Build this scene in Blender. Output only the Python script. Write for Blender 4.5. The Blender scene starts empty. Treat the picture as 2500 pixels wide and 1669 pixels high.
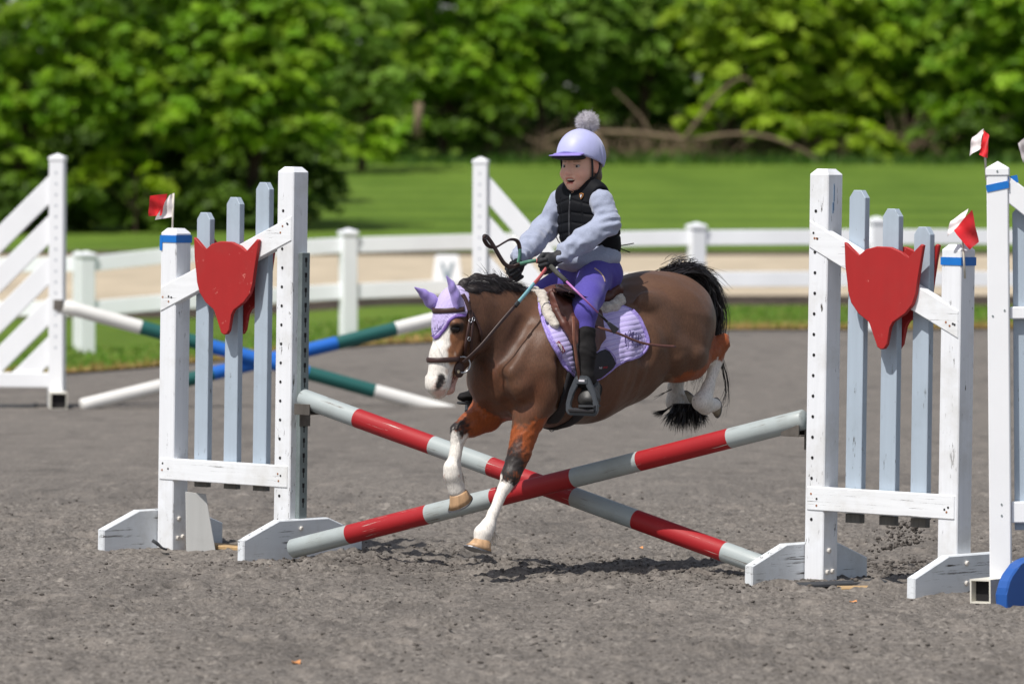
import bpy, bmesh, math, random
import numpy as np
from mathutils import Vector, Matrix, Euler
from mathutils.bvhtree import BVHTree

random.seed(7)
np.random.seed(7)
scene = bpy.context.scene
COL = scene.collection

# ---------------------------------------------------------------- camera, sky, sun, exposure
FPX, HZ, CX, CAMH = 14000.0, 507.0, 1250.0, 1.4      # focal length in photo pixels, horizon row, centre column, eye height

cd = bpy.data.cameras.new('camera')
cam = bpy.data.objects.new('camera', cd)
COL.objects.link(cam)
cam.location = (0, 0, CAMH)
cam.rotation_euler = (math.radians(90), 0, 0)
cd.sensor_width = 36.0
cd.lens = FPX / 2500.0 * 36.0
cd.shift_y = -(834.5 - HZ) / 2500.0
cd.clip_start = 0.1
cd.clip_end = 2000.0
cd.dof.use_dof = True
cd.dof.focus_distance = 21.9
cd.dof.aperture_fstop = 5.0
cd.dof.aperture_blades = 9
scene.camera = cam

SUN_AZ = (-0.62, -0.785)                              # horizontal direction towards the sun
SUN_EL = math.radians(58)
world = bpy.data.worlds.new('World')
scene.world = world
world.use_nodes = True
nt = world.node_tree
nt.nodes.clear()
sky = nt.nodes.new('ShaderNodeTexSky')
sky.sky_type = 'NISHITA'
sky.sun_disc = False
sky.sun_elevation = SUN_EL
sky.sun_rotation = math.atan2(SUN_AZ[0], SUN_AZ[1])
sky.air_density = 1.0
sky.dust_density = 1.5
bgn = nt.nodes.new('ShaderNodeBackground')
bgn.inputs['Strength'].default_value = 0.112
out = nt.nodes.new('ShaderNodeOutputWorld')
hsv = nt.nodes.new('ShaderNodeHueSaturation')          # thin high cloud: a paler sky
hsv.inputs['Saturation'].default_value = 0.62
nt.links.new(sky.outputs[0], hsv.inputs['Color'])
nt.links.new(hsv.outputs[0], bgn.inputs[0])
nt.links.new(bgn.outputs[0], out.inputs[0])

sl = bpy.data.lights.new('sun', 'SUN')
sl.energy = 4.5
sl.angle = math.radians(0.53)
sl.color = (1.0, 0.96, 0.90)
sun = bpy.data.objects.new('sun', sl)
COL.objects.link(sun)
sdir = Vector((SUN_AZ[0] * math.cos(SUN_EL), SUN_AZ[1] * math.cos(SUN_EL), math.sin(SUN_EL)))
sun.rotation_euler = sdir.to_track_quat('Z', 'Y').to_euler()
sun.location = (0, 0, 30)

vs = scene.view_settings
vs.view_transform = 'Standard'
vs.look = 'None'
vs.exposure = 0.0
vs.gamma = 1.0
vs.use_curve_mapping = False
scene.render.engine = 'CYCLES'
scene.cycles.use_denoising = True
scene.cycles.max_bounces = 6
scene.cycles.transparent_max_bounces = 8

# ---------------------------------------------------------------- helpers: points
def at(px, py, Y):
    """The point at distance Y that the photograph shows at pixel (px, py)."""
    return Vector(((px - CX) / FPX * Y, Y, CAMH - (py - HZ) / FPX * Y))

def ground_y(py):
    return FPX * CAMH / (py - HZ)

def lin(r, g=None, b=None):
    if g is None:
        r, g, b = r
    f = lambda c: (c / 255.0 / 12.92) if c / 255.0 <= 0.04045 else ((c / 255.0 + 0.055) / 1.055) ** 2.4
    return (f(r), f(g), f(b), 1.0)

# ---------------------------------------------------------------- helpers: objects
def link(o):
    COL.objects.link(o)
    return o

def props(o, label=None, cat=None, group=None, kind=None):
    if label: o['label'] = label
    if cat: o['category'] = cat
    if group: o['group'] = group
    if kind: o['kind'] = kind
    return o

def thing(name, label, cat, loc=(0, 0, 0), rot=(0, 0, 0), group=None):
    o = link(bpy.data.objects.new(name, None))
    o.empty_display_size = 0.1
    o.location = loc
    o.rotation_euler = rot
    return props(o, label, cat, group)

def root_loc(o):
    v = Vector((0, 0, 0))
    while o is not None:
        v += Vector(o.location)
        o = o.parent
    return v

def new_obj(name, me, mat=None, parent=None):
    o = link(bpy.data.objects.new(name, me))
    if mat is not None:
        for m in (mat if isinstance(mat, (list, tuple)) else [mat]):
            me.materials.append(m)
    if parent is not None:
        o.parent = parent
    return o

def mesh_obj(name, verts, faces, mat=None, parent=None, smooth=True, colors=None, world=False, midx=None):
    """verts are local to the parent; with world=True they are world points and the parent only has a location."""
    v = np.asarray([tuple(x) for x in verts] if not isinstance(verts, np.ndarray) else verts, dtype=np.float64)
    if world and parent is not None:
        v = v - np.array(root_loc(parent))
    me = bpy.data.meshes.new(name)
    if isinstance(faces, np.ndarray):
        n, k = faces.shape
        me.vertices.add(len(v)); me.vertices.foreach_set('co', v.astype(np.float32).ravel())
        me.loops.add(n * k); me.loops.foreach_set('vertex_index', faces.astype(np.int32).ravel())
        me.polygons.add(n); me.polygons.foreach_set('loop_start', np.arange(0, n * k, k, dtype=np.int32))
        me.update(calc_edges=True)
    else:
        me.from_pydata([tuple(x) for x in v], [], [tuple(f) for f in faces])
    if smooth:
        me.polygons.foreach_set('use_smooth', np.ones(len(me.polygons), dtype=bool))
    if midx is not None:
        me.polygons.foreach_set('material_index', np.asarray(midx, dtype=np.int32))
    if colors is not None:
        ca = me.color_attributes.new('Col', 'FLOAT_COLOR', 'POINT')
        c = np.ones((len(v), 4), dtype=np.float32); c[:, :3] = colors
        ca.data.foreach_set('color', c.ravel())
    me.validate()
    me.update()
    return new_obj(name, me, mat, parent)

def bm_obj(name, bm, mat=None, parent=None, smooth=False):
    me = bpy.data.meshes.new(name)
    bmesh.ops.recalc_face_normals(bm, faces=bm.faces)
    bm.to_mesh(me); bm.free()
    if smooth:
        for p in me.polygons: p.use_smooth = True
    return new_obj(name, me, mat, parent)

def bm_box(bm, c, half, ex=(1, 0, 0), ey=(0, 1, 0), ez=(0, 0, 1), bevel=0.003):
    c, ex, ey, ez = Vector(c), Vector(ex), Vector(ey), Vector(ez)
    vs_ = []
    for sx in (-1, 1):
        for sy in (-1, 1):
            for sz in (-1, 1):
                vs_.append(bm.verts.new(c + ex * (sx * half[0]) + ey * (sy * half[1]) + ez * (sz * half[2])))
    fs = []
    for q in ((0, 1, 3, 2), (4, 6, 7, 5), (0, 4, 5, 1), (2, 3, 7, 6), (0, 2, 6, 4), (1, 5, 7, 3)):
        fs.append(bm.faces.new([vs_[i] for i in q]))
    if bevel:
        es = list({e for f in fs for e in f.edges})
        bmesh.ops.bevel(bm, geom=es, offset=bevel, segments=1, affect='EDGES', profile=0.5)

def box(name, c, half, mat, parent=None, bevel=0.003, ex=(1, 0, 0), ey=(0, 1, 0), ez=(0, 0, 1)):
    bm = bmesh.new()
    bm_box(bm, c, half, ex, ey, ez, bevel)
    return bm_obj(name, bm, mat, parent)

def bm_prism(bm, poly, org, ex, ey, en, thick, bevel=0.002):
    """poly in the (ex, ey) plane at org, extruded by thick along en."""
    org, ex, ey, en = Vector(org), Vector(ex), Vector(ey), Vector(en)
    a = [bm.verts.new(org + ex * x + ey * y) for x, y in poly]
    b = [bm.verts.new(org + ex * x + ey * y + en * thick) for x, y in poly]
    n = len(poly)
    fs = [bm.faces.new(a[::-1]), bm.faces.new(b)]
    for i in range(n):
        fs.append(bm.faces.new((a[i], a[(i + 1) % n], b[(i + 1) % n], b[i])))
    if bevel:
        es = [e for e in set(fs[0].edges) | set(fs[1].edges)]
        bmesh.ops.bevel(bm, geom=es, offset=bevel, segments=1, affect='EDGES', profile=0.5)

def prism(name, poly, org, ex, ey, en, thick, mat, parent=None, bevel=0.002):
    bm = bmesh.new()
    bm_prism(bm, poly, org, ex, ey, en, thick, bevel)
    return bm_obj(name, bm, mat, parent)

def frame_of(d, hint=(0, 0, 1)):
    d = Vector(d).normalized()
    h = Vector(hint)
    if abs(d.dot(h)) > 0.95: h = Vector((1, 0, 0))
    a = d.cross(h).normalized()
    b = a.cross(d).normalized()
    return d, a, b

def tube_data(pts, radii, n=8, flat=1.0, hint=(0, 0, 1), cap=True):
    """Sweep; flat squashes the section along the second axis (straps)."""
    pts = [Vector(p) for p in pts]
    if not hasattr(radii, '__len__'): radii = [radii] * len(pts)
    if len(radii) != len(pts): radii = list(np.interp(np.linspace(0, 1, len(pts)), np.linspace(0, 1, len(radii)), radii))
    V, Fc = [], []
    pa = None
    for i, p in enumerate(pts):
        d = (pts[min(i + 1, len(pts) - 1)] - pts[max(i - 1, 0)])
        if d.length < 1e-9: d = Vector((0, 0, 1))
        d.normalize()
        if pa is None:
            _, a, b = frame_of(d, hint)
        else:
            a = (pa - d * pa.dot(d))
            a = a.normalized() if a.length > 1e-6 else frame_of(d, hint)[1]
            b = a.cross(d).normalized()
        pa = a
        for k in range(n):
            t = 2 * math.pi * k / n
            V.append(p + a * (math.cos(t) * radii[i]) + b * (math.sin(t) * radii[i] * flat))
    m = len(pts)
    for i in range(m - 1):
        for k in range(n):
            k2 = (k + 1) % n
            Fc.append((i * n + k, i * n + k2, (i + 1) * n + k2, (i + 1) * n + k))
    if cap:
        Fc.append(tuple(range(n))[::-1])
        Fc.append(tuple((m - 1) * n + k for k in range(n)))
    return V, Fc

def tube(name, pts, radii, mat, parent=None, n=8, flat=1.0, hint=(0, 0, 1), world=True):
    V, Fc = tube_data(pts, radii, n, flat, hint)
    return mesh_obj(name, V, Fc, mat, parent, True, world=world)

def catmull(pts, m=6):
    P = [np.array(p, float) for p in pts]
    P = [2 * P[0] - P[1]] + P + [2 * P[-1] - P[-2]]
    o = []
    for i in range(1, len(P) - 2):
        for k in range(m):
            t = k / m
            p0, p1, p2, p3 = P[i - 1], P[i], P[i + 1], P[i + 2]
            o.append(0.5 * (2 * p1 + (p2 - p0) * t + (2 * p0 - 5 * p1 + 4 * p2 - p3) * t * t + (3 * p1 - p0 - 3 * p2 + p3) * t ** 3))
    o.append(P[-2])
    return o

# ---------------------------------------------------------------- helpers: materials
def new_mat(name):
    m = bpy.data.materials.new(name)
    m.use_nodes = True
    t = m.node_tree
    b = t.nodes['Principled BSDF']
    return m, t, b

def node(t, kind, **kw):
    n = t.nodes.new(kind)
    for k, v in kw.items():
        if k in n.inputs: n.inputs[k].default_value = v
        else: setattr(n, k, v)
    return n

def noise(t, vec, scale, detail=4, rough=0.55, stretch=None):
    if stretch:
        mp = node(t, 'ShaderNodeMapping')
        mp.inputs['Scale'].default_value = stretch
        t.links.new(vec, mp.inputs['Vector']); vec = mp.outputs[0]
    n = node(t, 'ShaderNodeTexNoise')
    n.inputs['Scale'].default_value = scale
    n.inputs['Detail'].default_value = detail
    n.inputs['Roughness'].default_value = rough
    t.links.new(vec, n.inputs['Vector'])
    return n.outputs['Fac']

def ramp(t, fac, stops, interp='LINEAR'):
    r = node(t, 'ShaderNodeValToRGB')
    r.color_ramp.interpolation = interp
    els = r.color_ramp.elements
    while len(els) < len(stops): els.new(0.5)
    for e, (p, c) in zip(els, stops):
        e.position = p
        e.color = c if hasattr(c, '__len__') else (c, c, c, 1)
    t.links.new(fac, r.inputs[0])
    return r.outputs[0]

def mix(t, fac, a, b, mode='MIX'):
    n = node(t, 'ShaderNodeMix', data_type='RGBA', blend_type=mode)
    def put(sock, v):
        if hasattr(v, 'is_linked') or hasattr(v, 'node'): t.links.new(v, sock)
        else: sock.default_value = v
    put(n.inputs['Factor'], fac)
    put(n.inputs[6], a); put(n.inputs[7], b)
    return n.outputs[2]

def bump(t, b, height, strength=0.3, dist=0.004):
    n = node(t, 'ShaderNodeBump')
    n.inputs['Strength'].default_value = strength
    n.inputs['Distance'].default_value = dist
    t.links.new(height, n.inputs['Height'])
    t.links.new(n.outputs[0], b.inputs['Normal'])

def scale_c(c, k):
    return (min(c[0] * k, 1), min(c[1] * k, 1), min(c[2] * k, 1), 1)

def plain(name, c, rough=0.6, var=0.15, nscale=30, bstr=0.15, bdist=0.002, metal=0.0, sheen=0.0, spec=0.5, stretch=None):
    m, t, b = new_mat(name)
    tc = node(t, 'ShaderNodeTexCoord').outputs['Object']
    f = noise(t, tc, nscale, 5, 0.6, stretch)
    t.links.new(ramp(t, f, [(0.3, scale_c(c, 1 - var)), (0.7, scale_c(c, 1 + var))]), b.inputs['Base Color'])
    b.inputs['Roughness'].default_value = rough
    b.inputs['Metallic'].default_value = metal
    b.inputs['Specular IOR Level'].default_value = spec
    if sheen: b.inputs['Sheen Weight'].default_value = sheen
    if bstr: bump(t, b, noise(t, tc, nscale * 2.5, 4, 0.6, stretch), bstr, bdist)
    return m

def painted_wood(name, c, grain=(60, 60, 3), wear=0.30, dirt=(0.25, 0.22, 0.18, 1), rough=0.5, wood=(0.10, 0.085, 0.07, 1), seed=0.0):
    """Paint with brush grain, grime and chips worn through to grey wood."""
    m, t, b = new_mat(name)
    tcn = node(t, 'ShaderNodeTexCoord')
    oi = node(t, 'ShaderNodeObjectInfo')
    mp = node(t, 'ShaderNodeVectorMath', operation='ADD')
    sc = node(t, 'ShaderNodeVectorMath', operation='SCALE')
    sc.inputs['Scale'].default_value = 13.0
    cmb = node(t, 'ShaderNodeCombineXYZ')
    t.links.new(oi.outputs['Random'], cmb.inputs[0]); t.links.new(oi.outputs['Random'], cmb.inputs[1])
    t.links.new(cmb.outputs[0], sc.inputs[0])
    t.links.new(tcn.outputs['Object'], mp.inputs[0]); t.links.new(sc.outputs[0], mp.inputs[1])
    v = mp.outputs[0]
    g = noise(t, v, 1.0, 5, 0.6, grain)
    base = ramp(t, g, [(0.25, scale_c(c, 0.93)), (0.6, c), (0.8, scale_c(c, 1.03))])
    d = noise(t, v, 5.0, 6, 0.65)
    base = mix(t, ramp(t, d, [(0.50, 0.0), (0.78, 0.45)]), base, dirt)
    ch = noise(t, v, 1.0, 6, 0.75, (grain[0] * 0.9, grain[1] * 0.9, grain[2] * 3))
    lo = 0.70 - wear * 0.18
    chip = ramp(t, ch, [(lo, 0.0), (lo + 0.025, 1.0)])
    spots = ramp(t, noise(t, v, 9.0, 2, 0.5), [(0.44, 0.0), (0.56, 1.0)])
    mm = node(t, 'ShaderNodeMath', operation='MULTIPLY')
    t.links.new(chip, mm.inputs[0]); t.links.new(spots, mm.inputs[1])
    base = mix(t, mm.outputs[0], base, wood)
    t.links.new(base, b.inputs['Base Color'])
    b.inputs['Roughness'].default_value = rough
    sub = node(t, 'ShaderNodeMath', operation='SUBTRACT')
    t.links.new(g, sub.inputs[0]); t.links.new(mm.outputs[0], sub.inputs[1])
    bump(t, b, sub.outputs[0], 0.35, 0.0015)
    return m

def vcol_mat(name, rough=0.6, grain=None, gstr=0.2, var=0.18, nscale=90, sheen=0.0, spec=0.4, bdist=0.002):
    """Colour from the mesh's own painted pattern with a fine hair or cloth grain."""
    m, t, b = new_mat(name)
    at_ = node(t, 'ShaderNodeAttribute', attribute_name='Col')
    tc = node(t, 'ShaderNodeTexCoord').outputs['Object']
    f = noise(t, tc, nscale, 5, 0.65, grain)
    k = ramp(t, f, [(0.25, (1 - var,) * 3 + (1,)), (0.75, (1 + var,) * 3 + (1,))])
    t.links.new(mix(t, 1.0, at_.outputs['Color'], k, 'MULTIPLY'), b.inputs['Base Color'])
    b.inputs['Roughness'].default_value = rough
    b.inputs['Specular IOR Level'].default_value = spec
    if sheen: b.inputs['Sheen Weight'].default_value = sheen
    bump(t, b, f, gstr, bdist)
    return m

# ---------------------------------------------------------------- helpers: implicit surfaces
def arr(p): return np.array([p[0], p[1], p[2]], dtype=np.float32)

class Prim:
    def __init__(self, fn, lo, hi, k=0.02, op='u'):
        self.fn, self.lo, self.hi, self.k, self.op = fn, np.array(lo), np.array(hi), k, op

def cone(a, b, ra, rb, k=0.02, lat=None, s=1.0, op='u'):
    """Round cone from a to b; optionally squashed by s along the direction lat."""
    a, b = arr(a), arr(b)
    ba = b - a
    L2 = float(ba @ ba) + 1e-12
    R = max(ra, rb) * max(1.0, s)
    def fn(P):
        q = P - a
        d_ = ba
        if lat is not None:
            l = arr(lat)
            q = q + np.outer((q @ l) * (1.0 / s - 1.0), l).astype(np.float32)
            d_ = ba + l * ((ba @ l) * (1.0 / s - 1.0))
        L = float(d_ @ d_) + 1e-12
        t = np.clip((q @ d_) / L, 0, 1)
        d = np.linalg.norm(q - t[:, None] * d_, axis=1) - (ra + (rb - ra) * t)
        return d * min(1.0, s) if lat is not None else d
    return Prim(fn, np.minimum(a, b) - R, np.maximum(a, b) + R, k, op)

def ell(c, r, axes=None, k=0.02, op='u'):
    c = arr(c); r = np.array(r, dtype=np.float32)
    A = np.array([list(x) for x in axes], dtype=np.float32) if axes is not None else np.eye(3, dtype=np.float32)
    R = float(r.max())
    def fn(P):
        q = (P - c) @ A.T
        k0 = np.linalg.norm(q / r, axis=1)
        k1 = np.linalg.norm(q / (r * r), axis=1) + 1e-9
        return k0 * (k0 - 1.0) / k1
    return Prim(fn, c - R, c + R, k, op)

def smin(a, b, k):
    if k <= 0: return np.minimum(a, b)
    h = np.clip(0.5 + 0.5 * (b - a) / k, 0, 1)
    return b + (a - b) * h - k * h * (1 - h)

def sines(P, freq, seed, n=6):
    """Cheap smooth noise in about -1..1."""
    rs = np.random.RandomState(seed)
    o = np.zeros(len(P), dtype=np.float32)
    for i in range(n):
        d = rs.normal(size=3); d /= np.linalg.norm(d)
        o += np.sin((P @ (d * freq * rs.uniform(0.6, 1.5)).astype(np.float32)) + rs.uniform(0, 6.28))
    return o / (n ** 0.5)

def sdf_eval(prims, P, post=None):
    d = np.full(len(P), 1.0, dtype=np.float32)
    for p in prims:
        f = p.fn(P).astype(np.float32)
        if p.op == 'u': d = smin(d, f, p.k)
        elif p.op == 's': d = -smin(-d, f, p.k)
        elif p.op == 'i': d = -smin(-d, -f, p.k)
    if post is not None: d = post(P, d)
    return d

def polygonize(prims, vox, post=None, smooth=1, pad=0.03, chunk=24):
    lo = np.min([p.lo for p in prims if p.op == 'u'], axis=0) - pad
    hi = np.max([p.hi for p in prims if p.op == 'u'], axis=0) + pad
    n = np.ceil((hi - lo) / vox).astype(int) + 2
    G = np.full(n, 1.0, dtype=np.float32)
    ax = [lo[i] + vox * np.arange(n[i], dtype=np.float32) for i in range(3)]
    for i in range(0, n[0], chunk):
        for j in range(0, n[1], chunk):
            for k in range(0, n[2], chunk):
                sl_ = (slice(i, min(i + chunk, n[0])), slice(j, min(j + chunk, n[1])), slice(k, min(k + chunk, n[2])))
                x, y, z = ax[0][sl_[0]], ax[1][sl_[1]], ax[2][sl_[2]]
                clo = np.array([x[0], y[0], z[0]]); chi = np.array([x[-1], y[-1], z[-1]])
                use = [p for p in prims if p.op != 'u' or (np.all(p.lo - p.k - 0.025 < chi) and np.all(p.hi + p.k + 0.025 > clo))]
                if not any(p.op == 'u' for p in use): continue
                X, Y, Z = np.meshgrid(x, y, z, indexing='ij')
                P = np.stack([X.ravel(), Y.ravel(), Z.ravel()], axis=1).astype(np.float32)
                G[sl_] = sdf_eval(use, P, post).reshape(X.shape)
    S = G < 0
    c = np.zeros(n - 1, dtype=np.int8)
    for dx in (0, 1):
        for dy in (0, 1):
            for dz in (0, 1):
                c += S[dx:n[0] - 1 + dx, dy:n[1] - 1 + dy, dz:n[2] - 1 + dz]
    act = (c > 0) & (c < 8)
    idx = np.argwhere(act)
    num = np.full(n - 1, -1, dtype=np.int64)
    num[act] = np.arange(len(idx))
    acc = np.zeros((len(idx), 3)); cnt = np.zeros(len(idx))
    corners = [(a, b_, c_) for a in (0, 1) for b_ in (0, 1) for c_ in (0, 1)]
    for A in corners:
        for axis in range(3):
            if A[axis] == 1: continue
            B = list(A); B[axis] = 1
            va = G[idx[:, 0] + A[0], idx[:, 1] + A[1], idx[:, 2] + A[2]]
            vb = G[idx[:, 0] + B[0], idx[:, 1] + B[1], idx[:, 2] + B[2]]
            m = (va < 0) != (vb < 0)
            t = np.where(m, va / np.where(m, va - vb, 1), 0)
            pos = np.array(A)[None, :].repeat(len(idx), 0).astype(float)
            pos[:, axis] += t
            acc[m] += pos[m]; cnt[m] += 1
    V = (idx + acc / cnt[:, None]) * vox + lo
    F_ = []
    for axis in range(3):
        u, v = [(1, 2), (2, 0), (0, 1)][axis]
        sa = [slice(0, n[q]) for q in range(3)]; sb = list(sa)
        sa[axis] = slice(0, n[axis] - 1); sb[axis] = slice(1, n[axis])
        a, b_ = S[tuple(sa)], S[tuple(sb)]
        e = np.argwhere(a != b_)
        e = e[(e[:, u] > 0) & (e[:, v] > 0) & (e[:, u] < n[u] - 1) & (e[:, v] < n[v] - 1)]
        inside = a[e[:, 0], e[:, 1], e[:, 2]]
        def cell(du, dv):
            q = e.copy(); q[:, u] -= du; q[:, v] -= dv
            return num[q[:, 0], q[:, 1], q[:, 2]]
        q = np.stack([cell(1, 1), cell(0, 1), cell(0, 0), cell(1, 0)], axis=1)
        q[~inside] = q[~inside][:, ::-1]
        F_.append(q)
    F_ = np.concatenate(F_)
    F_ = F_[(F_ >= 0).all(axis=1)]
    for _ in range(smooth):
        s = np.zeros_like(V); w = np.zeros(len(V))
        for a, b_ in ((0, 1), (1, 2), (2, 3), (3, 0)):
            np.add.at(s, F_[:, a], V[F_[:, b_]]); np.add.at(w, F_[:, a], 1)
            np.add.at(s, F_[:, b_], V[F_[:, a]]); np.add.at(w, F_[:, b_], 1)
        V = 0.5 * V + 0.5 * s / np.maximum(w, 1)[:, None]
    return V, F_

def sdf_obj(name, prims, vox, mat, parent=None, post=None, color=None, smooth=1):
    V, F_ = polygonize(prims, vox, post, smooth)
    return mesh_obj(name, V, F_, mat, parent, True, None if color is None else color(V.astype(np.float32)), world=True), V, F_

def bvh_of(V, F_):
    return BVHTree.FromPolygons([tuple(v) for v in V], [tuple(int(i) for i in f) for f in F_])
# ---------------------------------------------------------------- terrain
def sstep(x, a, b):
    t = np.clip((np.asarray(x, float) - a) / (b - a), 0, 1)
    return t * t * (3 - 2 * t)

def gz(X, Y):
    X = np.asarray(X, float); Y = np.asarray(Y, float)
    z = np.interp(Y, [0, 70, 84, 132, 150, 175, 205, 260, 430], [0, 0, 0.02, 0.28, 0.72, 1.75, 3.05, 5.0, 10.0])
    dip = -0.19 * sstep(Y, 42, 60) * sstep(-X, 1.2, 4.6) * (1 - sstep(Y, 75, 110))
    return z + dip

_lat = np.random.RandomState(11).uniform(-1, 1, size=(512, 512))
def vn(x, y, f, ox=0.0):
    """2-D value noise, -1..1."""
    x = np.asarray(x) * f + ox * 37.1; y = np.asarray(y) * f + ox * 11.7
    xi = np.floor(x).astype(int); yi = np.floor(y).astype(int)
    fx = x - xi; fy = y - yi
    fx = fx * fx * (3 - 2 * fx); fy = fy * fy * (3 - 2 * fy)
    g = lambda a, b: _lat[(xi + a) % 512, (yi + b) % 512]
    return (g(0, 0) * (1 - fx) + g(1, 0) * fx) * (1 - fy) + (g(0, 1) * (1 - fx) + g(1, 1) * fx) * fy

_hr = np.random.RandomState(41)
HOOF = [(x, y, _hr.uniform(0.045, 0.06)) for x, y in zip(_hr.uniform(-1.6, 1.7, 46), _hr.uniform(17.2, 24.5, 46))]
HOOF += [(0.1 + a * 0.755 + _hr.normal(0, .25), 22.0 - a * 0.656 + _hr.normal(0, .3), 0.055) for a in np.linspace(-1, 1.4, 18)]
def relief(X, Y):
    """Harrowed footing: soft swells, crumbs and scuffed ground under the jump."""
    n = 0.006 * vn(X, Y, 1.3) + 0.006 * vn(X, Y, 4.1, 1) + 0.0042 * vn(X, Y, 9.5, 2) + 0.0042 * vn(X, Y, 21, 3) + 0.0042 * vn(X, Y, 46, 4)
    line = np.abs((X - 0.1) * 0.656 + (Y - 22.35) * 0.755)            # distance from the line of the jump
    scuff = np.exp(-(line / 0.9) ** 2) * (0.4 + 0.6 * (vn(X, Y, 2.2, 6) > -0.1))
    cl = np.maximum(vn(X, Y, 16, 5) - 0.25, 0) + np.maximum(vn(X, Y, 33, 7) - 0.3, 0) * 0.6
    rake = 0.0025 * np.sin(Y * 38 + 2.5 * vn(X, Y, 0.7, 9) + X * 2.0) * (vn(X, Y, 0.8, 10) > -0.2)
    n = n * 1.7 + rake
    for hx, hy, hr in HOOF:
        d2 = ((X - hx) ** 2 + ((Y - hy) * 0.9) ** 2) / hr ** 2
        n = n - 0.026 * np.exp(-d2 ** 2) + 0.014 * np.exp(-((np.sqrt(d2) - 1.5) / 0.35) ** 2)
    return n + 0.028 * scuff * cl + 0.006 * np.maximum(vn(X, Y, 20, 8) - 0.5, 0)

# ---------------------------------------------------------------- materials of the setting
def footing_mat():
    m, t, b = new_mat('arena_footing')
    v = node(t, 'ShaderNodeTexCoord').outputs['Object']
    n1 = noise(t, v, 0.55, 5, 0.6, (1, 0.35, 1))
    n2 = noise(t, v, 55, 5, 0.7, (1, 0.55, 1))
    n3 = noise(t, v, 7, 4, 0.65, (1, 0.4, 1))
    c = ramp(t, n2, [(0.28, lin(56, 53, 50)), (0.40, lin(100, 95, 90)), (0.55, lin(124, 118, 112)), (0.74, lin(160, 153, 145))])
    c = mix(t, ramp(t, n1, [(0.35, 0.0), (0.7, 0.40)]), c, lin(97, 92, 88))
    c = mix(t, ramp(t, noise(t, v, 1.4, 6, 0.7, (1, 0.22, 1)), [(0.52, 0.0), (0.68, 0.55)]), c, lin(84, 80, 77))
    c = mix(t, ramp(t, n3, [(0.52, 0.0), (0.66, 0.45)]), c, lin(142, 134, 126))
    c = mix(t, ramp(t, noise(t, v, 3.4, 5, 0.65, (1, 0.4, 1)), [(0.55, 0.0), (0.68, 0.6)]), c, lin(82, 78, 75))
    c = mix(t, ramp(t, noise(t, v, 26, 3, 0.6, (1, 0.6, 1)), [(0.62, 0.0), (0.68, 0.6)]), c, lin(66, 62, 59))
    pale = noise(t, v, 11, 3, 0.5, (1, 0.4, 1))
    c = mix(t, ramp(t, pale, [(0.66, 0.0), (0.71, 0.55)]), c, lin(156, 149, 141))
    t.links.new(c, b.inputs['Base Color'])
    b.inputs['Roughness'].default_value = 0.95
    b.inputs['Specular IOR Level'].default_value = 0.15
    bump(t, b, n2, 0.8, 0.014)
    return m

def grass_mat(name, dark, light, dry=None, stripes=0.0, edge=None):
    m, t, b = new_mat(name)
    v = node(t, 'ShaderNodeTexCoord').outputs['Object']
    f = noise(t, v, 6, 6, 0.7, (1, 0.35, 1))
    g = noise(t, v, 0.30, 6, 0.65, (1, 0.30, 1))
    mm = node(t, 'ShaderNodeMath', operation='MULTIPLY_ADD')
    t.links.new(f, mm.inputs[0]); mm.inputs[1].default_value = 0.45
    s2 = node(t, 'ShaderNodeMath', operation='MULTIPLY')
    t.links.new(g, s2.inputs[0]); s2.inputs[1].default_value = 0.55
    t.links.new(s2.outputs[0], mm.inputs[2])
    fac = mm.outputs[0]
    if stripes:
        w = node(t, 'ShaderNodeTexWave', wave_type='BANDS', bands_direction='Y')
        mp = node(t, 'ShaderNodeMapping'); mp.inputs['Rotation'].default_value = (0, 0, math.radians(4)); mp.inputs['Scale'].default_value = (0.05, 0.05, 1)
        t.links.new(v, mp.inputs['Vector']); t.links.new(mp.outputs[0], w.inputs['Vector'])
        w.inputs['Scale'].default_value = 1.0; w.inputs['Distortion'].default_value = 1.2; w.inputs['Detail'].default_value = 2
        a = node(t, 'ShaderNodeMath', operation='MULTIPLY_ADD')
        t.links.new(w.outputs['Fac'], a.inputs[0]); a.inputs[1].default_value = stripes
        t.links.new(fac, a.inputs[2]); fac = a.outputs[0]
    c = ramp(t, fac, [(0.35, dark), (0.75 + stripes * 0.5, light)])
    if dry is not None:
        at_ = node(t, 'ShaderNodeAttribute', attribute_name='Col')
        d2 = node(t, 'ShaderNodeMath', operation='ADD')
        nn = node(t, 'ShaderNodeMath', operation='MULTIPLY_ADD')
        t.links.new(f, nn.inputs[0]); nn.inputs[1].default_value = 0.9; nn.inputs[2].default_value = -0.45
        t.links.new(at_.outputs['Fac'], d2.inputs[0]); t.links.new(nn.outputs[0], d2.inputs[1])
        c = mix(t, ramp(t, d2.outputs[0], [(0.35, 0.0), (0.7, 1.0)]), c, dry)
    t.links.new(c, b.inputs['Base Color'])
    b.inputs['Roughness'].default_value = 0.9
    b.inputs['Specular IOR Level'].default_value = 0.1
    bump(t, b, f, 0.6, 0.05)
    return m

M = {}
M['footing'] = footing_mat()
M['lawn'] = grass_mat('lawn_grass', lin(62, 88, 26), lin(108, 132, 50), stripes=0.24)
M['verge'] = grass_mat('verge_grass', lin(70, 94, 28), lin(108, 130, 48), dry=lin(158, 132, 84))
M['sand'] = plain('pale_sand', lin(182, 168, 146), 0.95, 0.12, 0.9, 0.4, 0.03, spec=0.1, stretch=(1, 0.2, 1))
M['edging'] = plain('dark_timber', lin(74, 66, 62), 0.9, 0.2, 6, 0.2)

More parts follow.
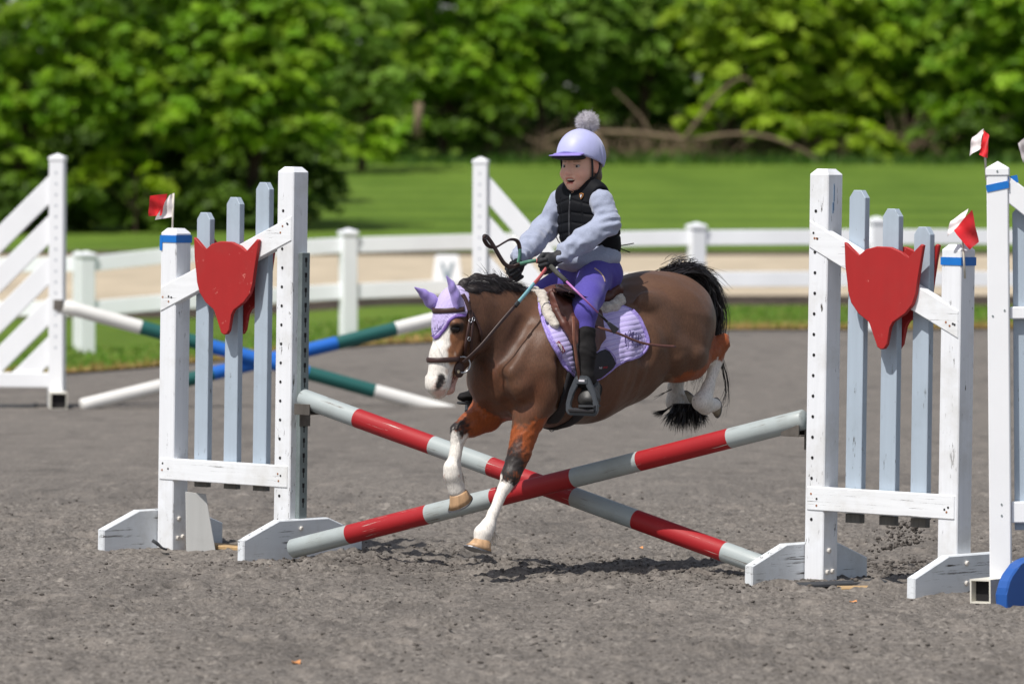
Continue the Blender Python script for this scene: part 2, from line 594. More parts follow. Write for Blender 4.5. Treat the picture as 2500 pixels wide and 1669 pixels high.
def sheet(name, xs, ys, mat, dz=0.0, rel=False, kind='structure', col=None, clip=None):
    X, Y = np.meshgrid(xs, ys, indexing='xy')
    if clip is not None: X, Y = clip(X, Y)
    Z = gz(X, Y) + dz
    if rel: Z = Z + relief(X, Y) * (1 - sstep(Y, 27, 33))
    V = np.stack([X.ravel(), Y.ravel(), Z.ravel()], 1)
    nx, ny = len(xs), len(ys)
    i = np.arange(ny - 1)[:, None] * nx + np.arange(nx - 1)[None, :]
    i = i.ravel()
    F_ = np.stack([i, i + 1, i + nx + 1, i + nx], 1)
    c = None
    if col is not None:
        k = col(X, Y).ravel(); c = np.stack([k, k, k], 1)
    o = mesh_obj(name, V, F_, mat, None, True, c)
    return props(o, kind=kind)

# fine footing in front, coarse footing round and behind it (one sheet: columns spread, rows stretch)
ys = np.concatenate([[2, 8, 12, 14.5], np.arange(16.0, 27.0, 0.022), np.geomspace(27.0, 90, 150)])
xs = np.concatenate([[-90, -50, -20, -10, -6, -4, -3.2], np.arange(-2.55, 2.55, 0.0095), [3.2, 4, 6, 10, 20, 50, 90]])
ground = sheet('ground', xs, ys, M['footing'], rel=True)
props(ground, 'harrowed grey brown arena footing under the jumps')

def verge_edge(X):
    return np.interp(X, [-60, -7, -4.0, -3.1, -1.1, 1.9, 6.0, 60], [49, 49, 51, 54, 58.5, 65, 66, 66]) + 0.35 * vn(X, X * 0, 1.1, 3)
tt = np.linspace(0, 1, 60)
def vclip(X, Y):
    e = verge_edge(X)
    return X, e + (80.5 - e) * Y
verge = sheet('grass_verge', np.concatenate([[-60, -20, -10], np.linspace(-7, 9, 260), [12, 20, 60]]), tt, M['verge'], dz=0.025, clip=vclip,
              col=lambda X, Y: np.clip(1.05 - (Y - verge_edge(X)) / 7.5, 0, 1) ** 1.3)
props(verge, 'mown grass verge under the white fence, dry along its edge')
sand = sheet('sand_track', np.linspace(-70, 70, 90), np.linspace(80, 133, 60), M['sand'], dz=0.035)
props(sand, 'pale sand riding track behind the white fence')
lawn = sheet('lawn', np.linspace(-120, 120, 120), np.concatenate([np.linspace(131.5, 230, 80), np.geomspace(232, 900, 20)]), M['lawn'], dz=0.05)
props(lawn, 'mown green lawn rising to the trees')
# low board edges of the sand track
for yy, h in ((80.2, 0.16), (131.6, 0.14)):
    xs_ = np.linspace(-30, 30, 40)
    V, F_ = [], []
    for x in xs_:
        z = float(gz(x, yy))
        V += [(x, yy - 0.03, z - 0.1), (x, yy - 0.03, z + h), (x, yy + 0.03, z + h), (x, yy + 0.03, z - 0.1)]
    for i in range(len(xs_) - 1):
        for k in range(4):
            F_.append((4 * i + k, 4 * i + (k + 1) % 4, 4 * i + 4 + (k + 1) % 4, 4 * i + 4 + k))
    F_ += [(0, 1, 2, 3), tuple(4 * (len(xs_) - 1) + k for k in (3, 2, 1, 0))]
    props(mesh_obj('kerb', V, F_, M['edging'], None, False), kind='structure')

# grass blades of the verge: nobody could count them
def blades(name, n, xr, yr, h, cols, label, yfun=None, seed=3):
    r = np.random.RandomState(seed)
    X = r.uniform(*xr, n); t_ = r.uniform(0, 1, n)
    Y = (yfun(X, t_) if yfun else yr[0] + (yr[1] - yr[0]) * t_)
    Z = gz(X, Y) + 0.02
    a = r.uniform(0, 6.28, n); hh = h * r.uniform(0.5, 1.3, n); w = 0.012 * r.uniform(0.7, 1.4, n) * (h / 0.08) ** 0.5
    lx, ly = r.normal(0, 0.35, n) * hh, r.normal(0, 0.35, n) * hh
    V = np.zeros((n, 3, 3))
    V[:, 0] = np.stack([X - np.cos(a) * w, Y - np.sin(a) * w, Z], 1)
    V[:, 1] = np.stack([X + np.cos(a) * w, Y + np.sin(a) * w, Z], 1)
    V[:, 2] = np.stack([X + lx, Y + ly, Z + hh], 1)
    F_ = np.arange(n * 3).reshape(n, 3)
    ci = r.randint(0, len(cols), n)
    c = np.array([cols[i][:3] for i in ci]) * r.uniform(0.7, 1.25, (n, 1))
    c = np.repeat(c, 3, axis=0)
    o = mesh_obj(name, V.reshape(-1, 3), F_, M['leaf'], None, False, c)
    return props(o, label, 'grass', kind='stuff')

def leaf_mat():
    m, t, b = new_mat('leaf')
    at_ = node(t, 'ShaderNodeAttribute', attribute_name='Col')
    t.links.new(at_.outputs['Color'], b.inputs['Base Color'])
    b.inputs['Roughness'].default_value = 0.55
    b.inputs['Specular IOR Level'].default_value = 0.25
    tr = node(t, 'ShaderNodeBsdfTranslucent')
    hs = node(t, 'ShaderNodeHueSaturation'); hs.inputs['Saturation'].default_value = 1.1; hs.inputs['Value'].default_value = 1.5
    t.links.new(at_.outputs['Color'], hs.inputs['Color']); t.links.new(hs.outputs[0], tr.inputs['Color'])
    mx = node(t, 'ShaderNodeMixShader'); mx.inputs[0].default_value = 0.28
    t.links.new(b.outputs[0], mx.inputs[1]); t.links.new(tr.outputs[0], mx.inputs[2])
    t.links.new(mx.outputs[0], t.nodes['Material Output'].inputs['Surface'])
    return m
M['leaf'] = leaf_mat()
M['bark'] = plain('bark', lin(66, 56, 46), 0.95, 0.35, 5, 0.6, 0.03, spec=0.1, stretch=(1, 1, 0.25))
M['deadwood'] = plain('dead_wood', lin(120, 104, 86), 0.95, 0.25, 3, 0.5, 0.03, spec=0.1)

blades('grass', 9000, (-7, 8.5), None, 0.06, [lin(70, 112, 30), lin(96, 140, 44), lin(120, 130, 60)],
       'short tufts of verge grass along the fence line', lambda X, t_: verge_edge(X) + 0.3 + 13 * t_)
blades('grass', 2600, (-7, 8.5), None, 0.07, [lin(168, 140, 88), lin(150, 128, 80), lin(130, 130, 66)],
       'straw coloured dry grass where the verge meets the footing', lambda X, t_: verge_edge(X) - 0.15 + 1.6 * t_ ** 1.5, seed=5)
blades('grass', 9000, (-30, 30), (199, 208), 0.45, [lin(66, 100, 32), lin(84, 116, 44), lin(56, 84, 30)],
       'long unmown grass at the foot of the far trees', seed=8)

# ---------------------------------------------------------------- trees
def leaf_cloud(blobs, n_clump, per, csize, lsize, cols, r, drop=0.25):
    """Leaf sized faces set along flat leafy boughs that shade what lies beneath and behind them."""
    B = np.array(blobs)
    wt = B[:, 3] * B[:, 5]
    nb = max(6, int(n_clump * per / 130))
    bi = r.choice(len(B), nb, p=wt / wt.sum())
    d = r.normal(size=(nb, 3)); d /= np.linalg.norm(d, axis=1)[:, None]
    rad = r.uniform(0.30, 1.0, nb) ** 0.5
    C = B[bi, :3] + d * B[bi, 3:6] * rad[:, None]
    ccol = np.array([c[:3] for c in cols])[r.randint(0, len(cols), nb)] * r.uniform(0.70, 1.22, (nb, 1))
    sz = csize * r.uniform(0.75, 1.7, nb)
    cnt = np.maximum(24, (125 * r.uniform(.5, 1.4, nb) * (sz / (1.5 * csize)) ** 1.6).astype(int))
    ci = np.repeat(np.arange(nb), cnt)
    n = len(ci)
    t = r.normal(size=(n, 3)); q = r.uniform(0, 1, n) ** .6
    t = t / np.linalg.norm(t, axis=1)[:, None] * q[:, None]
    az = np.arctan2(d[:, 1], d[:, 0]) + r.normal(0, .4, nb)
    ca, sa = np.cos(az)[ci], np.sin(az)[ci]
    lx, ly = t[:, 0] * 1.35, t[:, 1] * 0.85
    off = np.stack([lx * ca - ly * sa, lx * sa + ly * ca, t[:, 2] * 0.30], 1) * sz[ci][:, None]
    off[:, 2] -= (0.35 * lx + 0.22 * (lx ** 2 + ly ** 2)) * sz[ci]
    P = C[ci] + off + r.normal(size=(n, 3)) * 0.03
    nrm = r.normal(size=(n, 3)) * 0.5 + np.array([-.1, -0.2, 0.8]) + d[ci] * 0.35
    nrm /= np.linalg.norm(nrm, axis=1)[:, None]
    u = np.cross(nrm, r.normal(size=(n, 3))); u /= np.linalg.norm(u, axis=1)[:, None]
    v = np.cross(nrm, u)
    s = lsize * r.uniform(0.6, 1.3, n)[:, None]
    V = np.stack([P - u * s, P + v * s * 0.55, P + u * s, P - v * s * 0.55], 1)
    c = np.repeat(ccol[ci] * r.uniform(0.82, 1.18, (n, 1)), 4, axis=0)
    return V.reshape(-1, 3), np.arange(n * 4).reshape(n, 4), c

def tree(name, label, px, Y, blobs_px, cols, dens=1.0, trunk_r=0.16, cat='tree', group=None, lsize=0.085, top=None, seed=0, lean=0.0, csize=0.25, trunk=True):
    """blobs_px: crown lumps as (pixel x, pixel y, depth offset, radius x, radius z) in photo pixels at distance Y."""
    r = np.random.RandomState(100 + seed)
    X0 = (px - CX) / FPX * Y
    z0 = float(gz(X0, Y))
    root = thing(name, label, cat, (X0, Y, z0), group=group)
    s = Y / FPX
    B = []
    for bx, by, dy, rx, rz in blobs_px:
        p = at(bx, by, Y)
        B.append((p.x, Y + dy, p.z, rx * s, 0.5 * (rx + rz) * s, rz * s))
    area = sum(b[3] * b[5] for b in B)
    nc = int(125 * area * dens) + 12
    V, F_, c = leaf_cloud(B, nc, 30, csize, lsize, cols, r)
    mesh_obj('crown', V, F_, M['leaf'], root, False, c, world=True)
    if trunk:
        topz = max(b[2] for b in B)
        TV, TF = [], []
        def add(pts, rr):
            v, f = tube_data(pts, rr, 7)
            o = len(TV); TV.extend(v); TF.extend([tuple(i + o for i in q) for q in f])
        zt = z0 + (topz - z0) * 0.8
        tp = [(X0, Y, z0 - 0.15), (X0 + lean * 0.3, Y + 0.1, z0 + (zt - z0) * 0.35), (X0 + lean * 0.7, Y, z0 + (zt - z0) * 0.7), (X0 + lean, Y, zt)]
        add(catmull(tp, 4), list(np.linspace(trunk_r, trunk_r * 0.35, 13)))
        for b in B:
            k = r.uniform(0.25, 0.6)
            s0 = np.array([X0 + lean * k, Y, z0 + (zt - z0) * k])
            e = np.array(b[:3]) + r.normal(size=3) * 0.2
            m_ = (s0 + e) / 2 + np.array([0, 0, 0.25])
            add(catmull([s0, m_, e], 4), list(np.linspace(trunk_r * 0.45, trunk_r * 0.12, 9)))
        mesh_obj('trunk', TV, TF, M['bark'], root, True, world=True)
    return root

GA = [lin(102, 140, 22), lin(128, 164, 34), lin(88, 126, 20), lin(138, 170, 44), lin(112, 154, 30)]
GB = [lin(124, 154, 24), lin(146, 174, 38), lin(108, 138, 24), lin(154, 178, 52)]
GC = [lin(98, 132, 40), lin(118, 152, 56), lin(132, 162, 66), lin(88, 122, 34)]
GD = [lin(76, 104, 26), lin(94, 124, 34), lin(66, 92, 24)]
tg = 'trees and bushes along the back of the field'
# the near row on the left (about 150 m away), its boughs hanging low over the grass
tree('broadleaf_tree', 'bright green bushy tree at the left edge, behind the far slatted wing', 60, 150,
     [(40, 40, 0, 190, 150), (-60, 240, -0.5, 150, 130), (130, 230, -0.8, 150, 110), (30, 390, -0.6, 110, 70), (190, 90, 0.5, 130, 130)], GA, 1.0, 0.2, seed=1, group=tg)
tree('broadleaf_tree', 'wide bright green tree rising behind the red and white flag of the left fox standard', 330, 151,
     [(330, 30, 0, 190, 170), (270, 220, -1.0, 150, 110), (420, 230, -0.9, 150, 120), (350, 350, -1.0, 120, 60), (480, 60, 0.4, 150, 150), (230, 110, 0, 120, 120)], GA, 1.0, 0.22, seed=2, group=tg)
tree('broadleaf_tree', 'bright green tree spreading low boughs above the pickets of the left fox standard', 620, 151,
     [(600, 50, 0, 180, 170), (560, 240, -1.2, 150, 110), (700, 260, -1.2, 150, 90), (660, 160, -0.6, 170, 110), (760, 310, -1.0, 80, 45), (520, 330, -1.0, 130, 55), (700, 60, 0, 140, 140)], GA, 1.05, 0.22, seed=3, group=tg)
tree('shrub', 'thin yellow green shrub in the dark gap right of the slatted wing post', 330, 149,
     [(250, 400, 0, 60, 45), (380, 430, 0, 45, 35), (180, 440, 0, 50, 40)], GB, 0.5, 0.05, 'shrub', tg, 0.11, seed=4)
tree('shrub', 'low dark green scrub at the foot of the left trees, beside the far slatted wing', 60, 148,
     [(40, 470, 0, 90, 45), (200, 490, 0, 90, 35), (-60, 500, 0, 90, 50)], GD, 0.7, 0.04, 'shrub', tg, 0.11, seed=5)
# a far tree behind them, the gap's shade put into its leaf colour
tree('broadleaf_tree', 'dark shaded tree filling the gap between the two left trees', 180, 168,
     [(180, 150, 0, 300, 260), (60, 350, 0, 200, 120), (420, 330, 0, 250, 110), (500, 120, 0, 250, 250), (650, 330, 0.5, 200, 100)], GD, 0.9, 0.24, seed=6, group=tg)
tree('broadleaf_tree', 'pale green feathery tree leaning out over the lawn left of the helmet', 880, 194,
     [(860, 60, 0, 130, 140), (900, 190, -0.8, 120, 70), (960, 240, -1.2, 70, 40), (820, 220, 0, 120, 80), (800, 330, 0, 70, 35)], GC, 1.0, 0.16, seed=7, lean=0.6, group=tg)
# the row at the top of the lawn (about 205 m away)
cx_list = [
    (1080, 'green tree just left of the pompom, above the half hidden slatted wing', [(1060, 40, 0, 150, 150), (1150, 150, -0.8, 150, 80), (1020, 190, -0.5, 110, 60), (1220, 210, -1.0, 110, 55), (1250, 60, 0, 120, 120)], GA, 0.95),
    (1330, 'mid green tree directly above the pompom helmet', [(1330, 30, 0, 150, 130), (1380, 150, 0, 130, 80), (1300, 170, 0.4, 100, 70), (1440, 60, 0.3, 120, 110)], GC, 0.85),
    (1560, 'thin leaved tree with bare twigs showing, above the middle of the fallen branch', [(1530, 50, 0, 140, 130), (1600, 150, 0, 130, 80), (1500, 200, 0.5, 90, 50), (1650, 60, 0.4, 120, 120)], GC, 0.7),
    (1790, 'yellow green tree above the raised arm of the fallen branch', [(1780, 40, 0, 150, 140), (1840, 150, -0.5, 130, 80), (1900, 60, 0.3, 130, 120), (1820, 230, -0.8, 120, 50)], GB, 1.0),
    (2000, 'yellow green tree above the tip of the fallen branch', [(2000, 60, 0, 140, 140), (1970, 180, -0.8, 130, 70), (2060, 210, -0.6, 120, 70), (2080, 90, 0, 120, 110)], GB, 1.0),
    (2230, 'dark green tree with two grey stems behind the top of the right fox standard', [(2180, 60, 0, 120, 120), (2260, 170, -0.4, 130, 90), (2140, 240, -0.5, 100, 60), (2320, 230, -0.6, 110, 60)], GA, 0.9),
    (2430, 'green tree at the right edge, behind the flags on the white plastic standard', [(2420, 50, 0, 150, 140), (2480, 190, -0.4, 130, 90), (2380, 270, -0.6, 110, 50), (2540, 90, 0, 140, 150)], GA, 1.0),
]
for i, (px, lab, bl, cols, dn) in enumerate(cx_list):
    tree('broadleaf_tree', lab, px, 205 + (i % 3) * 1.5, bl, cols, dn, 0.2, seed=20 + i, lean=(-1) ** i * 0.4, group=tg, lsize=0.11, csize=0.31)
# the dark wood behind, read as one mass
def woods():
    r = np.random.RandomState(77)
    B = []
    for i in range(46):
        px = -500 + i * 80
        Y = 222 + r.uniform(-4, 8)
        s = Y / FPX
        for k in range(4):
            p = at(px + r.uniform(-60, 60), [330, 210, 60, -90][k] + r.uniform(-30, 30), Y)
            B.append((p.x, Y + r.uniform(-1, 3), p.z, 150 * s, 130 * s, 110 * s))
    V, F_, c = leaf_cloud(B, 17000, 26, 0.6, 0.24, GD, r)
    return props(mesh_obj('woods', V, F_, M['leaf'], None, False, c), 'dark leafy woods closing the view behind the row of trees', 'woods', kind='stuff')
def woods_beyond():
    r = np.random.RandomState(78)
    B = []
    for x in list(np.arange(-75, -26, 3.2)) + list(np.arange(30, 80, 3.2)):
        Y = 224 + r.uniform(-3, 8); z = float(gz(x, Y))
        for k in range(4): B.append((x + r.uniform(-1, 1), Y + r.uniform(-1, 2), z + [1.0, 3.0, 5.4, 8.0][k], 2.6, 2.2, 1.8))
    V, F_, c = leaf_cloud(B, 11000, 26, 0.8, 0.30, GD + GA, r)
    return props(mesh_obj('woods', V, F_, M['leaf'], None, False, c), 'leafy woods closing the field on both sides of the row of trees', 'woods', kind='stuff')
woods()
woods_beyond()
for i, (px, lab, bl, cols) in enumerate([
    (2080, 'olive bush at the top of the lawn behind the right fox standard post', [(2060, 330, 0, 90, 45), (2140, 350, 0, 80, 40), (1990, 310, 0.5, 70, 40)], GB),
    (2320, 'olive brown bush at the top of the lawn left of the white plastic standard', [(2290, 340, 0, 100, 45), (2380, 330, 0, 90, 50)], GD),
    (1720, 'yellow green sprouts among the dead twigs under the raised branch', [(1690, 300, -0.5, 60, 30), (1900, 300, 0, 70, 35)], GB),
    (1220, 'dark green bush in the shade left of the helmet', [(1180, 300, 0, 90, 45), (1080, 310, 0.6, 80, 40)], GD),
    (880, 'low green bush at the dark foot of the feathery tree', [(860, 365, -11, 80, 42), (920, 345, -11, 70, 45), (985, 310, 0.5, 70, 30)], GA),
]):
    tree('bush', lab, px, 203, bl, cols, 0.7, 0.05, 'bush', tg, 0.13, seed=50 + i)

def understory(name, label, spots, Y, cols, n, seed):
    r = np.random.RandomState(seed); s = Y / FPX; B = []
    for px, py, rx, rz in spots:
        p = at(px, py, Y); B.append((p.x, Y + r.uniform(0, 1.0), p.z, rx * s, 0.6, rz * s))
    V, F_, c = leaf_cloud(B, n, 26, 0.30, 0.12, cols, r)
    return props(mesh_obj(name, V, F_, M['leaf'], None, False, c), label, 'undergrowth', kind='stuff')
understory('undergrowth', 'dark scrub under the left trees, the shade put into its leaf colour', [(-80 + 90 * i, 455 + 30 * math.sin(i * 1.7), 100, 75) for i in range(10)] + [(-80 + 90 * i, 360, 100, 70) for i in range(10)], 155.5, GD, 2600, 88)  # leaf colour darkened for the deep shade under the canopy
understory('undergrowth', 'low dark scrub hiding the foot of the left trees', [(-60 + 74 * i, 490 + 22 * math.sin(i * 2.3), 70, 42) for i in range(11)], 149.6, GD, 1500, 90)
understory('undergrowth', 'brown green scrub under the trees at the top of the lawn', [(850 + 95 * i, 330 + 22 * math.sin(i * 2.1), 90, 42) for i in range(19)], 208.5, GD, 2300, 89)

# tangled dead twigs under the far trees
def brush_obj(name, label, n, xr, Y, zr, seed, mat, rr=(0.008, 0.03), L=(0.6, 2.2)):
    r = np.random.RandomState(seed)
    TV, TF = [], []
    for i in range(n):
        px = r.uniform(*xr); y0 = Y + r.uniform(-1.2, 2.0)
        x0 = (px - CX) / FPX * y0; z0 = float(gz(x0, y0)) + r.uniform(*zr)
        a = r.uniform(-1.2, 1.2); l = r.uniform(*L)
        e = (x0 + math.sin(a) * l, y0 + r.normal() * 0.3, z0 + abs(math.cos(a)) * l * 0.8)
        m_ = ((x0 + e[0]) / 2 + r.normal() * 0.1, y0, (z0 + e[2]) / 2 + r.uniform(0, 0.2))
        R = r.uniform(*rr)
        v, f = tube_data([(x0, y0, z0), m_, e], [R, R * 0.8, R * 0.4], 3, cap=False)
        o = len(TV); TV.extend(v); TF.extend([tuple(k + o for k in q) for q in f])
    return props(mesh_obj(name, TV, TF, mat, None, True), label, 'twigs', kind='stuff')
brush_obj('brushwood', 'tangle of dead tan twigs under the trees behind the rider', 420, (1180, 2420), 204, (-0.1, 0.5), 31, M['deadwood'])
brush_obj('brushwood', 'bare brown twigs in the dark under the left trees', 200, (-40, 760), 152, (-0.1, 1.0), 32, M['bark'], (0.006, 0.02), (0.5, 1.6))

# the fallen branch on top of the lawn
fb = thing('fallen_branch', 'long grey fallen branch with a raised arm lying at the top of the lawn', 'fallen branch', tuple(at(1480, 395, 203)))
YB = 201.5
tube('trunk', catmull([at(1330, 345, YB + .6), at(1370, 328, YB + .2), at(1420, 322, YB), at(1490, 324, YB), at(1560, 326, YB), at(1680, 340, YB), at(1790, 328, YB), at(1880, 336, YB), at(1960, 368, YB), at(2010, 402, YB)], 5),
     list(np.linspace(0.075, 0.10, 21)) + list(np.linspace(0.09, 0.045, 20)), M['deadwood'], fb, 8)
tube('limb', catmull([at(1672, 338, YB), at(1700, 300, YB - .2), at(1745, 240, YB - .4), at(1790, 200, YB - .4), at(1822, 192, YB - .4), at(1842, 214, YB - .3)], 5), list(np.linspace(0.09, 0.035, 26)), M['deadwood'], fb, 8)
tube('limb', catmull([at(1590, 328, YB), at(1560, 280, YB + .2), at(1500, 220, YB + .5)], 5), list(np.linspace(0.05, 0.02, 11)), M['deadwood'], fb, 6)
tube('limb', catmull([at(1430, 322, YB), at(1470, 345, YB - .3), at(1480, 385, YB - .5)], 5), list(np.linspace(0.12, 0.06, 11)), M['deadwood'], fb, 6)
st = thing('tree_stump', 'pale broken stump in the shade left of the helmet', 'stump', tuple(at(1022, 330, 190)))
tube('trunk', [at(1020, 335, 190), at(1021, 290, 190), at(1024, 250, 190)], [0.17, 0.14, 0.13], M['deadwood'], st, 8)

# ---------------------------------------------------------------- white rail fence
def vinyl(name, c, var=0.06):
    return plain(name, c, 0.45, var, 1.5, 0.05, 0.002)
M['vinyl'] = vinyl('white_vinyl', lin(240, 242, 246))
fence = thing('rail_fence', 'white two rail fence running right along the verge behind the jumps', 'fence', tuple(at(1700, 807, 62.5)))
fence2 = thing('rail_fence', 'white two rail fence turning away at its corner post behind the far slatted wing', 'fence', tuple(at(200, 862, 62.5)))
def fpost(px, ytop, ybot, Y, wpx, par):
    s = Y / FPX
    p0 = at(px, ybot, Y); p1 = at(px, ytop, Y)
    h = (p1.z - p0.z); w = wpx * s / 2
    loc = p0 - root_loc(par)
    bm = bmesh.new()
    a = 0.35
    ex, ey = (math.cos(a), math.sin(a), 0), (-math.sin(a), math.cos(a), 0)
    k = w / (math.cos(a) + math.sin(a) * 1.0)
    bm_box(bm, loc + Vector((0, 0, h * 0.47)), (k, k, h * 0.47), ex, ey, bevel=0.006)
    bm_box(bm, loc + Vector((0, 0, h * 0.955)), (k * 1.16, k * 1.16, h * 0.016), ex, ey, bevel=0.006)
    v = [bm.verts.new(loc + Vector(ex) * (sx * k * 1.1) + Vector(ey) * (sy * k * 1.1) + Vector((0, 0, h * 0.972))) for sx, sy in ((-1, -1), (1, -1), (1, 1), (-1, 1))]
    t_ = bm.verts.new(loc + Vector((0, 0, h)))
    for i in range(4): bm.faces.new((v[i], v[(i + 1) % 4], t_))
    bm.faces.new(v[::-1])
    return bm_obj('post', bm, M['vinyl'], par)
def frail(p, q, hh, par):
    o = root_loc(par); p = p - o; q = q - o
    d = (q - p); L = d.length; d.normalize()
    up = Vector((0, 0, 1)); up = (up - d * up.dot(d)).normalized(); n = d.cross(up)
    return box('rail', (p + q) / 2, (L / 2 - 0.004, 0.022, hh), M['vinyl'], par, 0.005, d, n, up)
posts = [(210, 612, 866, 62), (430, 590, 846, 62.2), (850, 557, 824, 62.6), (1275, 548, 812, 63), (1700, 542, 806, 63.3), (2140, 528, 806, 63.6), (2580, 526, 808, 64)]
for px, a, b_, Y in posts: fpost(px, a, b_, Y, 47, fence)
tops = [(644, 753), (623, 736), (598, 711), (587, 694), (580, 682), (578, 680), (578, 681)]
for i in range(len(posts) - 1):
    for j in (0, 1):
        frail(at(posts[i][0] + 14, tops[i][j], posts[i][3]), at(posts[i + 1][0] - 14, tops[i + 1][j], posts[i + 1][3]), 0.083, fence)
fpost(-260, 618, 868, 66, 44, fence2); fpost(190, 612, 864, 64.2, 26, fence2)
for ya, yb in ((650, 645), (755, 752)):
    frail(at(-250, ya, 66), at(182, yb, 64.2), 0.083, fence2)

# dressage letter marker on the sand
mk = thing('letter_marker', 'white tapered dressage marker with a grey letter V on the sand track', 'marker', tuple(at(1092, 724, 92)))
s92 = 92 / FPX
bm = bmesh.new()
hw0, hw1, hh_ = 40 * s92, 28 * s92, 102 * s92
q = [(-hw0, -0.14, 0), (hw0, -0.14, 0), (hw0, 0.14, 0), (-hw0, 0.14, 0), (-hw1, -0.08, hh_), (hw1, -0.08, hh_), (hw1, 0.08, hh_), (-hw1, 0.08, hh_)]
vv = [bm.verts.new(x) for x in q]
for f in ((3, 2, 1, 0), (4, 5, 6, 7), (0, 1, 5, 4), (1, 2, 6, 5), (2, 3, 7, 6), (3, 0, 4, 7)): bm.faces.new([vv[i] for i in f])
bmesh.ops.bevel(bm, geom=list(bm.edges), offset=0.012, segments=2, affect='EDGES')
bm_obj('panel', bm, M['vinyl'], mk)
M['grey_print'] = plain('grey_print', lin(120, 138, 150), 0.6, 0.05)
lp = [(-0.115, 0.16), (-0.062, 0.16), (0, -0.06), (0.062, 0.16), (0.115, 0.16), (0.032, -0.16), (-0.032, -0.16)]
prism('letter', lp, (0, -0.117, hh_ * 0.60), (1, 0, 0), (0, 0.09, 0.996), (0, -1, 0.09), 0.004, M['grey_print'], mk, 0)
# ---------------------------------------------------------------- jump materials
M['white'] = painted_wood('white_paint', lin(232, 234, 238), wear=0.48, dirt=lin(170, 164, 150), wood=lin(70, 64, 58))
M['white_h'] = painted_wood('white_paint_rail', lin(234, 236, 239), grain=(3, 60, 60), wear=0.5, dirt=lin(180, 174, 160), wood=lin(70, 64, 58))
M['white_foot'] = painted_wood('white_paint_foot', lin(222, 226, 230), grain=(60, 3, 40), wear=0.75, dirt=lin(150, 146, 132), wood=lin(62, 56, 50))
M['picket'] = painted_wood('pale_blue_paint', lin(170, 183, 196), wear=0.45, dirt=lin(140, 150, 158), wood=lin(86, 88, 88))
M['rawwood'] = plain('weathered_wood', lin(98, 96, 92), 0.9, 0.3, 8, 0.4, stretch=(12, 12, 1))
M['foxred'] = painted_wood('red_paint', lin(166, 30, 30), grain=(26, 60, 8), wear=0.42, dirt=lin(150, 50, 46), wood=lin(206, 120, 110), rough=0.6)
M['galv'] = plain('galvanised_steel', lin(132, 142, 142), 0.5, 0.2, 12, 0.1, metal=0.4)
M['rust'] = plain('dull_steel', lin(110, 104, 98), 0.6, 0.3, 14, 0.2, metal=0.5)
M['hole'] = plain('dark_hole', lin(24, 22, 24), 0.9, 0.1, 10, 0)
M['bolt'] = plain('painted_bolt', lin(214, 208, 200), 0.5, 0.2, 40, 0.1)
M['rustbolt'] = plain('rusty_screw', lin(150, 96, 60), 0.7, 0.3, 60, 0.1)
M['tape'] = plain('blue_tape', lin(20, 112, 196), 0.35, 0.06, 20, 0.1)
M['plastic'] = plain('white_plastic', lin(236, 237, 240), 0.4, 0.03, 3, 0.05)
M['offwhite'] = plain('off_white_plastic', lin(214, 210, 198), 0.5, 0.08, 6, 0.1)
M['black_rub'] = plain('black_rubber', lin(48, 50, 54), 0.8, 0.2, 20, 0.3)
M['tan'] = plain('tan_plank', lin(176, 146, 104), 0.8, 0.2, 5, 0.2, stretch=(1, 12, 12))
M['grey_board'] = painted_wood('grey_board', lin(176, 176, 174), grain=(30, 30, 3), wear=0.1, dirt=lin(140, 138, 134), wood=lin(190, 180, 170))
M['blue_block'] = painted_wood('blue_paint', lin(30, 84, 160), grain=(8, 8, 30), wear=0.15, dirt=lin(60, 80, 120), wood=lin(120, 128, 140))
M['flagred'] = plain('red_ribbon', lin(214, 24, 34), 0.45, 0.08, 40, 0.15, sheen=0.2)
M['flagwhite'] = plain('white_ribbon', lin(226, 218, 218), 0.5, 0.06, 40, 0.15)
M['stick'] = plain('pale_stick', lin(206, 200, 186), 0.6, 0.1, 30, 0.1)

YAW = -math.radians(41)
WX = Vector((math.cos(YAW), math.sin(YAW), 0))          # along the jump wing, towards the right and the camera
WY = Vector((-math.sin(YAW), math.cos(YAW), 0))         # away from the camera

FOX = [(-134, 142), (-126, 138), (-84, 90), (-60, 118), (-22, 130), (24, 129), (60, 114), (85, 88), (128, 142), (136, 138), (118, 20), (112, -30), (102, -70), (78, -102), (34, -130), (24, -150), (18, -212), (8, -228), (-4, -230), (-16, -222), (-40, -140), (-46, -130), (-82, -108), (-108, -70), (-117, -30), (-120, 0), (-128, 60)]
FOX = [(x / 270 * 0.366, (y + 44) / 270 * 0.284) for x, y in FOX]

def post_mesh(bm, x, y, h, w=0.0445, z0=-0.06):
    """A square post with its top chamfered all round."""
    c = 0.022
    lv = [(z0, w), (h - c, w), (h, w - 0.02)]
    rings = []
    for z, k in lv:
        rings.append([bm.verts.new((x + sx * k, y + sy * k, z)) for sx, sy in ((-1, -1), (1, -1), (1, 1), (-1, 1))])
    for a, b in zip(rings, rings[1:]):
        for i in range(4): bm.faces.new((a[i], a[(i + 1) % 4], b[(i + 1) % 4], b[i]))
    bm.faces.new(rings[0][::-1]); bm.faces.new(rings[-1])
    es = [e for e in bm.edges if abs(e.verts[0].co.z - e.verts[1].co.z) > 0.3]
    bmesh.ops.bevel(bm, geom=es, offset=0.004, segments=1, affect='EDGES')

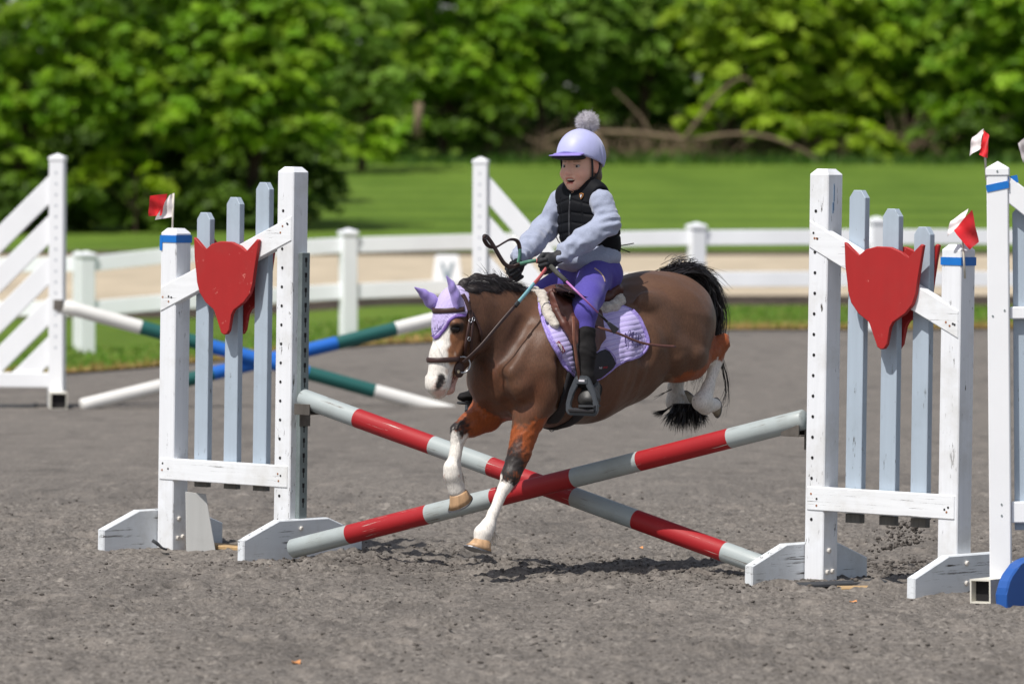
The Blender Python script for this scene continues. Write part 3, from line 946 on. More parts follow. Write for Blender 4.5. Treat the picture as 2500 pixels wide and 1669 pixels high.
def discs(bm, pts, r, axis, depth=0.003, n=8):
    ax = Vector(axis)
    _, a, b = frame_of(ax, (0, 0, 1) if abs(ax.z) < 0.9 else (1, 0, 0))
    for p in pts:
        p = Vector(p)
        top = [bm.verts.new(p + a * (math.cos(t) * r) + b * (math.sin(t) * r) + ax * depth) for t in [2 * math.pi * k / n for k in range(n)]]
        bot = [bm.verts.new(p + a * (math.cos(t) * r) + b * (math.sin(t) * r)) for t in [2 * math.pi * k / n for k in range(n)]]
        bm.faces.new(top); bm.faces.new(bot[::-1])
        for k in range(n): bm.faces.new((bot[k], bot[(k + 1) % n], top[(k + 1) % n], top[k]))

def foot_board(par, x, thick=0.038, half=0.35, h=0.15, near_only=None):
    poly = [(-half, -0.03), (-half, 0.078), (-0.145, h), (0.145, h), (half, 0.078), (half, -0.03)]
    return prism('foot', poly, (x - thick / 2, 0, 0), (0, 1, 0), (0, 0, 1), (1, 0, 0), thick, M['white_foot'], par, 0.005)

def fox_standard(label, px, D, sg, L, lean, ztop_in, ztop_out, picks, rail_in, rail_out, pick_bottom, fox_x, fox_z, seed):
    rr = np.random.RandomState(seed)
    base = at(px, HZ + FPX * CAMH / D, D)
    root = thing('jump_standard', label, 'jump standard', base, (0, lean, YAW), 'wooden fox standards of the front jump')
    xo = sg * L
    for x, h in ((0, ztop_in), (xo, ztop_out)):
        bm = bmesh.new(); post_mesh(bm, x, 0, h)
        bm_obj('post', bm, M['white'], root)
    # pickets hang behind the rails
    for f, zt in picks:
        x = xo * f
        w, c = 0.037, 0.020
        poly = [(-w, pick_bottom), (w, pick_bottom), (w, zt - c * 1.4), (w - c, zt), (-w + c, zt), (-w, zt - c * 1.4)]
        prism('picket', poly, (x, 0.024, 0), (1, 0, 0), (0, 0, 1), (0, -1, 0), 0.030, M['picket'], root, 0.002)
        box('picket_end', (x, 0.009, pick_bottom - 0.018), (w - 0.002, 0.0135, 0.0165), M['rawwood'], root, 0.001)
    # rails let into the post fronts
    x0, x1 = min(0, xo) - 0.0445, max(0, xo) + 0.0445
    yb = -0.030
    box('rail', ((x0 + x1) / 2, yb, 0.318), ((x1 - x0) / 2 + 0.001 - 0.012, 0.0185, 0.044), M['white_h'], root, 0.003)
    za, zb = (rail_in, rail_out) if sg > 0 else (rail_out, rail_in)     # heights at left and right ends
    d = Vector((x1 - x0, 0, zb - za)); Lr = d.length; d.normalize()
    hh = 0.046
    sl_ = (zb - za) / (x1 - x0)
    e = hh / math.cos(math.atan(sl_))
    xa, xb = x0 + 0.006, x1 - 0.006
    poly = [(xa, za - e), (xb, zb - e), (xb, zb + e), (xa, za + e)]
    prism('diagonal_rail', poly, (0, yb + 0.0185, 0), (1, 0, 0), (0, 0, 1), (0, -1, 0), 0.037, M['white_h'], root, 0.003)
    # fox heads, in front of the rail and behind the pickets
    prism('fox_head', FOX, (fox_x, -0.0495, fox_z), (1, 0, 0), (0, 0, 1), (0, -1, 0), 0.018, M['foxred'], root, 0.003)
    prism('fox_head', FOX, (fox_x, 0.045, fox_z), (1, 0, 0), (0, 0, 1), (0, -1, 0), 0.018, M['foxred'], root, 0.003)
    # feet on the outer sides of the frame
    foot_board(root, -sg * 0.066); foot_board(root, xo + sg * 0.066)
    # peg holes, screws and bolts
    bm = bmesh.new()
    discs(bm, [(-0.012 + rr.uniform(-.002, .002), -0.0445, z) for z in np.arange(0.24, ztop_in - 0.12, 0.0765) if abs(z - 0.318) > 0.05 and abs(z - rail_in) > 0.05], 0.0062, (0, -1, 0), 0.0015)
    props(bm_obj('peg_hole', bm, M['hole'], root), kind='stuff')
    bm = bmesh.new()
    pts = []
    for x in (0, xo):
        for k in range(3): pts.append((x + rr.uniform(-.02, .02), yb - 0.0183, 0.318 + rr.uniform(-.03, .03)))
        zc = rail_in if x == 0 else rail_out
        for k in range(4): pts.append((x + rr.uniform(-.025, .025), yb - 0.0183, zc + rr.uniform(-.02, .02)))
    discs(bm, pts[::2], 0.0042, (0, -1, 0), 0.0015)
    props(bm_obj('screw', bm, M['rustbolt'], root), kind='stuff')
    bm = bmesh.new(); discs(bm, pts[1::2], 0.0045, (0, -1, 0), 0.0012)
    props(bm_obj('nail_hole', bm, M['hole'], root), kind='stuff')
    bm = bmesh.new()
    if sg < 0: bp = [(0.066 + 0.019, -0.02, 0.112), (xo + 0.0445, -0.01, 0.115), (xo + 0.0445, -0.016, 0.036), (xo + 0.0445, 0.012, 0.040)]
    else: bp = [(xo + 0.085, -0.04, 0.118), (xo + 0.085, -0.04, 0.045), (xo + 0.085, -0.01, 0.048), (0.0445, -0.012, 0.125), (0.0445, -0.02, 0.045), (0.0445, 0.01, 0.047)]
    discs(bm, bp, 0.0105, (1, 0, 0), 0.010, 8)
    bmesh.ops.bevel(bm, geom=list(bm.edges), offset=0.003, segments=1, affect='EDGES')
    props(bm_obj('bolt', bm, M['bolt'], root), kind='stuff')
    # blue tape round the outer post
    zt = ztop_out - (0.044 if sg < 0 else 0.062)
    k = 0.0462
    bm = bmesh.new()
    for c, hf in (((xo, -k, zt), (k, 0.0008, 0.0145)), ((xo + k, 0, zt), (0.0008, k, 0.0155)), ((xo, k, zt), (k, 0.0008, 0.0145)), ((xo - k, 0, zt), (0.0008, k, 0.0145))):
        bm_box(bm, c, hf, bevel=0)
    if sg < 0: bm_box(bm, (xo - k + 0.007, -k - 0.001, zt - 0.022), (0.007, 0.0008, 0.026), bevel=0)
    bm_obj('tape', bm, M['tape'], root)
    # cup track on the side towards the poles, with keyholes
    xs_ = -sg * 0.0445
    box('cup_track', (xs_ - sg * 0.011, 0.012, 0.685), (0.011, 0.024, 0.535), M['galv'], root, 0.002)
    bm = bmesh.new()
    for z in np.arange(0.215, 1.20, 0.0605):
        bm_box(bm, (xs_ - sg * 0.0221, 0.012, z + 0.008), (0.0004, 0.0065, 0.009), bevel=0)
        bm_box(bm, (xs_ - sg * 0.0221, 0.012, z - 0.010), (0.0004, 0.0028, 0.011), bevel=0)
    props(bm_obj('keyhole', bm, M['hole'], root), kind='stuff')
    return root

left_std = fox_standard('weathered white standard with red fox head, its blue pickets rising to the right',
    704, 23.14, -1, 0.655, math.radians(1.0), 1.565, 1.305, [(0.25, 1.50), (0.50, 1.437), (0.755, 1.372)], 1.318, 1.012, 0.285, -0.308, 1.075, 1)
right_std = fox_standard('weathered white standard with red fox head, its blue pickets falling to the right',
    2003, 21.40, 1, 0.617, math.radians(1.05), 1.545, 1.278, [(0.245, 1.468), (0.50, 1.402), (0.735, 1.338)], 1.302, 0.985, 0.268, 0.321, 1.080, 2)

bm = bmesh.new()
for dx, dz, l, w in ((0.046, 1.455, .030, .0022), (0.0445, 1.44, .05, .0016), (0.0445, 1.40, .02, .0035)):
    bm_box(bm, (0.0448, -0.012 + (dz - 1.42) * .12, dz), (0.0008, w, l), bevel=0)
bm_obj('paint_mark', bm, plain('blue_grey_scuff', lin(112, 142, 172), .6, .2, 80, 0), right_std)
# ---------------------------------------------------------------- poles
def jump_pole(name, label, A, B, r, bands, cols, group, seed=0):
    """bands: fractions along the pole where the paint changes."""
    A, B = Vector(A), Vector(B)
    L = (B - A).length
    n = 28
    fr = sorted(set([0.0] + bands + [1.0]))
    rr = np.random.RandomState(seed)
    V, Fc, mi = [], [], []
    rings = []
    for i, (a, b) in enumerate(zip(fr, fr[1:])):
        m = max(2, int((b - a) * L / 0.08))
        rings += [(a + (b - a) * k / m, i) for k in range(m)]
    rings.append((1.0, len(fr) - 2))
    prof = [(-0.0, 0.86)] + [(t, 1.0) for t, _ in rings] + [(1.0, 0.86)]
    own = [0] + [i for _, i in rings] + [len(fr) - 2]
    for k, (t, q) in enumerate(prof):
        x = t * L + (-0.006 if k == 0 else (0.006 if k == len(prof) - 1 else 0))
        for j in range(n):
            a = 2 * math.pi * j / n
            w = r * q * (1 + 0.008 * math.sin(3 * a + 9 * t))
            V.append((x, math.cos(a) * w, math.sin(a) * w))
    for k in range(len(prof) - 1):
        for j in range(n):
            Fc.append((k * n + j, k * n + (j + 1) % n, (k + 1) * n + (j + 1) % n, (k + 1) * n + j)); mi.append(cols[own[k]])
    Fc.append(tuple(range(n))[::-1]); mi.append(cols[0])
    Fc.append(tuple((len(prof) - 1) * n + j for j in range(n))); mi.append(cols[-1])
    names = sorted(set(cols)); mats = [M[c] for c in names]
    o = mesh_obj(name, V, [f[::-1] for f in Fc], mats, None, True, midx=[names.index(c) for c in mi])
    o.location = A
    o.rotation_euler = (B - A).to_track_quat('X', 'Z').to_euler()
    es = o.data
    return props(o, label, 'jump pole', group)

def pole_paint(name, c, wear=0.25):
    return painted_wood(name, c, grain=(2.5, 40, 40), wear=wear, dirt=scale_c(c, 0.75), wood=lin(196, 190, 180), rough=0.58)
M['p_grey'] = painted_wood('pale_grey_pole_paint', lin(166, 174, 174), grain=(2.5, 45, 45), wear=0.62, dirt=lin(124, 122, 112), wood=lin(110, 100, 92), rough=0.45)
M['p_red'] = pole_paint('red_pole_paint', lin(160, 20, 28), 0.55)
M['p_white'] = pole_paint('white_pole_paint', lin(224, 222, 218), 0.1)
M['p_green'] = pole_paint('green_pole_paint', lin(18, 88, 84), 0.1)
M['p_blue'] = pole_paint('blue_pole_paint', lin(14, 98, 190), 0.1)
def fr_of(x0, x1, xs_): return [(x - x0) / (x1 - x0) for x in xs_]
A1, B1 = at(741, 972, 23.06), at(1884, 1388, 21.70)
jump_pole('jump_pole', 'red and grey banded pole running from high on the left standard down to the right', A1, B1, 0.0385,
          fr_of(741, 1884, [880, 1071, 1216, 1420, 1567, 1776]), ['p_grey', 'p_red', 'p_grey', 'p_red', 'p_grey', 'p_red', 'p_grey'], 'red and grey poles of the front jump', 1)
A2, B2 = at(716, 1338, 22.86), at(1962, 1024, 21.43)
jump_pole('jump_pole', 'red and grey banded pole rising from the ground at left to the right standard', A2, B2, 0.0385,
          fr_of(716, 1962, [862, 1063, 1226, 1423, 1581, 1794]), ['p_grey', 'p_red', 'p_grey', 'p_red', 'p_grey', 'p_red', 'p_grey'], 'red and grey poles of the front jump', 2)

def to_local(root, p):
    bpy.context.view_layer.update()
    return root.matrix_world.inverted() @ Vector(p)
# steel cups that hold the high ends
def cup(root, p, sg):
    q = to_local(root, p)
    bm = bmesh.new()
    xs_ = -sg * 0.0665
    bm_box(bm, (xs_ - sg * 0.004, 0.012, q.z - 0.055), (0.003, 0.030, 0.05), bevel=0.001)
    bm_box(bm, (xs_ - sg * 0.045, q.y - 0.0, q.z - 0.052), (0.045, 0.034, 0.003), bevel=0.001)
    for s in (-1, 1):
        bm_box(bm, (xs_ - sg * 0.048, q.y + s * 0.036, q.z - 0.034), (0.042, 0.003, 0.022), bevel=0.001)
    return bm_obj('jump_cup', bm, M['rust'], root)
cup(left_std, at(757, 978, 23.04), -1)
cup(right_std, at(1950, 1028, 21.45), 1)

# ---------------------------------------------------------------- flags
def flag(label, foot, top, pieces, loc_px):
    """A thin stick with a red and a white strip of ribbon; pieces: (part, material, [(px, py, dy)...] outline)."""
    f, t = Vector(foot), Vector(top)
    root = thing('flag', label, 'flag', f, group='red and white flags on the jump posts')
    tube('stick', [f, f.lerp(t, 0.5), t], 0.004, M['stick'], root, 8)
    for mname, quad in pieces:
        # bilinear cloth from four corners with a ripple
        nu, nv = 9, 9
        c = [Vector(q) for q in quad]
        V = []
        for i in range(nu):
            for j in range(nv):
                u, v = i / (nu - 1), j / (nv - 1)
                p = c[0] * (1 - u) * (1 - v) + c[1] * u * (1 - v) + c[2] * u * v + c[3] * (1 - u) * v
                w = 0.008 * math.sin(u * 7 + v * 4 + len(loc_px)) * (0.3 + u) + 0.004 * math.sin(v * 9 + u * 3)
                p = p + Vector((w * 0.3, w, 0))
                V.append(p)
        n0 = len(V)
        V += [p + Vector((0.0, 0.0012, 0.0)) for p in V]
        Fc = []
        for i in range(nu - 1):
            for j in range(nv - 1):
                a = i * nv + j
                Fc += [(a, a + 1, a + nv + 1, a + nv), tuple(n0 + k for k in (a + nv, a + nv + 1, a + 1, a))]
        mesh_obj('red_ribbon' if mname == 'flagred' else 'white_ribbon', V, Fc, M[mname], root, True, world=True)
    return root
Yl = 23.55
flag('red and white ribbon flag blowing left on the outer post of the left fox standard', at(420, 575, Yl), at(424, 472, Yl),
     [('flagred', [at(408, 473, Yl), at(364, 478, Yl - .02), at(365, 528, Yl + .01), at(394, 526, Yl)]),
      ('flagwhite', [at(425, 471, Yl), at(410, 478, Yl - .01), at(380, 537, Yl + .015), at(422, 529, Yl)])], 'l')
Yr = 20.90
flag('crumpled red and white ribbon flag flopping over the outer post of the right fox standard', at(2356, 680, Yr), at(2350, 575, Yr),
     [('flagred', [at(2373, 512, Yr), at(2328, 562, Yr - .02), at(2368, 610, Yr - .03), at(2390, 590, Yr + .02)]),
      ('flagwhite', [at(2364, 509, Yr + .03), at(2320, 540, Yr + .02), at(2313, 578, Yr + .01), at(2352, 545, Yr)])], 'rr')
Yw = 20.46
flag('red and white ribbon flag standing up from the blue taped white plastic post', at(2408, 440, Yw + .03), at(2402, 322, Yw + .03),
     [('flagred', [at(2402, 318, Yw), at(2416, 332, Yw - .03), at(2410, 386, Yw - .03), at(2390, 378, Yw)]),
      ('flagwhite', [at(2401, 314, Yw), at(2374, 336, Yw + .02), at(2366, 381, Yw + .02), at(2393, 364, Yw - .01)])], 'www')
flag('white ribbon flag half cut off by the picture right edge', at(2522, 470, 20.2), at(2516, 330, 20.2),
     [('flagwhite', [at(2510, 330, 20.2), at(2484, 350, 20.18), at(2500, 398, 20.2), at(2516, 372, 20.22)]),
      ('flagred', [at(2518, 330, 20.2), at(2536, 340, 20.22), at(2534, 396, 20.2), at(2516, 386, 20.2)])], 'x')

# ---------------------------------------------------------------- the white plastic standard at the right edge
def plastic_post(root, h, w, name='post'):
    bm = bmesh.new()
    bm_box(bm, (0, 0, h / 2 - 0.02), (w, w, h / 2), bevel=0.004)
    bm_obj(name, bm, M['plastic'], root)
    bm = bmesh.new()
    bm_box(bm, (0, 0, h - 0.032), (w * 1.09, w * 1.09, 0.014), bevel=0.003)
    v = [bm.verts.new((sx * w * 1.05, sy * w * 1.05, h - 0.018)) for sx, sy in ((-1, -1), (1, -1), (1, 1), (-1, 1))]
    t_ = bm.verts.new((0, 0, h + 0.006))
    for i in range(4): bm.faces.new((v[i], v[(i + 1) % 4], t_))
    bm.faces.new(v[::-1])
    bm_obj('post_cap', bm, M['plastic'], root)

def tube_foot(root, half, w, mat, z=None, yaw=0.0, off=(0, 0)):
    """Square tube lying under the post, open at its near end."""
    z = w if z is None else z
    bm = bmesh.new()
    t = 0.006
    for c, hf in (((0, 0, w * 2 - t / 2), (w, half, t / 2)), ((0, 0, t / 2), (w, half, t / 2)), ((-w + t / 2, 0, w), (t / 2, half, w - t)), ((w - t / 2, 0, w), (t / 2, half, w - t))):
        bm_box(bm, c, hf, bevel=0)
    bm_box(bm, (0, half - 0.02, w), (w - t - .0005, 0.003, w - t - .0005), bevel=0)
    o = bm_obj('tube_foot', bm, mat, root)
    hb = box('hollow_shade', (0, -half + 0.05, w), (w - t - .001, 0.02, w - t - .001), M['hole'], o, 0)  # dark block painted in for the shade inside the open tube
    o.location = (off[0], off[1], z - w)
    o.rotation_euler = (0, 0, yaw)
    return o

D3 = 20.46
p3 = thing('jump_standard', 'clean white plastic standard with blue tape and open tube foot at the right edge', 'jump standard', at(2444, HZ + FPX * CAMH / D3, D3), (0, math.radians(-0.45), -math.radians(7)), None)
plastic_post(p3, 1.56, 0.0385)
o = tube_foot(p3, 0.31, 0.043, M['offwhite'], 0.040, -0.52, (0.085, 0.150))
bm = bmesh.new()
k = 0.0396
for c, hf, ex in (((0, -k, 1.475), (k, 0.001, 0.013), (1, 0, 0.20)), ((k, 0, 1.488), (0.001, k, 0.013), (1, 0, 0))):
    exv = Vector(ex).normalized(); ezv = Vector((-exv.z, 0, exv.x))
    bm_box(bm, c, hf, exv, (0, 1, 0), ezv, 0)
bm_box(bm, (k + 0.016, -0.028, 1.500), (0.017, 0.001, 0.013), Vector((1, 0, .2)).normalized(), (0, 1, 0), Vector((-.2, 0, 1)).normalized(), 0)
bm_obj('tape', bm, M['tape'], p3)
prism('diagonal_rail', [(0.039, 1.415), (0.80, 0.80), (0.80, 0.90), (0.039, 1.515)], (0, 0.0, 0), (1, 0, 0), (0, 0, 1), (0, -1, 0), 0.03, M['plastic'], p3, 0.003)
for z in (0.315, 1.025):
    box('rail', (0.42, 0.0, z), (0.38, 0.016, 0.038 if z < 0.5 else 0.022), M['plastic'], p3, 0.004)
for x, zt in ((0.085, 1.40), (0.22, 1.29), (0.36, 1.18)):
    prism('picket', [(x - .035, 0.25), (x + .035, 0.25), (x + .035, zt - .02), (x + .018, zt), (x - .018, zt), (x - .035, zt - .02)], (0, 0.035, 0), (1, 0, 0), (0, 0, 1), (0, -1, 0), 0.018, M['picket'], p3, 0.002)
plastic_far = box('outer_post', (0.80, 0, 0.62), (0.0385, 0.0385, 0.64), M['plastic'], p3, 0.004)
bm = bmesh.new()
discs(bm, [(0.006, -0.0385, 0.345), (0.006, -0.0385, 0.305), (-0.02, -0.0385, 1.015), (0.022, -0.0385, 1.035), (0, -0.042, 1.53)], 0.0035, (0, -1, 0), 0.0025)
props(bm_obj('screw', bm, M['galv'], p3), kind='stuff')

# blue block beside it
D4 = 20.2
bb = thing('jump_block', 'blue painted half round jump board beside the open tube foot at the right edge', 'jump block', at(2466, HZ + FPX * CAMH / D4, D4), (0, 0, math.radians(48)))
arc = [(-0.045, -0.02)] + [(-0.045 + 0.19 * (1 - math.cos(t)), 0.04 + 0.125 * math.sin(t)) for t in np.linspace(0, math.pi / 2, 9)] + [(0.33, 0.165)] + [(0.33 + 0.19 * math.sin(t), 0.04 + 0.125 * math.cos(t)) for t in np.linspace(0.2, math.pi / 2, 8)] + [(0.52, -0.02)]
prism('panel', arc, (0, 0.03, 0), (1, 0, 0), (0, 0, 1), (0, -1, 0), 0.05, M['blue_block'], bb, 0.006)
box('stub', (0.42, 0.10, 0.05), (0.06, 0.068, 0.03), M['blue_block'], bb)

# ---------------------------------------------------------------- the far jump
def slat_standard(label, px, D, sg, h, W, yaw, seed):
    root = thing('jump_standard', label, 'jump standard', at(px, HZ + FPX * CAMH / D, D), (0, math.radians(0.2), yaw), 'white slatted wings of the far jump')
    root.location.z += float(gz(root.location.x, D))
    plastic_post(root, h, 0.052)
    tube_foot(root, 0.40, 0.058, M['offwhite'], 0.055, 0.25 if sg < 0 else 0.1)
    # inside wing: diagonal slats clipped to the frame
    xa, xb = 0.054, W
    slope = 0.98 if sg < 0 else 1.12
    bw = 0.135
    def clipped(z_at):
        """A slat whose lower edge meets the post at height z_at and falls outwards."""
        lo, hi = z_at, z_at + 0.20
        zb = 0.235
        pts = []
        xe_lo = min(xb, xa + (lo - zb) / slope) if lo > zb else xa
        xe_hi = min(xb, xa + (hi - zb) / slope)
        pts.append((xa, max(lo, zb))); 
        if lo > zb: pts.append((xe_lo, max(zb, lo - slope * (xe_lo - xa))))
        pts.append((xe_hi, max(zb, hi - slope * (xe_hi - xa)))); pts.append((xa, hi))
        return pts
    for z in (0.30, 0.58, 0.864, 1.15, 1.43):
        q = clipped(z)
        q = [(sg * x, y) for x, y in q]
        if sg < 0: q = q[::-1]
        ded = []
        for p in q:
            if not ded or (abs(p[0] - ded[-1][0]) + abs(p[1] - ded[-1][1])) > 1e-4: ded.append(p)
        prism('slat', ded, (0, 0.018 , 0), (1, 0, 0), (0, 0, 1), (0, -1, 0), 0.036, M['plastic'], root, 0.004)
    box('bottom_rail', (sg * (xa + xb) / 2, -0.021, 0.19), ((xb - xa) / 2, 0.016, 0.052), M['plastic'], root, 0.004)
    box('outer_post', (sg * (W + 0.055), 0, 0.36), (0.052, 0.052, 0.40), M['plastic'], root, 0.005)
    bm = bmesh.new()
    discs(bm, [(0.0, -0.052, z) for z in np.arange(0.42, h - 0.08, 0.0765)], 0.008, (0, -1, 0), 0.0015)
    props(bm_obj('peg_hole', bm, plain_hole, root), kind='stuff')
    return root
plain_hole = plain('grey_peg_hole', lin(150, 156, 168), 0.7, 0.05, 10, 0)
lw = slat_standard('tall white slatted wing standing at the left edge behind the fox standard', 139, 40.3, -1, 1.775, 1.25, math.radians(-8), 1)
rw = slat_standard('tall white slatted wing half hidden behind the rider and pony', 1172, 41.2, 1, 1.76, 0.86, math.radians(-8), 2)
Ya = 40.2
jump_pole('jump_pole', 'white green and blue pole sloping down from the far left slatted wing', at(158, 748, Ya), at(1112, 1008, Ya + .3), 0.049,
          fr_of(158, 1112, [343, 500, 750, 913]), ['p_white', 'p_green', 'p_blue', 'p_green', 'p_white'], 'white green and blue poles of the far jump', 3)
jump_pole('jump_pole', 'white green and blue pole rising from the ground to the wing behind the pony', at(200, 990, Ya - .25), at(1150, 757, 41.0), 0.049,
          fr_of(200, 1150, [391, 512, 815, 960]), ['p_white', 'p_green', 'p_blue', 'p_green', 'p_white'], 'white green and blue poles of the far jump', 4)
bm = bmesh.new(); bm_box(bm, (0.02, -0.056, 0.72), (0.035, 0.004, 0.035), bevel=0.001); bm_box(bm, (0.09, -0.03, 0.675), (0.08, 0.03, 0.006), bevel=0.001)
bm_obj('jump_cup', bm, M['rust'], lw)
bm = bmesh.new(); bm_box(bm, (-0.02, -0.056, 0.68), (0.035, 0.004, 0.035), bevel=0.001); bm_box(bm, (-0.09, -0.03, 0.635), (0.08, 0.03, 0.006), bevel=0.001)
bm_obj('jump_cup', bm, M['rust'], rw)
bar = thing('ground_bar', 'thin dark bar lying on the footing beneath the far left slatted wing', 'bar', at(40, 995, 40.2))
tube('rod', [at(-60, 993, 40.2), at(30, 994, 40.2), at(80, 994, 40.2)], 0.022, M['black_rub'], bar, 8)
tube('end_stop', [at(78, 985, 40.2), at(82, 1000, 40.2)], 0.035, M['black_rub'], bar, 8)

# ---------------------------------------------------------------- boards lying about the standards
def slab(name, label, cat, px, py, D, half, rot, mat, part='board'):
    o = box(name, (0, 0, 0), half, mat, None, 0.004)
    o.location = at(px, py, D); o.rotation_euler = rot
    return props(o, label, cat)
lb = prism('grey_board', [(-0.075, -0.01), (0.046, -0.01), (0.008, 0.232), (-0.075, 0.243)], (0, 0, 0), (1, 0, 0), (0, 0, 1), (0, 1, 0), 0.02, M['grey_board'], None, 0.002)
lb.location = at(500, 1343, 23.42); lb.rotation_euler = (math.radians(-10), 0, math.radians(8)); lb.scale = (1.0, 1, 1)
props(lb, 'grey slanted board leaning behind the outer post of the left fox standard', 'board')
slab('plank', 'tan plank lying half buried between the feet of the left standard', 'plank', 575, 1336, 23.5, (0.07, 0.22, 0.009), (0.02, 0.02, 0.9), M['tan'])
slab('rubber_mat', 'black flat rubber strip lying at the foot of the right fox standard', 'mat', 2054, 1424, 21.15, (0.165, 0.05, 0.0075), (0.02, -0.03, math.radians(12)), M['black_rub'])
slab('plank', 'tan plank lying between the feet of the right fox standard', 'plank', 2140, 1434, 21.02, (0.14, 0.05, 0.006), (0.0, 0, math.radians(8)), M['tan'])
sc = thing('rubber_strap', 'black bent rubber strap at the foot of the left fox standard outer post', 'strap', at(398, 1336, 23.25))
tube('strap', [at(372, 1318, 23.2), at(384, 1326, 23.2), at(396, 1337, 23.2), at(408, 1341, 23.2)], [0.020, 0.020, 0.014, 0.012], M['black_rub'], sc, 8, 0.35)

# ---------------------------------------------------------------- loose crumbs of footing
def clods(name, label, n, sampler, size, seed, zoff=0.0, cols=None, flat=0.7):
    r = np.random.RandomState(seed)
    P, S = sampler(r, n)
    base = np.array([(0, 0, 1), (0.894, 0, 0.447), (0.276, 0.851, 0.447), (-0.724, 0.526, 0.447), (-0.724, -0.526, 0.447), (0.276, -0.851, 0.447),
                     (0.724, 0.526, -0.447), (-0.276, 0.851, -0.447), (-0.894, 0, -0.447), (-0.276, -0.851, -0.447), (0.724, -0.526, -0.447), (0, 0, -1)])
    tri = np.array([(0, 1, 2), (0, 2, 3), (0, 3, 4), (0, 4, 5), (0, 5, 1), (1, 6, 2), (2, 7, 3), (3, 8, 4), (4, 9, 5), (5, 10, 1),
                    (6, 7, 2), (7, 8, 3), (8, 9, 4), (9, 10, 5), (10, 6, 1), (11, 7, 6), (11, 8, 7), (11, 9, 8), (11, 10, 9), (11, 6, 10)])
    V = base[None] * r.uniform(0.6, 1.25, (n, 12, 1)) * (S[:, None, None] * np.stack([r.uniform(.8, 1.4, n), r.uniform(.8, 1.3, n), np.full(n, flat)], 1)[:, None, :]) + P[:, None, :]
    F_ = (tri[None] + np.arange(n)[:, None, None] * 12).reshape(-1, 3)
    o = mesh_obj(name, V.reshape(-1, 3), F_, M['clod'], None, True)
    return props(o, label, 'dirt', kind='stuff')
M['clod'] = plain('dark_footing', lin(92, 87, 83), 0.95, 0.3, 60, 0.6, 0.006, spec=0.1)
def on_ground(r, n):
    Y = 16.2 + 12 * r.uniform(0, 1, n) ** 1.3
    X = r.uniform(-1, 1, n) * (0.10 * Y + 0.1)
    near = r.uniform(0, 1, n) < 0.45
    t = r.uniform(-1.3, 1.7, n); w = r.normal(0, 0.45, n)
    X = np.where(near, 0.1 + t * 0.755 + w * 0.656, X); Y = np.where(near, 22.3 - t * 0.656 + w * 0.755, Y)
    Sz = 0.0025 + 0.0075 * r.uniform(0, 1, n) ** 6
    Z = gz(X, Y) + relief(X, Y) + Sz * 0.2
    return np.stack([X, Y, Z], 1), Sz
clods('footing_crumbs', 'loose crumbs of footing scattered over the arena', 14000, on_ground, 1, 5)
def spray(r, n):
    k = r.uniform(0, 1, n)
    px = 2200 + r.normal(0, 38, n); py = 1340 - 62 * r.uniform(0, 1, n) ** 1.8 - 10 * np.clip((px - 2170) / 40, -1, 2)
    Y = 22.3 + r.normal(0, 0.12, n)
    P = np.array([tuple(at(a, b, c)) for a, b, c in zip(px, py, Y)])
    return P, 0.0015 + 0.009 * r.uniform(0, 1, n) ** 7
clods('flying_dirt', 'spray of dark dirt thrown up behind the right fox standard', 520, spray, 1, 6, flat=0.9)
def heap(r, n):
    px = r.uniform(2110, 2290, n); Y = 22.35 + r.normal(0, 0.25, n)
    X = (px - CX) / FPX * Y
    S_ = 0.003 + 0.011 * r.uniform(0, 1, n) ** 4
    return np.stack([X, Y, relief(X, Y) + S_ * 0.3], 1), S_
clods('turned_dirt', 'dark freshly turned dirt under the flying spray', 420, heap, 1, 7, flat=0.6)
# three small dead leaves
M['dryleaf'] = plain('dry_leaf', lin(206, 140, 84), 0.8, 0.2, 30, 0.2)
for px, py, lab in ((723, 1613, 'small orange dead leaf on the footing near the bottom left of the picture'), (2083, 1472, 'small tan dead leaf on the footing in front of the right fox standard'), (667, 1382, 'small tan dead leaf lying before the left fox standard'), (1562, 1338, 'small orange dead leaf under the crossed poles')):
    Y = ground_y(py)
    X = (px - CX) / FPX * Y
    z = float(gz(X, Y) + relief(np.array(X), np.array(Y))) + 0.006
    V = [(X + 0.018 * math.cos(a) * (1 if k % 2 else .75), Y + 0.03 * math.sin(a), z + 0.005 * math.sin(2 * a)) for k, a in enumerate(np.linspace(0, 6.283, 9)[:-1])]
    V += [(v[0], v[1], v[2] - 0.002) for v in V]
    props(mesh_obj('dead_leaf', V, [tuple(range(8)), tuple(range(15, 7, -1))] + [(k, k + 8, (k + 1) % 8 + 8, (k + 1) % 8) for k in range(8)], M['dryleaf'], None, False), lab, 'leaf')
# ---------------------------------------------------------------- the pony's own frame
PA = math.radians(43)
U = Vector((-math.cos(PA), -math.sin(PA), 0))            # the way the pony travels
LF = Vector((math.sin(PA), -math.cos(PA), 0))            # its left, the side the camera sees
UPV = Vector((0, 0, 1))
P0 = at(1400, 800, 22.02)
K0 = P0.dot(LF)
def Q(px, py, b=0.0):
    """Point b metres to the left of the pony's middle plane, seen at pixel (px, py)."""
    r = Vector(((px - CX) / FPX, 1.0, -(py - HZ) / FPX))
    t = (b + K0) / r.dot(LF)
    return Vector((0, 0, CAMH)) + r * t
lu, ll, lz = np.array(U, dtype=np.float32), np.array(LF, dtype=np.float32), np.array((0, 0, 1), dtype=np.float32)
AX = (U, LF, UPV)
def bside(P): return P @ ll - K0

def rc(p1, b1, r1, p2, b2, r2, k=0.03, s=None):
    return cone(Q(*p1, b1), Q(*p2, b2), r1, r2, k, LF if s else None, s or 1.0)

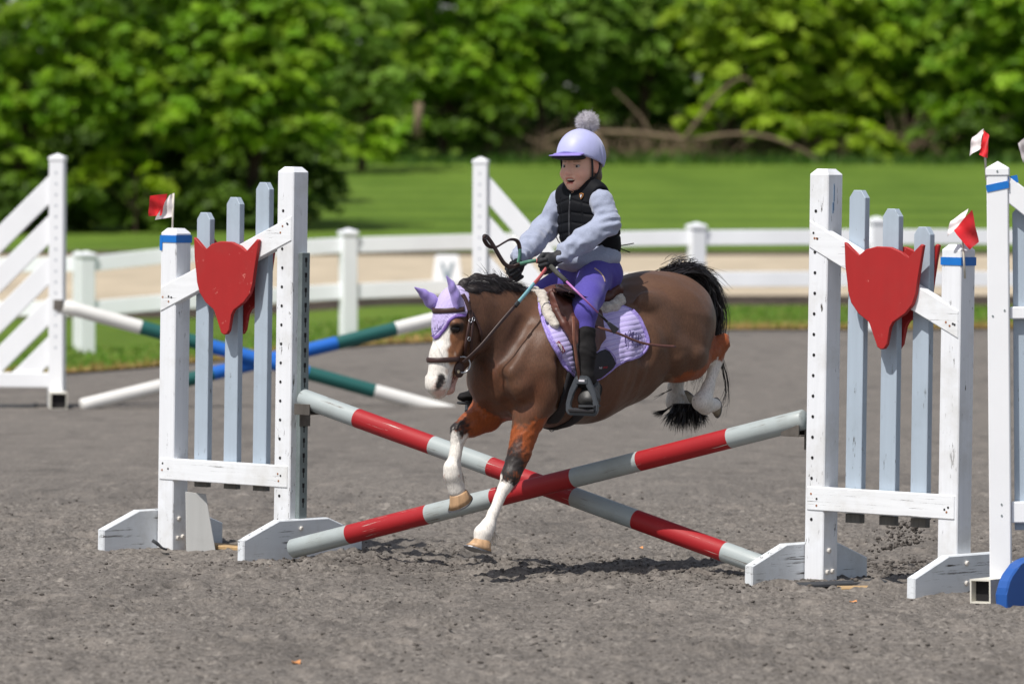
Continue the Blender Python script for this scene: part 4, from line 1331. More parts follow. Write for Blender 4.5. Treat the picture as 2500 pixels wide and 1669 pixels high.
def body_prims():
    p = []
    # trunk
    p += [rc((1268, 892), 0, .195, (1325, 888), 0, .232, .05, .86),
          rc((1325, 886), 0, .230, (1420, 893), 0, .208, .06, .98),
          rc((1420, 893), 0, .208, (1500, 852), 0, .212, .06, .99),
          rc((1500, 850), 0, .208, (1575, 800), 0, .190, .06, 1.0),
          rc((1575, 795), 0, .190, (1632, 775), 0, .165, .06, 1.02)]
    p += [ell(Q(1600, 742, 0), (.20, .19, .115), AX, .06)]                       # croup
    p += [ell(Q(1682, 806, 0.085), (.10, .095, .16), AX, .05), ell(Q(1640, 806, -0.09), (.10, .09, .16), AX, .05)]
    # withers and neck
    p += [rc((1300, 765), 0, .075, (1372, 775), 0, .085, .05, .7)]
    p += [rc((1268, 838), 0, .172, (1208, 792), 0, .138, .05, .58),
          rc((1208, 792), 0, .138, (1152, 762), 0, .100, .04, .58),
          rc((1152, 762), 0, .098, (1112, 748), 0, .070, .035, .68)]
    p += [rc((1130, 712), 0, .022, (1200, 712), 0, .026, .03), rc((1200, 712), 0, .026, (1262, 735), 0, .03, .03), rc((1262, 735), 0, .03, (1310, 752), 0, .035, .03)]
    # breast and shoulders
    p += [ell(Q(1232, 925, 0), (.13, .145, .13), AX, .05)]
    for s in (1, -1):
        p += [ell(Q(1300 + (70 if s > 0 else -55), 850, s * .12), (.13, .075, .17), AX, .05)]
    p += [rc((1330, 850), .13, .085, (1262, 940), .115, .075, .04), rc((1225, 850), -.12, .085, (1172 + 14, 925), -.10, .065, .04)]
    p += [ell(Q(1338, 935, .170), (.075, .035, .10), AX, .035)]
    p += [rc((1312, 790), .095, .030, (1250, 905), .135, .034, .03), rc((1350, 800), .12, .05, (1345, 900), .17, .05, .05)]
    p += [rc((1572, 800), .185, .020, (1612, 895), .165, .022, .03)]
    # near foreleg
    p += [rc((1322, 955), .13, .085, (1293, 1012), .125, .062, .035),
          rc((1292, 1008), .125, .061, (1268, 1105), .125, .044, .02),
          rc((1268, 1105), .125, .043, (1246, 1160), .125, .037, .015),
          rc((1246, 1160), .125, .037, (1232, 1192), .125, .026, .012),
          rc((1230, 1190), .125, .023, (1192, 1283), .125, .0215, .012),
          rc((1191, 1284), .125, .031, (1180, 1302), .125, .035, .012),
          rc((1180, 1302), .125, .034, (1176, 1318), .125, .030, .01),
          rc((1202, 1250), .118, .016, (1202, 1290), .118, .017, .012)]
    # far foreleg
    p += [rc((1222, 965), -.10, .085, (1186, 1010), -.10, .064, .035),
          rc((1187, 1012), -.10, .062, (1150, 1036), -.10, .048, .02),
          rc((1150, 1036), -.10, .047, (1121, 1052), -.10, .036, .015),
          rc((1122, 1052), -.10, .034, (1119, 1072), -.10, .026, .012),
          rc((1119, 1070), -.10, .024, (1106, 1138), -.10, .023, .012),
          rc((1104, 1142), -.10, .034, (1105, 1158), -.10, .034, .012),
          rc((1106, 1160), -.10, .031, (1116, 1196), -.10, .033, .012)]
    # near hind leg: thigh, stifle, gaskin, hock, cannon folded under, fetlock
    p += [rc((1660, 790), .10, .125, (1668, 862), .135, .098, .05),
          rc((1590, 748), .13, .062, (1642, 868), .165, .058, .03), ell(Q(1576, 736, .160), (.05, .03, .04), AX, .03),
          rc((1632, 850), .135, .075, (1637, 896), .14, .042, .035),
          rc((1655, 895), .14, .058, (1690, 888), .14, .056, .03),
          rc((1690, 890), .14, .054, (1728, 862), .14, .036, .02),
          rc((1728, 864), .14, .038, (1762, 836), .14, .031, .015),
          rc((1763, 834), .14, .027, (1769, 824), .14, .019, .012),
          rc((1760, 840), .14, .029, (1751, 874), .14, .024, .015),
          rc((1751, 874), .14, .023, (1729, 945), .14, .022, .012),
          rc((1729, 945), .14, .024, (1717, 978), .14, .037, .015),
          rc((1714, 982), .14, .040, (1722, 992), .14, .032, .012),
          rc((1722, 988), .14, .030, (1744, 988), .14, .027, .01)]
    # far hind leg
    p += [rc((1615, 800), -.10, .12, (1640, 870), -.12, .09, .05),
          rc((1640, 870), -.12, .07, (1690, 880), -.12, .04, .03),
          rc((1690, 880), -.12, .034, (1662, 905), -.12, .030, .015),
          rc((1662, 905), -.12, .028, (1648, 945), -.12, .026, .012),
          rc((1648, 945), -.12, .027, (1652, 980), -.12, .040, .015),
          rc((1652, 980), -.12, .042, (1668, 990), -.12, .034, .012)]
    # head
    p += head_prims()
    return p

def head_prims():
    p = [rc((1113, 772), 0, .074, (1112, 815), 0, .080, .03, .80),
         rc((1106, 800), 0, .075, (1086, 872), 0, .056, .03, .82),
         rc((1086, 872), 0, .056, (1073, 928), 0, .045, .025, .86),
         ell(Q(1071, 941, 0), (.042, .044, .036), AX, .02), rc((1081, 860), 0, .045, (1067, 925), 0, .036, .02, .9),
         rc((1066, 940), 0, .040, (1072, 955), 0, .028, .015, 1.05)]
    for s in (1, -1):
        o = 22 if s > 0 else -22
        p += [ell(Q(1140 + o, 818, s * .046), (.070, .030, .074), AX, .025),         # round jaw
              ell(Q(1094 + o, 790, s * .058), (.030, .018, .020), AX, .014),         # brow over the eye
              rc((1108 + o * .9, 835), s * .052, .014, (1090 + o * .9, 876), s * .046, .010, .012),   # facial crest
              ell(Q(1063 + o * .8, 928, s * .034), (.018, .013, .022), AX, .010)]    # nostril wing
    p += [rc((1134, 862), 0, .046, (1104, 912), 0, .027, .02, .8),
          rc((1104, 912), 0, .026, (1096, 944), 0, .024, .010, 1.0),
          ell(Q(1094, 950, 0), (.026, .028, .022), AX, .008)]
    return p

def body_cuts():
    c = []
    for s in (1, -1):
        o = 22 if s > 0 else -22
        q = ell(Q(1052 + o * 1.02, 932, s * .048), (.016, .016, .023), AX, .006); q.op = 's'; c.append(q)
        q = ell(Q(1092 + o * 1.12, 802, s * .070), (.018, .010, .013), AX, .006); q.op = 's'; c.append(q)
    # mouth slit
    q = ell(Q(1580, 815, .235), (.045, .045, .11), AX, .05); q.op = 's'; c.append(q)
    q = cone(Q(1192, 905, .115), Q(1240, 985, .11), .022, .02, .04, op='s'); c.append(q)
    q = cone(Q(1285, 782, .115), Q(1222, 900, .135), .020, .016, .03, op='s'); c.append(q)
    q = cone(Q(1176, 838, .075), Q(1222, 930, .115), .014, .012, .025, op='s'); c.append(q)
    q = cone(Q(1368, 880, .215), Q(1362, 985, .190), .012, .012, .04, op='s'); c.append(q)
    q = cone(Q(1080, 958, 0), Q(1106, 918, 0), .004, .003, .005, LF, 16.0, op='s'); c.append(q)
    return c

BROWN = np.array(lin(97, 69, 52)[:3]); BROWN2 = np.array(lin(64, 41, 30)[:3]); RUST = np.array(lin(146, 74, 34)[:3]); DARK = np.array(lin(42, 36, 34)[:3])
WHITE = np.array(lin(226, 220, 212)[:3]); PINK = np.array(lin(206, 164, 152)[:3]); TAN = np.array(lin(170, 122, 86)[:3]); RED = np.array(lin(108, 60, 36)[:3])

def blend(c, col, w):
    w = np.clip(w, 0, 1)[:, None]
    return c * (1 - w) + np.array(col)[None] * w

def near(P, a, b, r, soft, jag=0.0, seed=1):
    """Painted patch: 1 within r of the segment a-b, with a ragged hairy edge."""
    a, b = arr(a), arr(b)
    ba = b - a
    t = np.clip(((P - a) @ ba) / (ba @ ba + 1e-9), 0, 1)
    d = np.linalg.norm(P - a - t[:, None] * ba, axis=1)
    if jag: d = d + jag * sines(P, 160, seed) + jag * sines(P, 420, seed + 1)
    return 1 - np.clip((d - r) / soft + 0.5, 0, 1)

def body_color(P):
    b = bside(P)
    n = sines(P, 9, 3); n2 = sines(P, 45, 4)
    c = np.repeat(BROWN[None], len(P), 0) * (1 + 0.07 * n + 0.05 * n2)[:, None]
    # redder coat low on the neck and the breast
    c = blend(c, np.array(lin(80, 53, 38)[:3]), near(P, Q(1150, 790), Q(1290, 900), .20, .22) * 0.75)
    c = blend(c, BROWN2, near(P, Q(1200, 880), Q(1240, 960), .13, .12) * 0.8)
    c = blend(c, RED, near(P, Q(1215, 930), Q(1250, 1010), .10, .10, .01) * 0.8)
    c = blend(c, RED, near(P, Q(1300, 950, .17), Q(1285, 1000, .17), .06, .09, .008) * 0.5)
    c = blend(c, BROWN2 * 0.9, near(P, Q(1330, 1040), Q(1540, 985), .06, .14) * 0.75)  # shade under the belly painted into the coat as darker brown
    c = blend(c, BROWN2 * .8, near(P, Q(1135, 700), Q(1300, 735), .03, .05, .008) * 0.7)
    # unclipped rusty legs
    def chain(side_pts, b0, col, r, soft, jag, c, sd):
        w = np.zeros(len(P))
        for p, q in zip(side_pts, side_pts[1:]):
            w = np.maximum(w, near(P, Q(*p, b0), Q(*q, b0), r, soft, jag, sd))
        return blend(c, col, w)
    c = chain([(1300, 1052), (1268, 1105), (1246, 1160), (1232, 1192), (1192, 1283), (1176, 1325)], .125, RUST, .082, .012, .005, c, 1)
    c = chain([(1178, 1022), (1150, 1036), (1121, 1052), (1106, 1138), (1110, 1230)], -.10, RUST, .082, .012, .005, c, 2)
    # dark knees
    c = blend(c, DARK, near(P, Q(1250, 1130, .125), Q(1240, 1180, .125), .056, .03, .008, 5))
    c = blend(c, DARK, near(P, Q(1262, 1085, .155), Q(1256, 1130, .155), .028, .02, .008, 6) * .8)
    c = blend(c, DARK, near(P, Q(1118, 1046, -.10), Q(1110, 1058, -.10), .045, .03, .008, 7))
    # white socks
    c = chain([(1224, 1212), (1192, 1283), (1172, 1330)], .125, WHITE, .064, .012, .007, c, 8)
    c = blend(c, WHITE, near(P, Q(1222, 1172, .10), Q(1226, 1212, .12), .022, .012, .005, 9))
    c = chain([(1116, 1090), (1106, 1138), (1116, 1205)], -.10, WHITE, .054, .012, .007, c, 10)
    # hind legs: rusty band along gaskin and hock, white below
    c = chain([(1668, 932), (1708, 908), (1742, 868), (1766, 822)], .16, RUST, .060, .014, .006, c, 11)
    c = blend(c, BROWN, near(P, Q(1640, 846, .17), Q(1690, 818, .17), .050, .02, .004, 12))
    c = blend(c, DARK, near(P, Q(1765, 835, .12), Q(1768, 850, .12), .016, .014, .004, 13))
    c = chain([(1738, 905), (1727, 945), (1716, 985), (1750, 990)], .14, WHITE, .056, .014, .005, c, 14)
    c = chain([(1650, 935), (1650, 985), (1670, 995)], -.12, WHITE * .85, .062, .014, .005, c, 15)
    c = blend(c, np.array(lin(150, 128, 106)[:3]), near(P, Q(1672, 975, -.09), Q(1680, 990, -.09), .02, .02, .008, 16) * .7)
    c = blend(c, np.array(lin(188, 164, 138)[:3]), near(P, Q(1632, 905, .15), Q(1640, 915, .15), .018, .03, .004, 17) * .55)
    # head: red brown cheeks, white blaze, pink muzzle
    hd = near(P, Q(1118, 800), Q(1080, 920), .125, .02)
    c = blend(c, np.array(lin(132, 88, 60)[:3]) * (1 + 0.1 * n2.mean()), hd * near(P, Q(1100, 830, .06), Q(1085, 900, .05), .075, .05, .006, 18))
    c = blend(c, TAN, near(P, Q(1098, 880, .05), Q(1098, 915, .04), .026, .02, .006, 19) * .8)
    fw = (P @ lu)                                            # how far forward
    zc = P[:, 2]
    z0, z1 = float(Q(1080, 790).z), float(Q(1056, 940).z)
    t = np.clip((zc - z0) / (z1 - z0), 0, 1)
    wid = 0.042 + 0.010 * t + 0.004 * sines(P, 140, 20) + 0.012 * np.clip(1 - np.abs(t - .08) / .12, 0, 1)
    front = np.interp(zc, [z1, z0], [float(Vector(Q(1078, 935)).dot(U)), float(Vector(Q(1108, 790)).dot(U))])
    bl = np.clip((wid - np.abs(b)) / .008 + .5, 0, 1) * np.clip((fw - front) / .008 + .5, 0, 1) * (zc < z0 + .06) * hd
    c = blend(c, WHITE, bl)
    mz = near(P, Q(1068, 935, 0), Q(1072, 958, 0), .056, .02, .005, 21)
    c = blend(c, WHITE * .97, mz * (fw > front - .03))
    c = blend(c, PINK, near(P, Q(1072, 945, .03), Q(1074, 962, .02), .022, .02, .006, 22) * .8)
    c = blend(c, PINK * .95, near(P, Q(1098, 930, .0), Q(1094, 952, .0), .034, .012, .003, 23))
    c = blend(c, np.array(lin(60, 52, 52)[:3]), near(P, Q(1066, 952, .045), Q(1060, 962, .03), .016, .016, .005, 24) * .85)
    c = blend(c, np.array(lin(26, 20, 20)[:3]), near(P, Q(1078, 922, .046), Q(1071, 945, .046), .019, .008, .002, 25))
    c = blend(c, np.array(lin(120, 60, 56)[:3]), near(P, Q(1088, 950, .03), Q(1108, 920, .03), .006, .006))
    c = blend(c, np.array(lin(40, 32, 30)[:3]), near(P, Q(1108, 803, .066), Q(1122, 799, .066), .021, .012, .002, 26))
    return np.clip(c, 0.005, 0.9)

def body_relief(P, d):
    """Muscle ripple and skin folds."""
    b = bside(P)
    w = near(P, Q(1215, 900, .05), Q(1240, 985, .05), .09, .08)
    ph = (P @ lu) * 95 + (P[:, 2]) * 28 + 1.3 * sines(P, 12, 33)
    d = d - 0.0022 * w * np.sin(ph)
    d = d + 0.0012 * sines(P, 30, 31)
    fz = np.maximum(near(P, Q(1290, 1045, .12), Q(1262, 1120, .12), .08, .02), near(P, Q(1180, 1030, -.1), Q(1130, 1050, -.1), .08, .02))
    d = d - 0.0014 * fz * sines(P, 260, 34)
    fz2 = near(P, Q(1680, 920, .14), Q(1760, 830, .14), .06, .02)
    rib = near(P, Q(1480, 860, .2), Q(1545, 900, .2), .10, .10)
    d = d - 0.0016 * rib * np.sin((P @ lu) * 120 + P[:, 2] * 22)
    vein = np.abs(sines(P, 34, 36, 3))
    d = d - 0.0022 * np.clip(1 - vein / .10, 0, 1) * near(P, Q(1380, 990, .15), Q(1560, 950, .15), .09, .08)
    d = d + 0.0010 * sines(P, 75, 37)
    return d - 0.0012 * fz2 * sines(P, 260, 35)

M['coat'] = vcol_mat('pony_coat', 0.47, (1, 1, 0.3), 0.55, 0.30, 200, sheen=0.04, spec=0.32)
pony = thing('pony', 'small bay pony with white blaze and white socks jumping the crossed poles', 'pony', (P0.x, P0.y, 0))
body, BV, BF = sdf_obj('body', body_prims() + body_cuts(), 0.0058, M['coat'], pony, body_relief, body_color, 1)
BODY = bvh_of(BV, BF)
CAMP = Vector((0, 0, CAMH))
def hit(px, py, off=0.0, fallback=None):
    """Where the coat shows at that pixel, lifted off it by off."""
    d = Vector(((px - CX) / FPX, 1.0, -(py - HZ) / FPX)).normalized()
    loc, nrm, _, _ = BODY.ray_cast(CAMP, d)
    if loc is None:
        return (Q(px, py, 0.1 if fallback is None else fallback), None)
    return loc + nrm * off, nrm

# hooves
M['hoof'] = plain('hoof_horn', lin(184, 148, 112), 0.45, 0.25, 60, 0.2, stretch=(1, 1, .2))
M['hoof_dark'] = plain('dirty_hoof_horn', lin(150, 138, 120), 0.6, 0.3, 50, 0.3)
M['steel'] = plain('polished_steel', lin(176, 178, 184), 0.28, 0.1, 30, 0.05, metal=0.9)
M['shoe'] = plain('worn_shoe', lin(120, 120, 124), 0.45, 0.2, 40, 0.1, metal=0.7)
def hoof(top, axis, toe, r0, r1, h, mat):
    """top: centre of the coronet; axis: down the wall; toe: towards the toe."""
    top, ax = Vector(top), Vector(axis).normalized()
    t = Vector(toe); t = (t - ax * t.dot(ax)).normalized(); s = ax.cross(t)
    V, Fc = [], []
    n = 18
    lv = [(-.006, r0 * .93, 0), (0, r0 * 1.04, 0), (h * .5, (r0 + r1) / 2, 0.006), (h * .86, r1, 0.012)]
    def ring(z, r, push, V):
        for k in range(n):
            a = 2 * math.pi * k / n
            f = math.cos(a)
            l = r * (1.12 if f > 0 else 0.92)
            zz = z * (1.0 if f > 0 else 0.72 + .28 * (1 + f))
            V.append(top + ax * zz + t * (f * l + push * (f + .6)) + s * (math.sin(a) * r))
    for z, r, p_ in lv: ring(z, r, p_, V)
    for i in range(len(lv) - 1):
        for k in range(n): Fc.append((i * n + k, i * n + (k + 1) % n, (i + 1) * n + (k + 1) % n, (i + 1) * n + k))
    Fc.append(tuple(range(n))[::-1]); Fc.append(tuple((len(lv) - 1) * n + k for k in range(n)))
    o = mesh_obj('hoof', V, [f[::-1] for f in Fc], mat, pony, True, world=True)
    V2, F2 = [], []
    for z, r, p_ in ((h * .865, r1 * 1.03, .012), (h, r1 * 1.03, .014)): ring(z, r, p_, V2)
    for k in range(n): F2.append((k, (k + 1) % n, n + (k + 1) % n, n + k))
    F2 += [tuple(range(n))[::-1], tuple(range(n, 2 * n))]
    sh = mesh_obj('horseshoe', [v - root_loc(pony) for v in V2], [f[::-1] for f in F2], M['shoe'], o, False)
hoof(Q(1179, 1322, .125), Q(1172, 1345, .125) - Q(1179, 1322, .125), U + Vector((-.3, 0, 0)), .033, .042, .042, M['hoof'])
hoof(Q(1121, 1203, -.10), Q(1133, 1236, -.10) - Q(1121, 1203, -.10), U - UPV * .6 + Vector((-.4, 0, 0)), .034, .041, .050, M['hoof'])
hoof(Q(1740, 988, .14), Q(1758, 988, .14) - Q(1740, 988, .14) + U * -.01, -UPV, .024, .026, .026, M['hoof_dark'])
hoof(Q(1672, 975, -.11), Q(1694, 955, -.11) - Q(1672, 975, -.11), -UPV, .024, .026, .030, M['hoof_dark'])

# eyes
M['eye'] = plain('dark_eye', lin(24, 17, 15), 0.15, 0.1, 30, 0, spec=0.4)
for s in (1, -1):
    o = 22 if s > 0 else -22
    c = Q(1091 + o * 1.0, 803, s * .055)
    V, Fc = [], []
    for i in range(9):
        th = math.pi * i / 8
        for k in range(12):
            a = 2 * math.pi * k / 12
            V.append(c + U * (.022 * math.sin(th) * math.cos(a)) + UPV * (.0165 * math.sin(th) * math.sin(a)) + LF * (.015 * math.cos(th)))
    for i in range(8):
        for k in range(12): Fc.append((i * 12 + k, i * 12 + (k + 1) % 12, (i + 1) * 12 + (k + 1) % 12, (i + 1) * 12 + k))
    mesh_obj('eye', V, Fc, M['eye'], pony, True, world=True)
box('teeth', Q(1088, 951, .012) - root_loc(pony), (.006, .012, .007), plain('tooth', lin(206, 176, 120), .4, .1, 50, 0), pony, .002, U, LF, UPV)

# ---------------------------------------------------------------- hair
M['hair'] = plain('black_hair', lin(38, 34, 36), 0.42, 0.3, 60, 0.0, spec=0.6)
def strands(name, curves, w0, mat, parent, seg=6, seed=1, kind=None):
    """Many tapering ribbons, each following a list of points."""
    V, Fc = [], []
    r = np.random.RandomState(seed)
    for pts in curves:
        pts = [np.array(p, float) for p in pts]
        C = np.array(catmull(pts, max(2, seg // (len(pts) - 1))))
        w = w0 * r.uniform(.6, 1.3)
        a = r.normal(size=3)
        m = len(C)
        o = len(V)
        for i in range(m):
            d = C[min(i + 1, m - 1)] - C[max(i - 1, 0)]
            s = np.cross(d, a); s /= (np.linalg.norm(s) + 1e-9)
            k = w * (1 - 0.85 * (i / (m - 1)) ** 1.6)
            V.append(C[i] - s * k); V.append(C[i] + s * k)
        for i in range(m - 1):
            Fc.append((o + 2 * i, o + 2 * i + 1, o + 2 * i + 3, o + 2 * i + 2))
    return mesh_obj(name, V, Fc, mat, parent, True, world=True)

def nrm_v(r, s): return Vector(r.normal(0, s, 3))
r = np.random.RandomState(5)
mb = [rc(p, 0, ra, q, 0, rb, .02, .8) for p, ra, q, rb in (((1112, 712), .012, (1135, 697), .022), ((1135, 697), .022, (1165, 688), .027), ((1165, 688), .027, (1205, 688), .026), ((1205, 688), .026, (1240, 701), .018), ((1240, 701), .018, (1275, 724), .006))]
mb += [rc((1084, 722), -.012, .010, (1112, 712), 0, .016, .02)]
mb += [rc((1120, 716), .028, .012, (1158, 709), .038, .014, .02), rc((1158, 709), .038, .014, (1210, 709), .038, .014, .02), rc((1210, 709), .038, .014, (1250, 718), .030, .007, .02)]
mb += [rc(p, .018, ra, q, .018, rb, .02) for p, ra, q, rb in (((1130, 706), .012, (1165, 700), .016), ((1165, 700), .016, (1205, 702), .014), ((1205, 702), .014, (1238, 712), .006))]
M['hair_mass'] = plain('dark_mane_hair', lin(40, 34, 33), 0.5, 0.45, 50, 0.6, 0.004, spec=0.4, stretch=(.35, 1, 1))
sdf_obj('mane', mb, .004, M['hair_mass'], pony, lambda P, d: d + .0008 * sines(P, 120, 201) + .0008 * sines(P, 420, 202))
# mane: rooted along the crest, falling over both sides and lifting at the top
cur = []
def crest(t):
    C = [(1104, 718), (1132, 706), (1165, 695), (1205, 695), (1240, 706), (1278, 726), (1306, 742)]
    x = np.interp(t, np.linspace(0, 1, 7), [c[0] for c in C]); y = np.interp(t, np.linspace(0, 1, 7), [c[1] for c in C])
    return x, y
for i in range(6500):
    t = r.uniform(0, 1) ** 0.9
    x, y = crest(t)
    b = r.normal(0, .010)
    s = Q(x, y - 4, b)
    fl = np.interp(t, [0, .15, .5, .75, 1], [.05, .085, .085, .05, .025]) * r.uniform(.7, 1.15)
    up = np.interp(t, [0, .15, .5, .8, 1], [.016, .030, .026, .012, .006]) * r.uniform(.2, 1.0)
    side = 1 if r.uniform() < .78 else -1
    back = r.uniform(.0, .05)
    back += fl * .45
    m = s + UPV * (up * .9) + LF * (side * fl * .18) - U * back * .5
    e = s + UPV * (up * .8 - fl * r.uniform(.10, .62)) + LF * (side * fl * r.uniform(.3, .66)) - U * back * r.uniform(.8, 1.3) + nrm_v(r, .004)
    cur.append([s, m, e])
for i in range(80):                       # wisps blown up
    t = r.choice([r.normal(.50, .05), r.normal(.60, .03), r.normal(.70, .03), r.uniform(.2, .8)])
    x, y = crest(np.clip(t, 0, 1))
    s = Q(x, y - 8, r.normal(0, .01))
    h = r.uniform(.02, .062)
    cur.append([s, s + UPV * h * .55 - U * h * .15 + nrm_v(r, .003), s + UPV * h + U * h * r.uniform(.0, .7) + nrm_v(r, .006)])
for i in range(0):                        # forelock end behind the ears
    s = Q(1098 + r.normal(0, 6), 716, r.normal(0, .02))
    cur.append([s, s + U * .02 + UPV * .012, s + U * .05 - UPV * r.uniform(.0, .02) + LF * r.normal(0, .02)])
strands('mane', cur, .0012, M['hair'], pony, 6, 2)

# tail: from the dock it arches back, falls behind the hocks and swings under the legs
cur = []
def lerp3(P, t):
    n = len(P) - 1
    i = min(int(t * n), n - 1); f = t * n - i
    return P[i] * (1 - f) + P[i + 1] * f
core = [Q(1620, 680, 0), Q(1660, 668, 0), Q(1698, 684, 0), Q(1724, 728, 0), Q(1731, 790, -.01), Q(1716, 850, -.04), Q(1696, 915, -.05), Q(1676, 985, -.05)]
core = [Vector(c) for c in catmull(core, 6)]
def at_core(t):
    x = t * (len(core) - 1); i = min(int(x), len(core) - 2)
    return core[i].lerp(core[i + 1], x - i)
for i in range(3800):
    t0 = r.uniform(0, .45)
    L = r.uniform(.26, .50)
    o0 = r.normal(0, 1, 2); o0 *= .026
    pts = []
    fan = r.normal(0, 1, 3)
    for k in range(6):
        t = min(t0 + L * k / 5, 1)
        p = at_core(t)
        sp = (.014 + .016 * k / 5)
        p = p + LF * (o0[0] + fan[0] * sp * k / 5) + UPV * (abs(o0[1]) * .5 + fan[1] * sp * k / 5 * .9 + .006) + (-U) * (fan[2] * sp * k / 5 * .9 + .012 * math.sin(3.1 * k / 5))
        if k == 5: p = p + nrm_v(r, .010)
        pts.append(p)
    cur.append(pts)
tp_ = [rc((1622, 684), 0, .022, (1660, 674), 0, .030, .02), rc((1660, 674), 0, .030, (1698, 692), 0, .032, .02), rc((1698, 692), 0, .032, (1724, 735), 0, .030, .02), rc((1724, 735), 0, .030, (1730, 800), -.01, .026, .02), rc((1730, 800), -.01, .026, (1712, 870), -.04, .022, .02)]
sdf_obj('tail', tp_, .005, M['hair_mass'], pony, lambda P, d: d + .003 * sines(P, 150, 203) + .0018 * sines(P, 380, 204))
for i in range(240):                       # short lifted hairs on the arch
    t0 = r.uniform(.06, .45)
    s = at_core(t0); d = (at_core(t0 + .03) - s).normalized()
    nn = (UPV - d * d.z).normalized()
    h = r.uniform(.03, .06)
    cur.append([s + nn * .02 + LF * r.normal(0, .02), s + nn * (.02 + h * .6) + d * h * .5 + LF * r.normal(0, .02), s + nn * (.02 + h * .9) + d * h * 1.3 + LF * r.normal(0, .025)])
for i in range(16):                        # long loose strands beside the near cannon
    a = r.uniform(0, 1)
    cur.append([Q(1752 + r.normal(0, 4), 850, .03), Q(1762 + 14 * a, 905 + r.normal(0, 8), .03), Q(1768 + 16 * a, 960 + r.normal(0, 12), .03), Q(1745 + 30 * a + r.normal(0, 6), 985 + r.uniform(0, 60), .03)])
for i in range(900):                       # the brush end showing under the hind legs
    a = r.uniform(0, 1)
    s = Q(1650 + 58 * a + r.normal(0, 5), 985, -.03 + r.normal(0, .02))
    ex = 1618 + 110 * a + r.normal(0, 6); ey = 1024 + 20 * math.sin(a * 3.0) + r.normal(0, 8)
    cur.append([s, Q((1650 + 58 * a) * .5 + ex * .5, 1008, -.03 + r.normal(0, .02)), Q(ex, ey, -.03 + r.normal(0, .03))])
for i in range(80):
    a = r.uniform(0, 1)
    cur.append([Q(1640, 990, -.04), Q(1622, 1000 + 6 * a, -.04), Q(1588 + 22 * a, 1006 + 14 * a + r.normal(0, 4), -.04)])
for i in range(10):
    cur.append([Q(1640, 950, -.05), Q(1625, 957, -.05), Q(1594 + r.uniform(0, 16), 968 + r.normal(0, 3), -.05)])
strands('tail', cur, .0017, M['hair'], pony, 10, 3)
# fetlock feather
cur = []
for b0, (px, py), n_ in ((.125, (1200, 1296), 90), (-.10, (1122, 1160), 60)):
    for i in range(n_):
        s = Q(px + r.normal(0, 5), py + r.normal(0, 7), b0 + r.normal(0, .014))
        cur.append([s, s - UPV * .015 - U * .006, s - UPV * r.uniform(.02, .045) - U * .012 + nrm_v(r, .004)])
props(strands('feather', cur, .0018, plain('white_hair', lin(214, 206, 196), .6, .1, 60, 0), pony, 4, 4), kind='stuff')
# ---------------------------------------------------------------- tack
def resample(pts, n):
    P = np.array(pts, float)
    L = np.concatenate([[0], np.cumsum(np.linalg.norm(np.diff(P, axis=0), axis=1))])
    t = np.linspace(0, L[-1], n)
    return np.stack([np.interp(t, L, P[:, k]) for k in range(P.shape[1])], 1)

def drape(name, top, bottom, nu, nv, off, thick, mat, parent, color=None, fallback=.2, smooth_n=1, raw=False):
    """A cloth or leather panel laid over the coat: ruled between two edge lines, lifted by off(px, py, u, v)."""
    A, B = (np.array(top), np.array(bottom)) if raw else (resample(catmull(top, 8), nu), resample(catmull(bottom, 8), nu))
    P = np.zeros((nu, nv, 3)); N = np.zeros((nu, nv, 3)); PX = np.zeros((nu, nv, 2))
    for i in range(nu):
        for j in range(nv):
            v = j / (nv - 1)
            x, y = A[i] * (1 - v) + B[i] * v
            p, n_ = hit(x, y, 0, fallback)
            P[i, j] = p; N[i, j] = n_ if n_ is not None else LF; PX[i, j] = x, y
    for _ in range(smooth_n):
        Pm, Nm = P.copy(), N.copy()
        Pm[1:-1] = (P[:-2] + 2 * P[1:-1] + P[2:]) / 4; Nm[1:-1] = (N[:-2] + 2 * N[1:-1] + N[2:]) / 4
        P, N = Pm.copy(), Nm.copy()
        Pm[:, 1:-1] = (P[:, :-2] + 2 * P[:, 1:-1] + P[:, 2:]) / 4; Nm[:, 1:-1] = (N[:, :-2] + 2 * N[:, 1:-1] + N[:, 2:]) / 4
        P, N = Pm, Nm
    N /= np.linalg.norm(N, axis=2)[..., None] + 1e-9
    U_, V_ = np.meshgrid(np.linspace(0, 1, nu), np.linspace(0, 1, nv), indexing='ij')
    h = off(PX[..., 0], PX[..., 1], U_, V_)
    O = P + N * h[..., None]
    I = P + N * (h - thick)[..., None]
    V = np.concatenate([O.reshape(-1, 3), I.reshape(-1, 3)])
    m = nu * nv
    F_ = []
    for i in range(nu - 1):
        for j in range(nv - 1):
            a = i * nv + j
            F_.append((a, a + nv, a + nv + 1, a + 1)); F_.append((m + a, m + a + 1, m + a + nv + 1, m + a + nv))
    bd = [i * nv for i in range(nu)] + [(nu - 1) * nv + j for j in range(1, nv)] + [i * nv + nv - 1 for i in range(nu - 2, -1, -1)] + [j for j in range(nv - 2, 0, -1)]
    for a, b in zip(bd, bd[1:] + bd[:1]): F_.append((a, m + a, m + b, b))
    c = None
    if color is not None:
        cc = color(PX[..., 0].ravel(), PX[..., 1].ravel(), U_.ravel(), V_.ravel()); c = np.concatenate([cc, cc])
    return mesh_obj(name, V, [f[::-1] for f in F_], mat, parent, True, c, world=True)

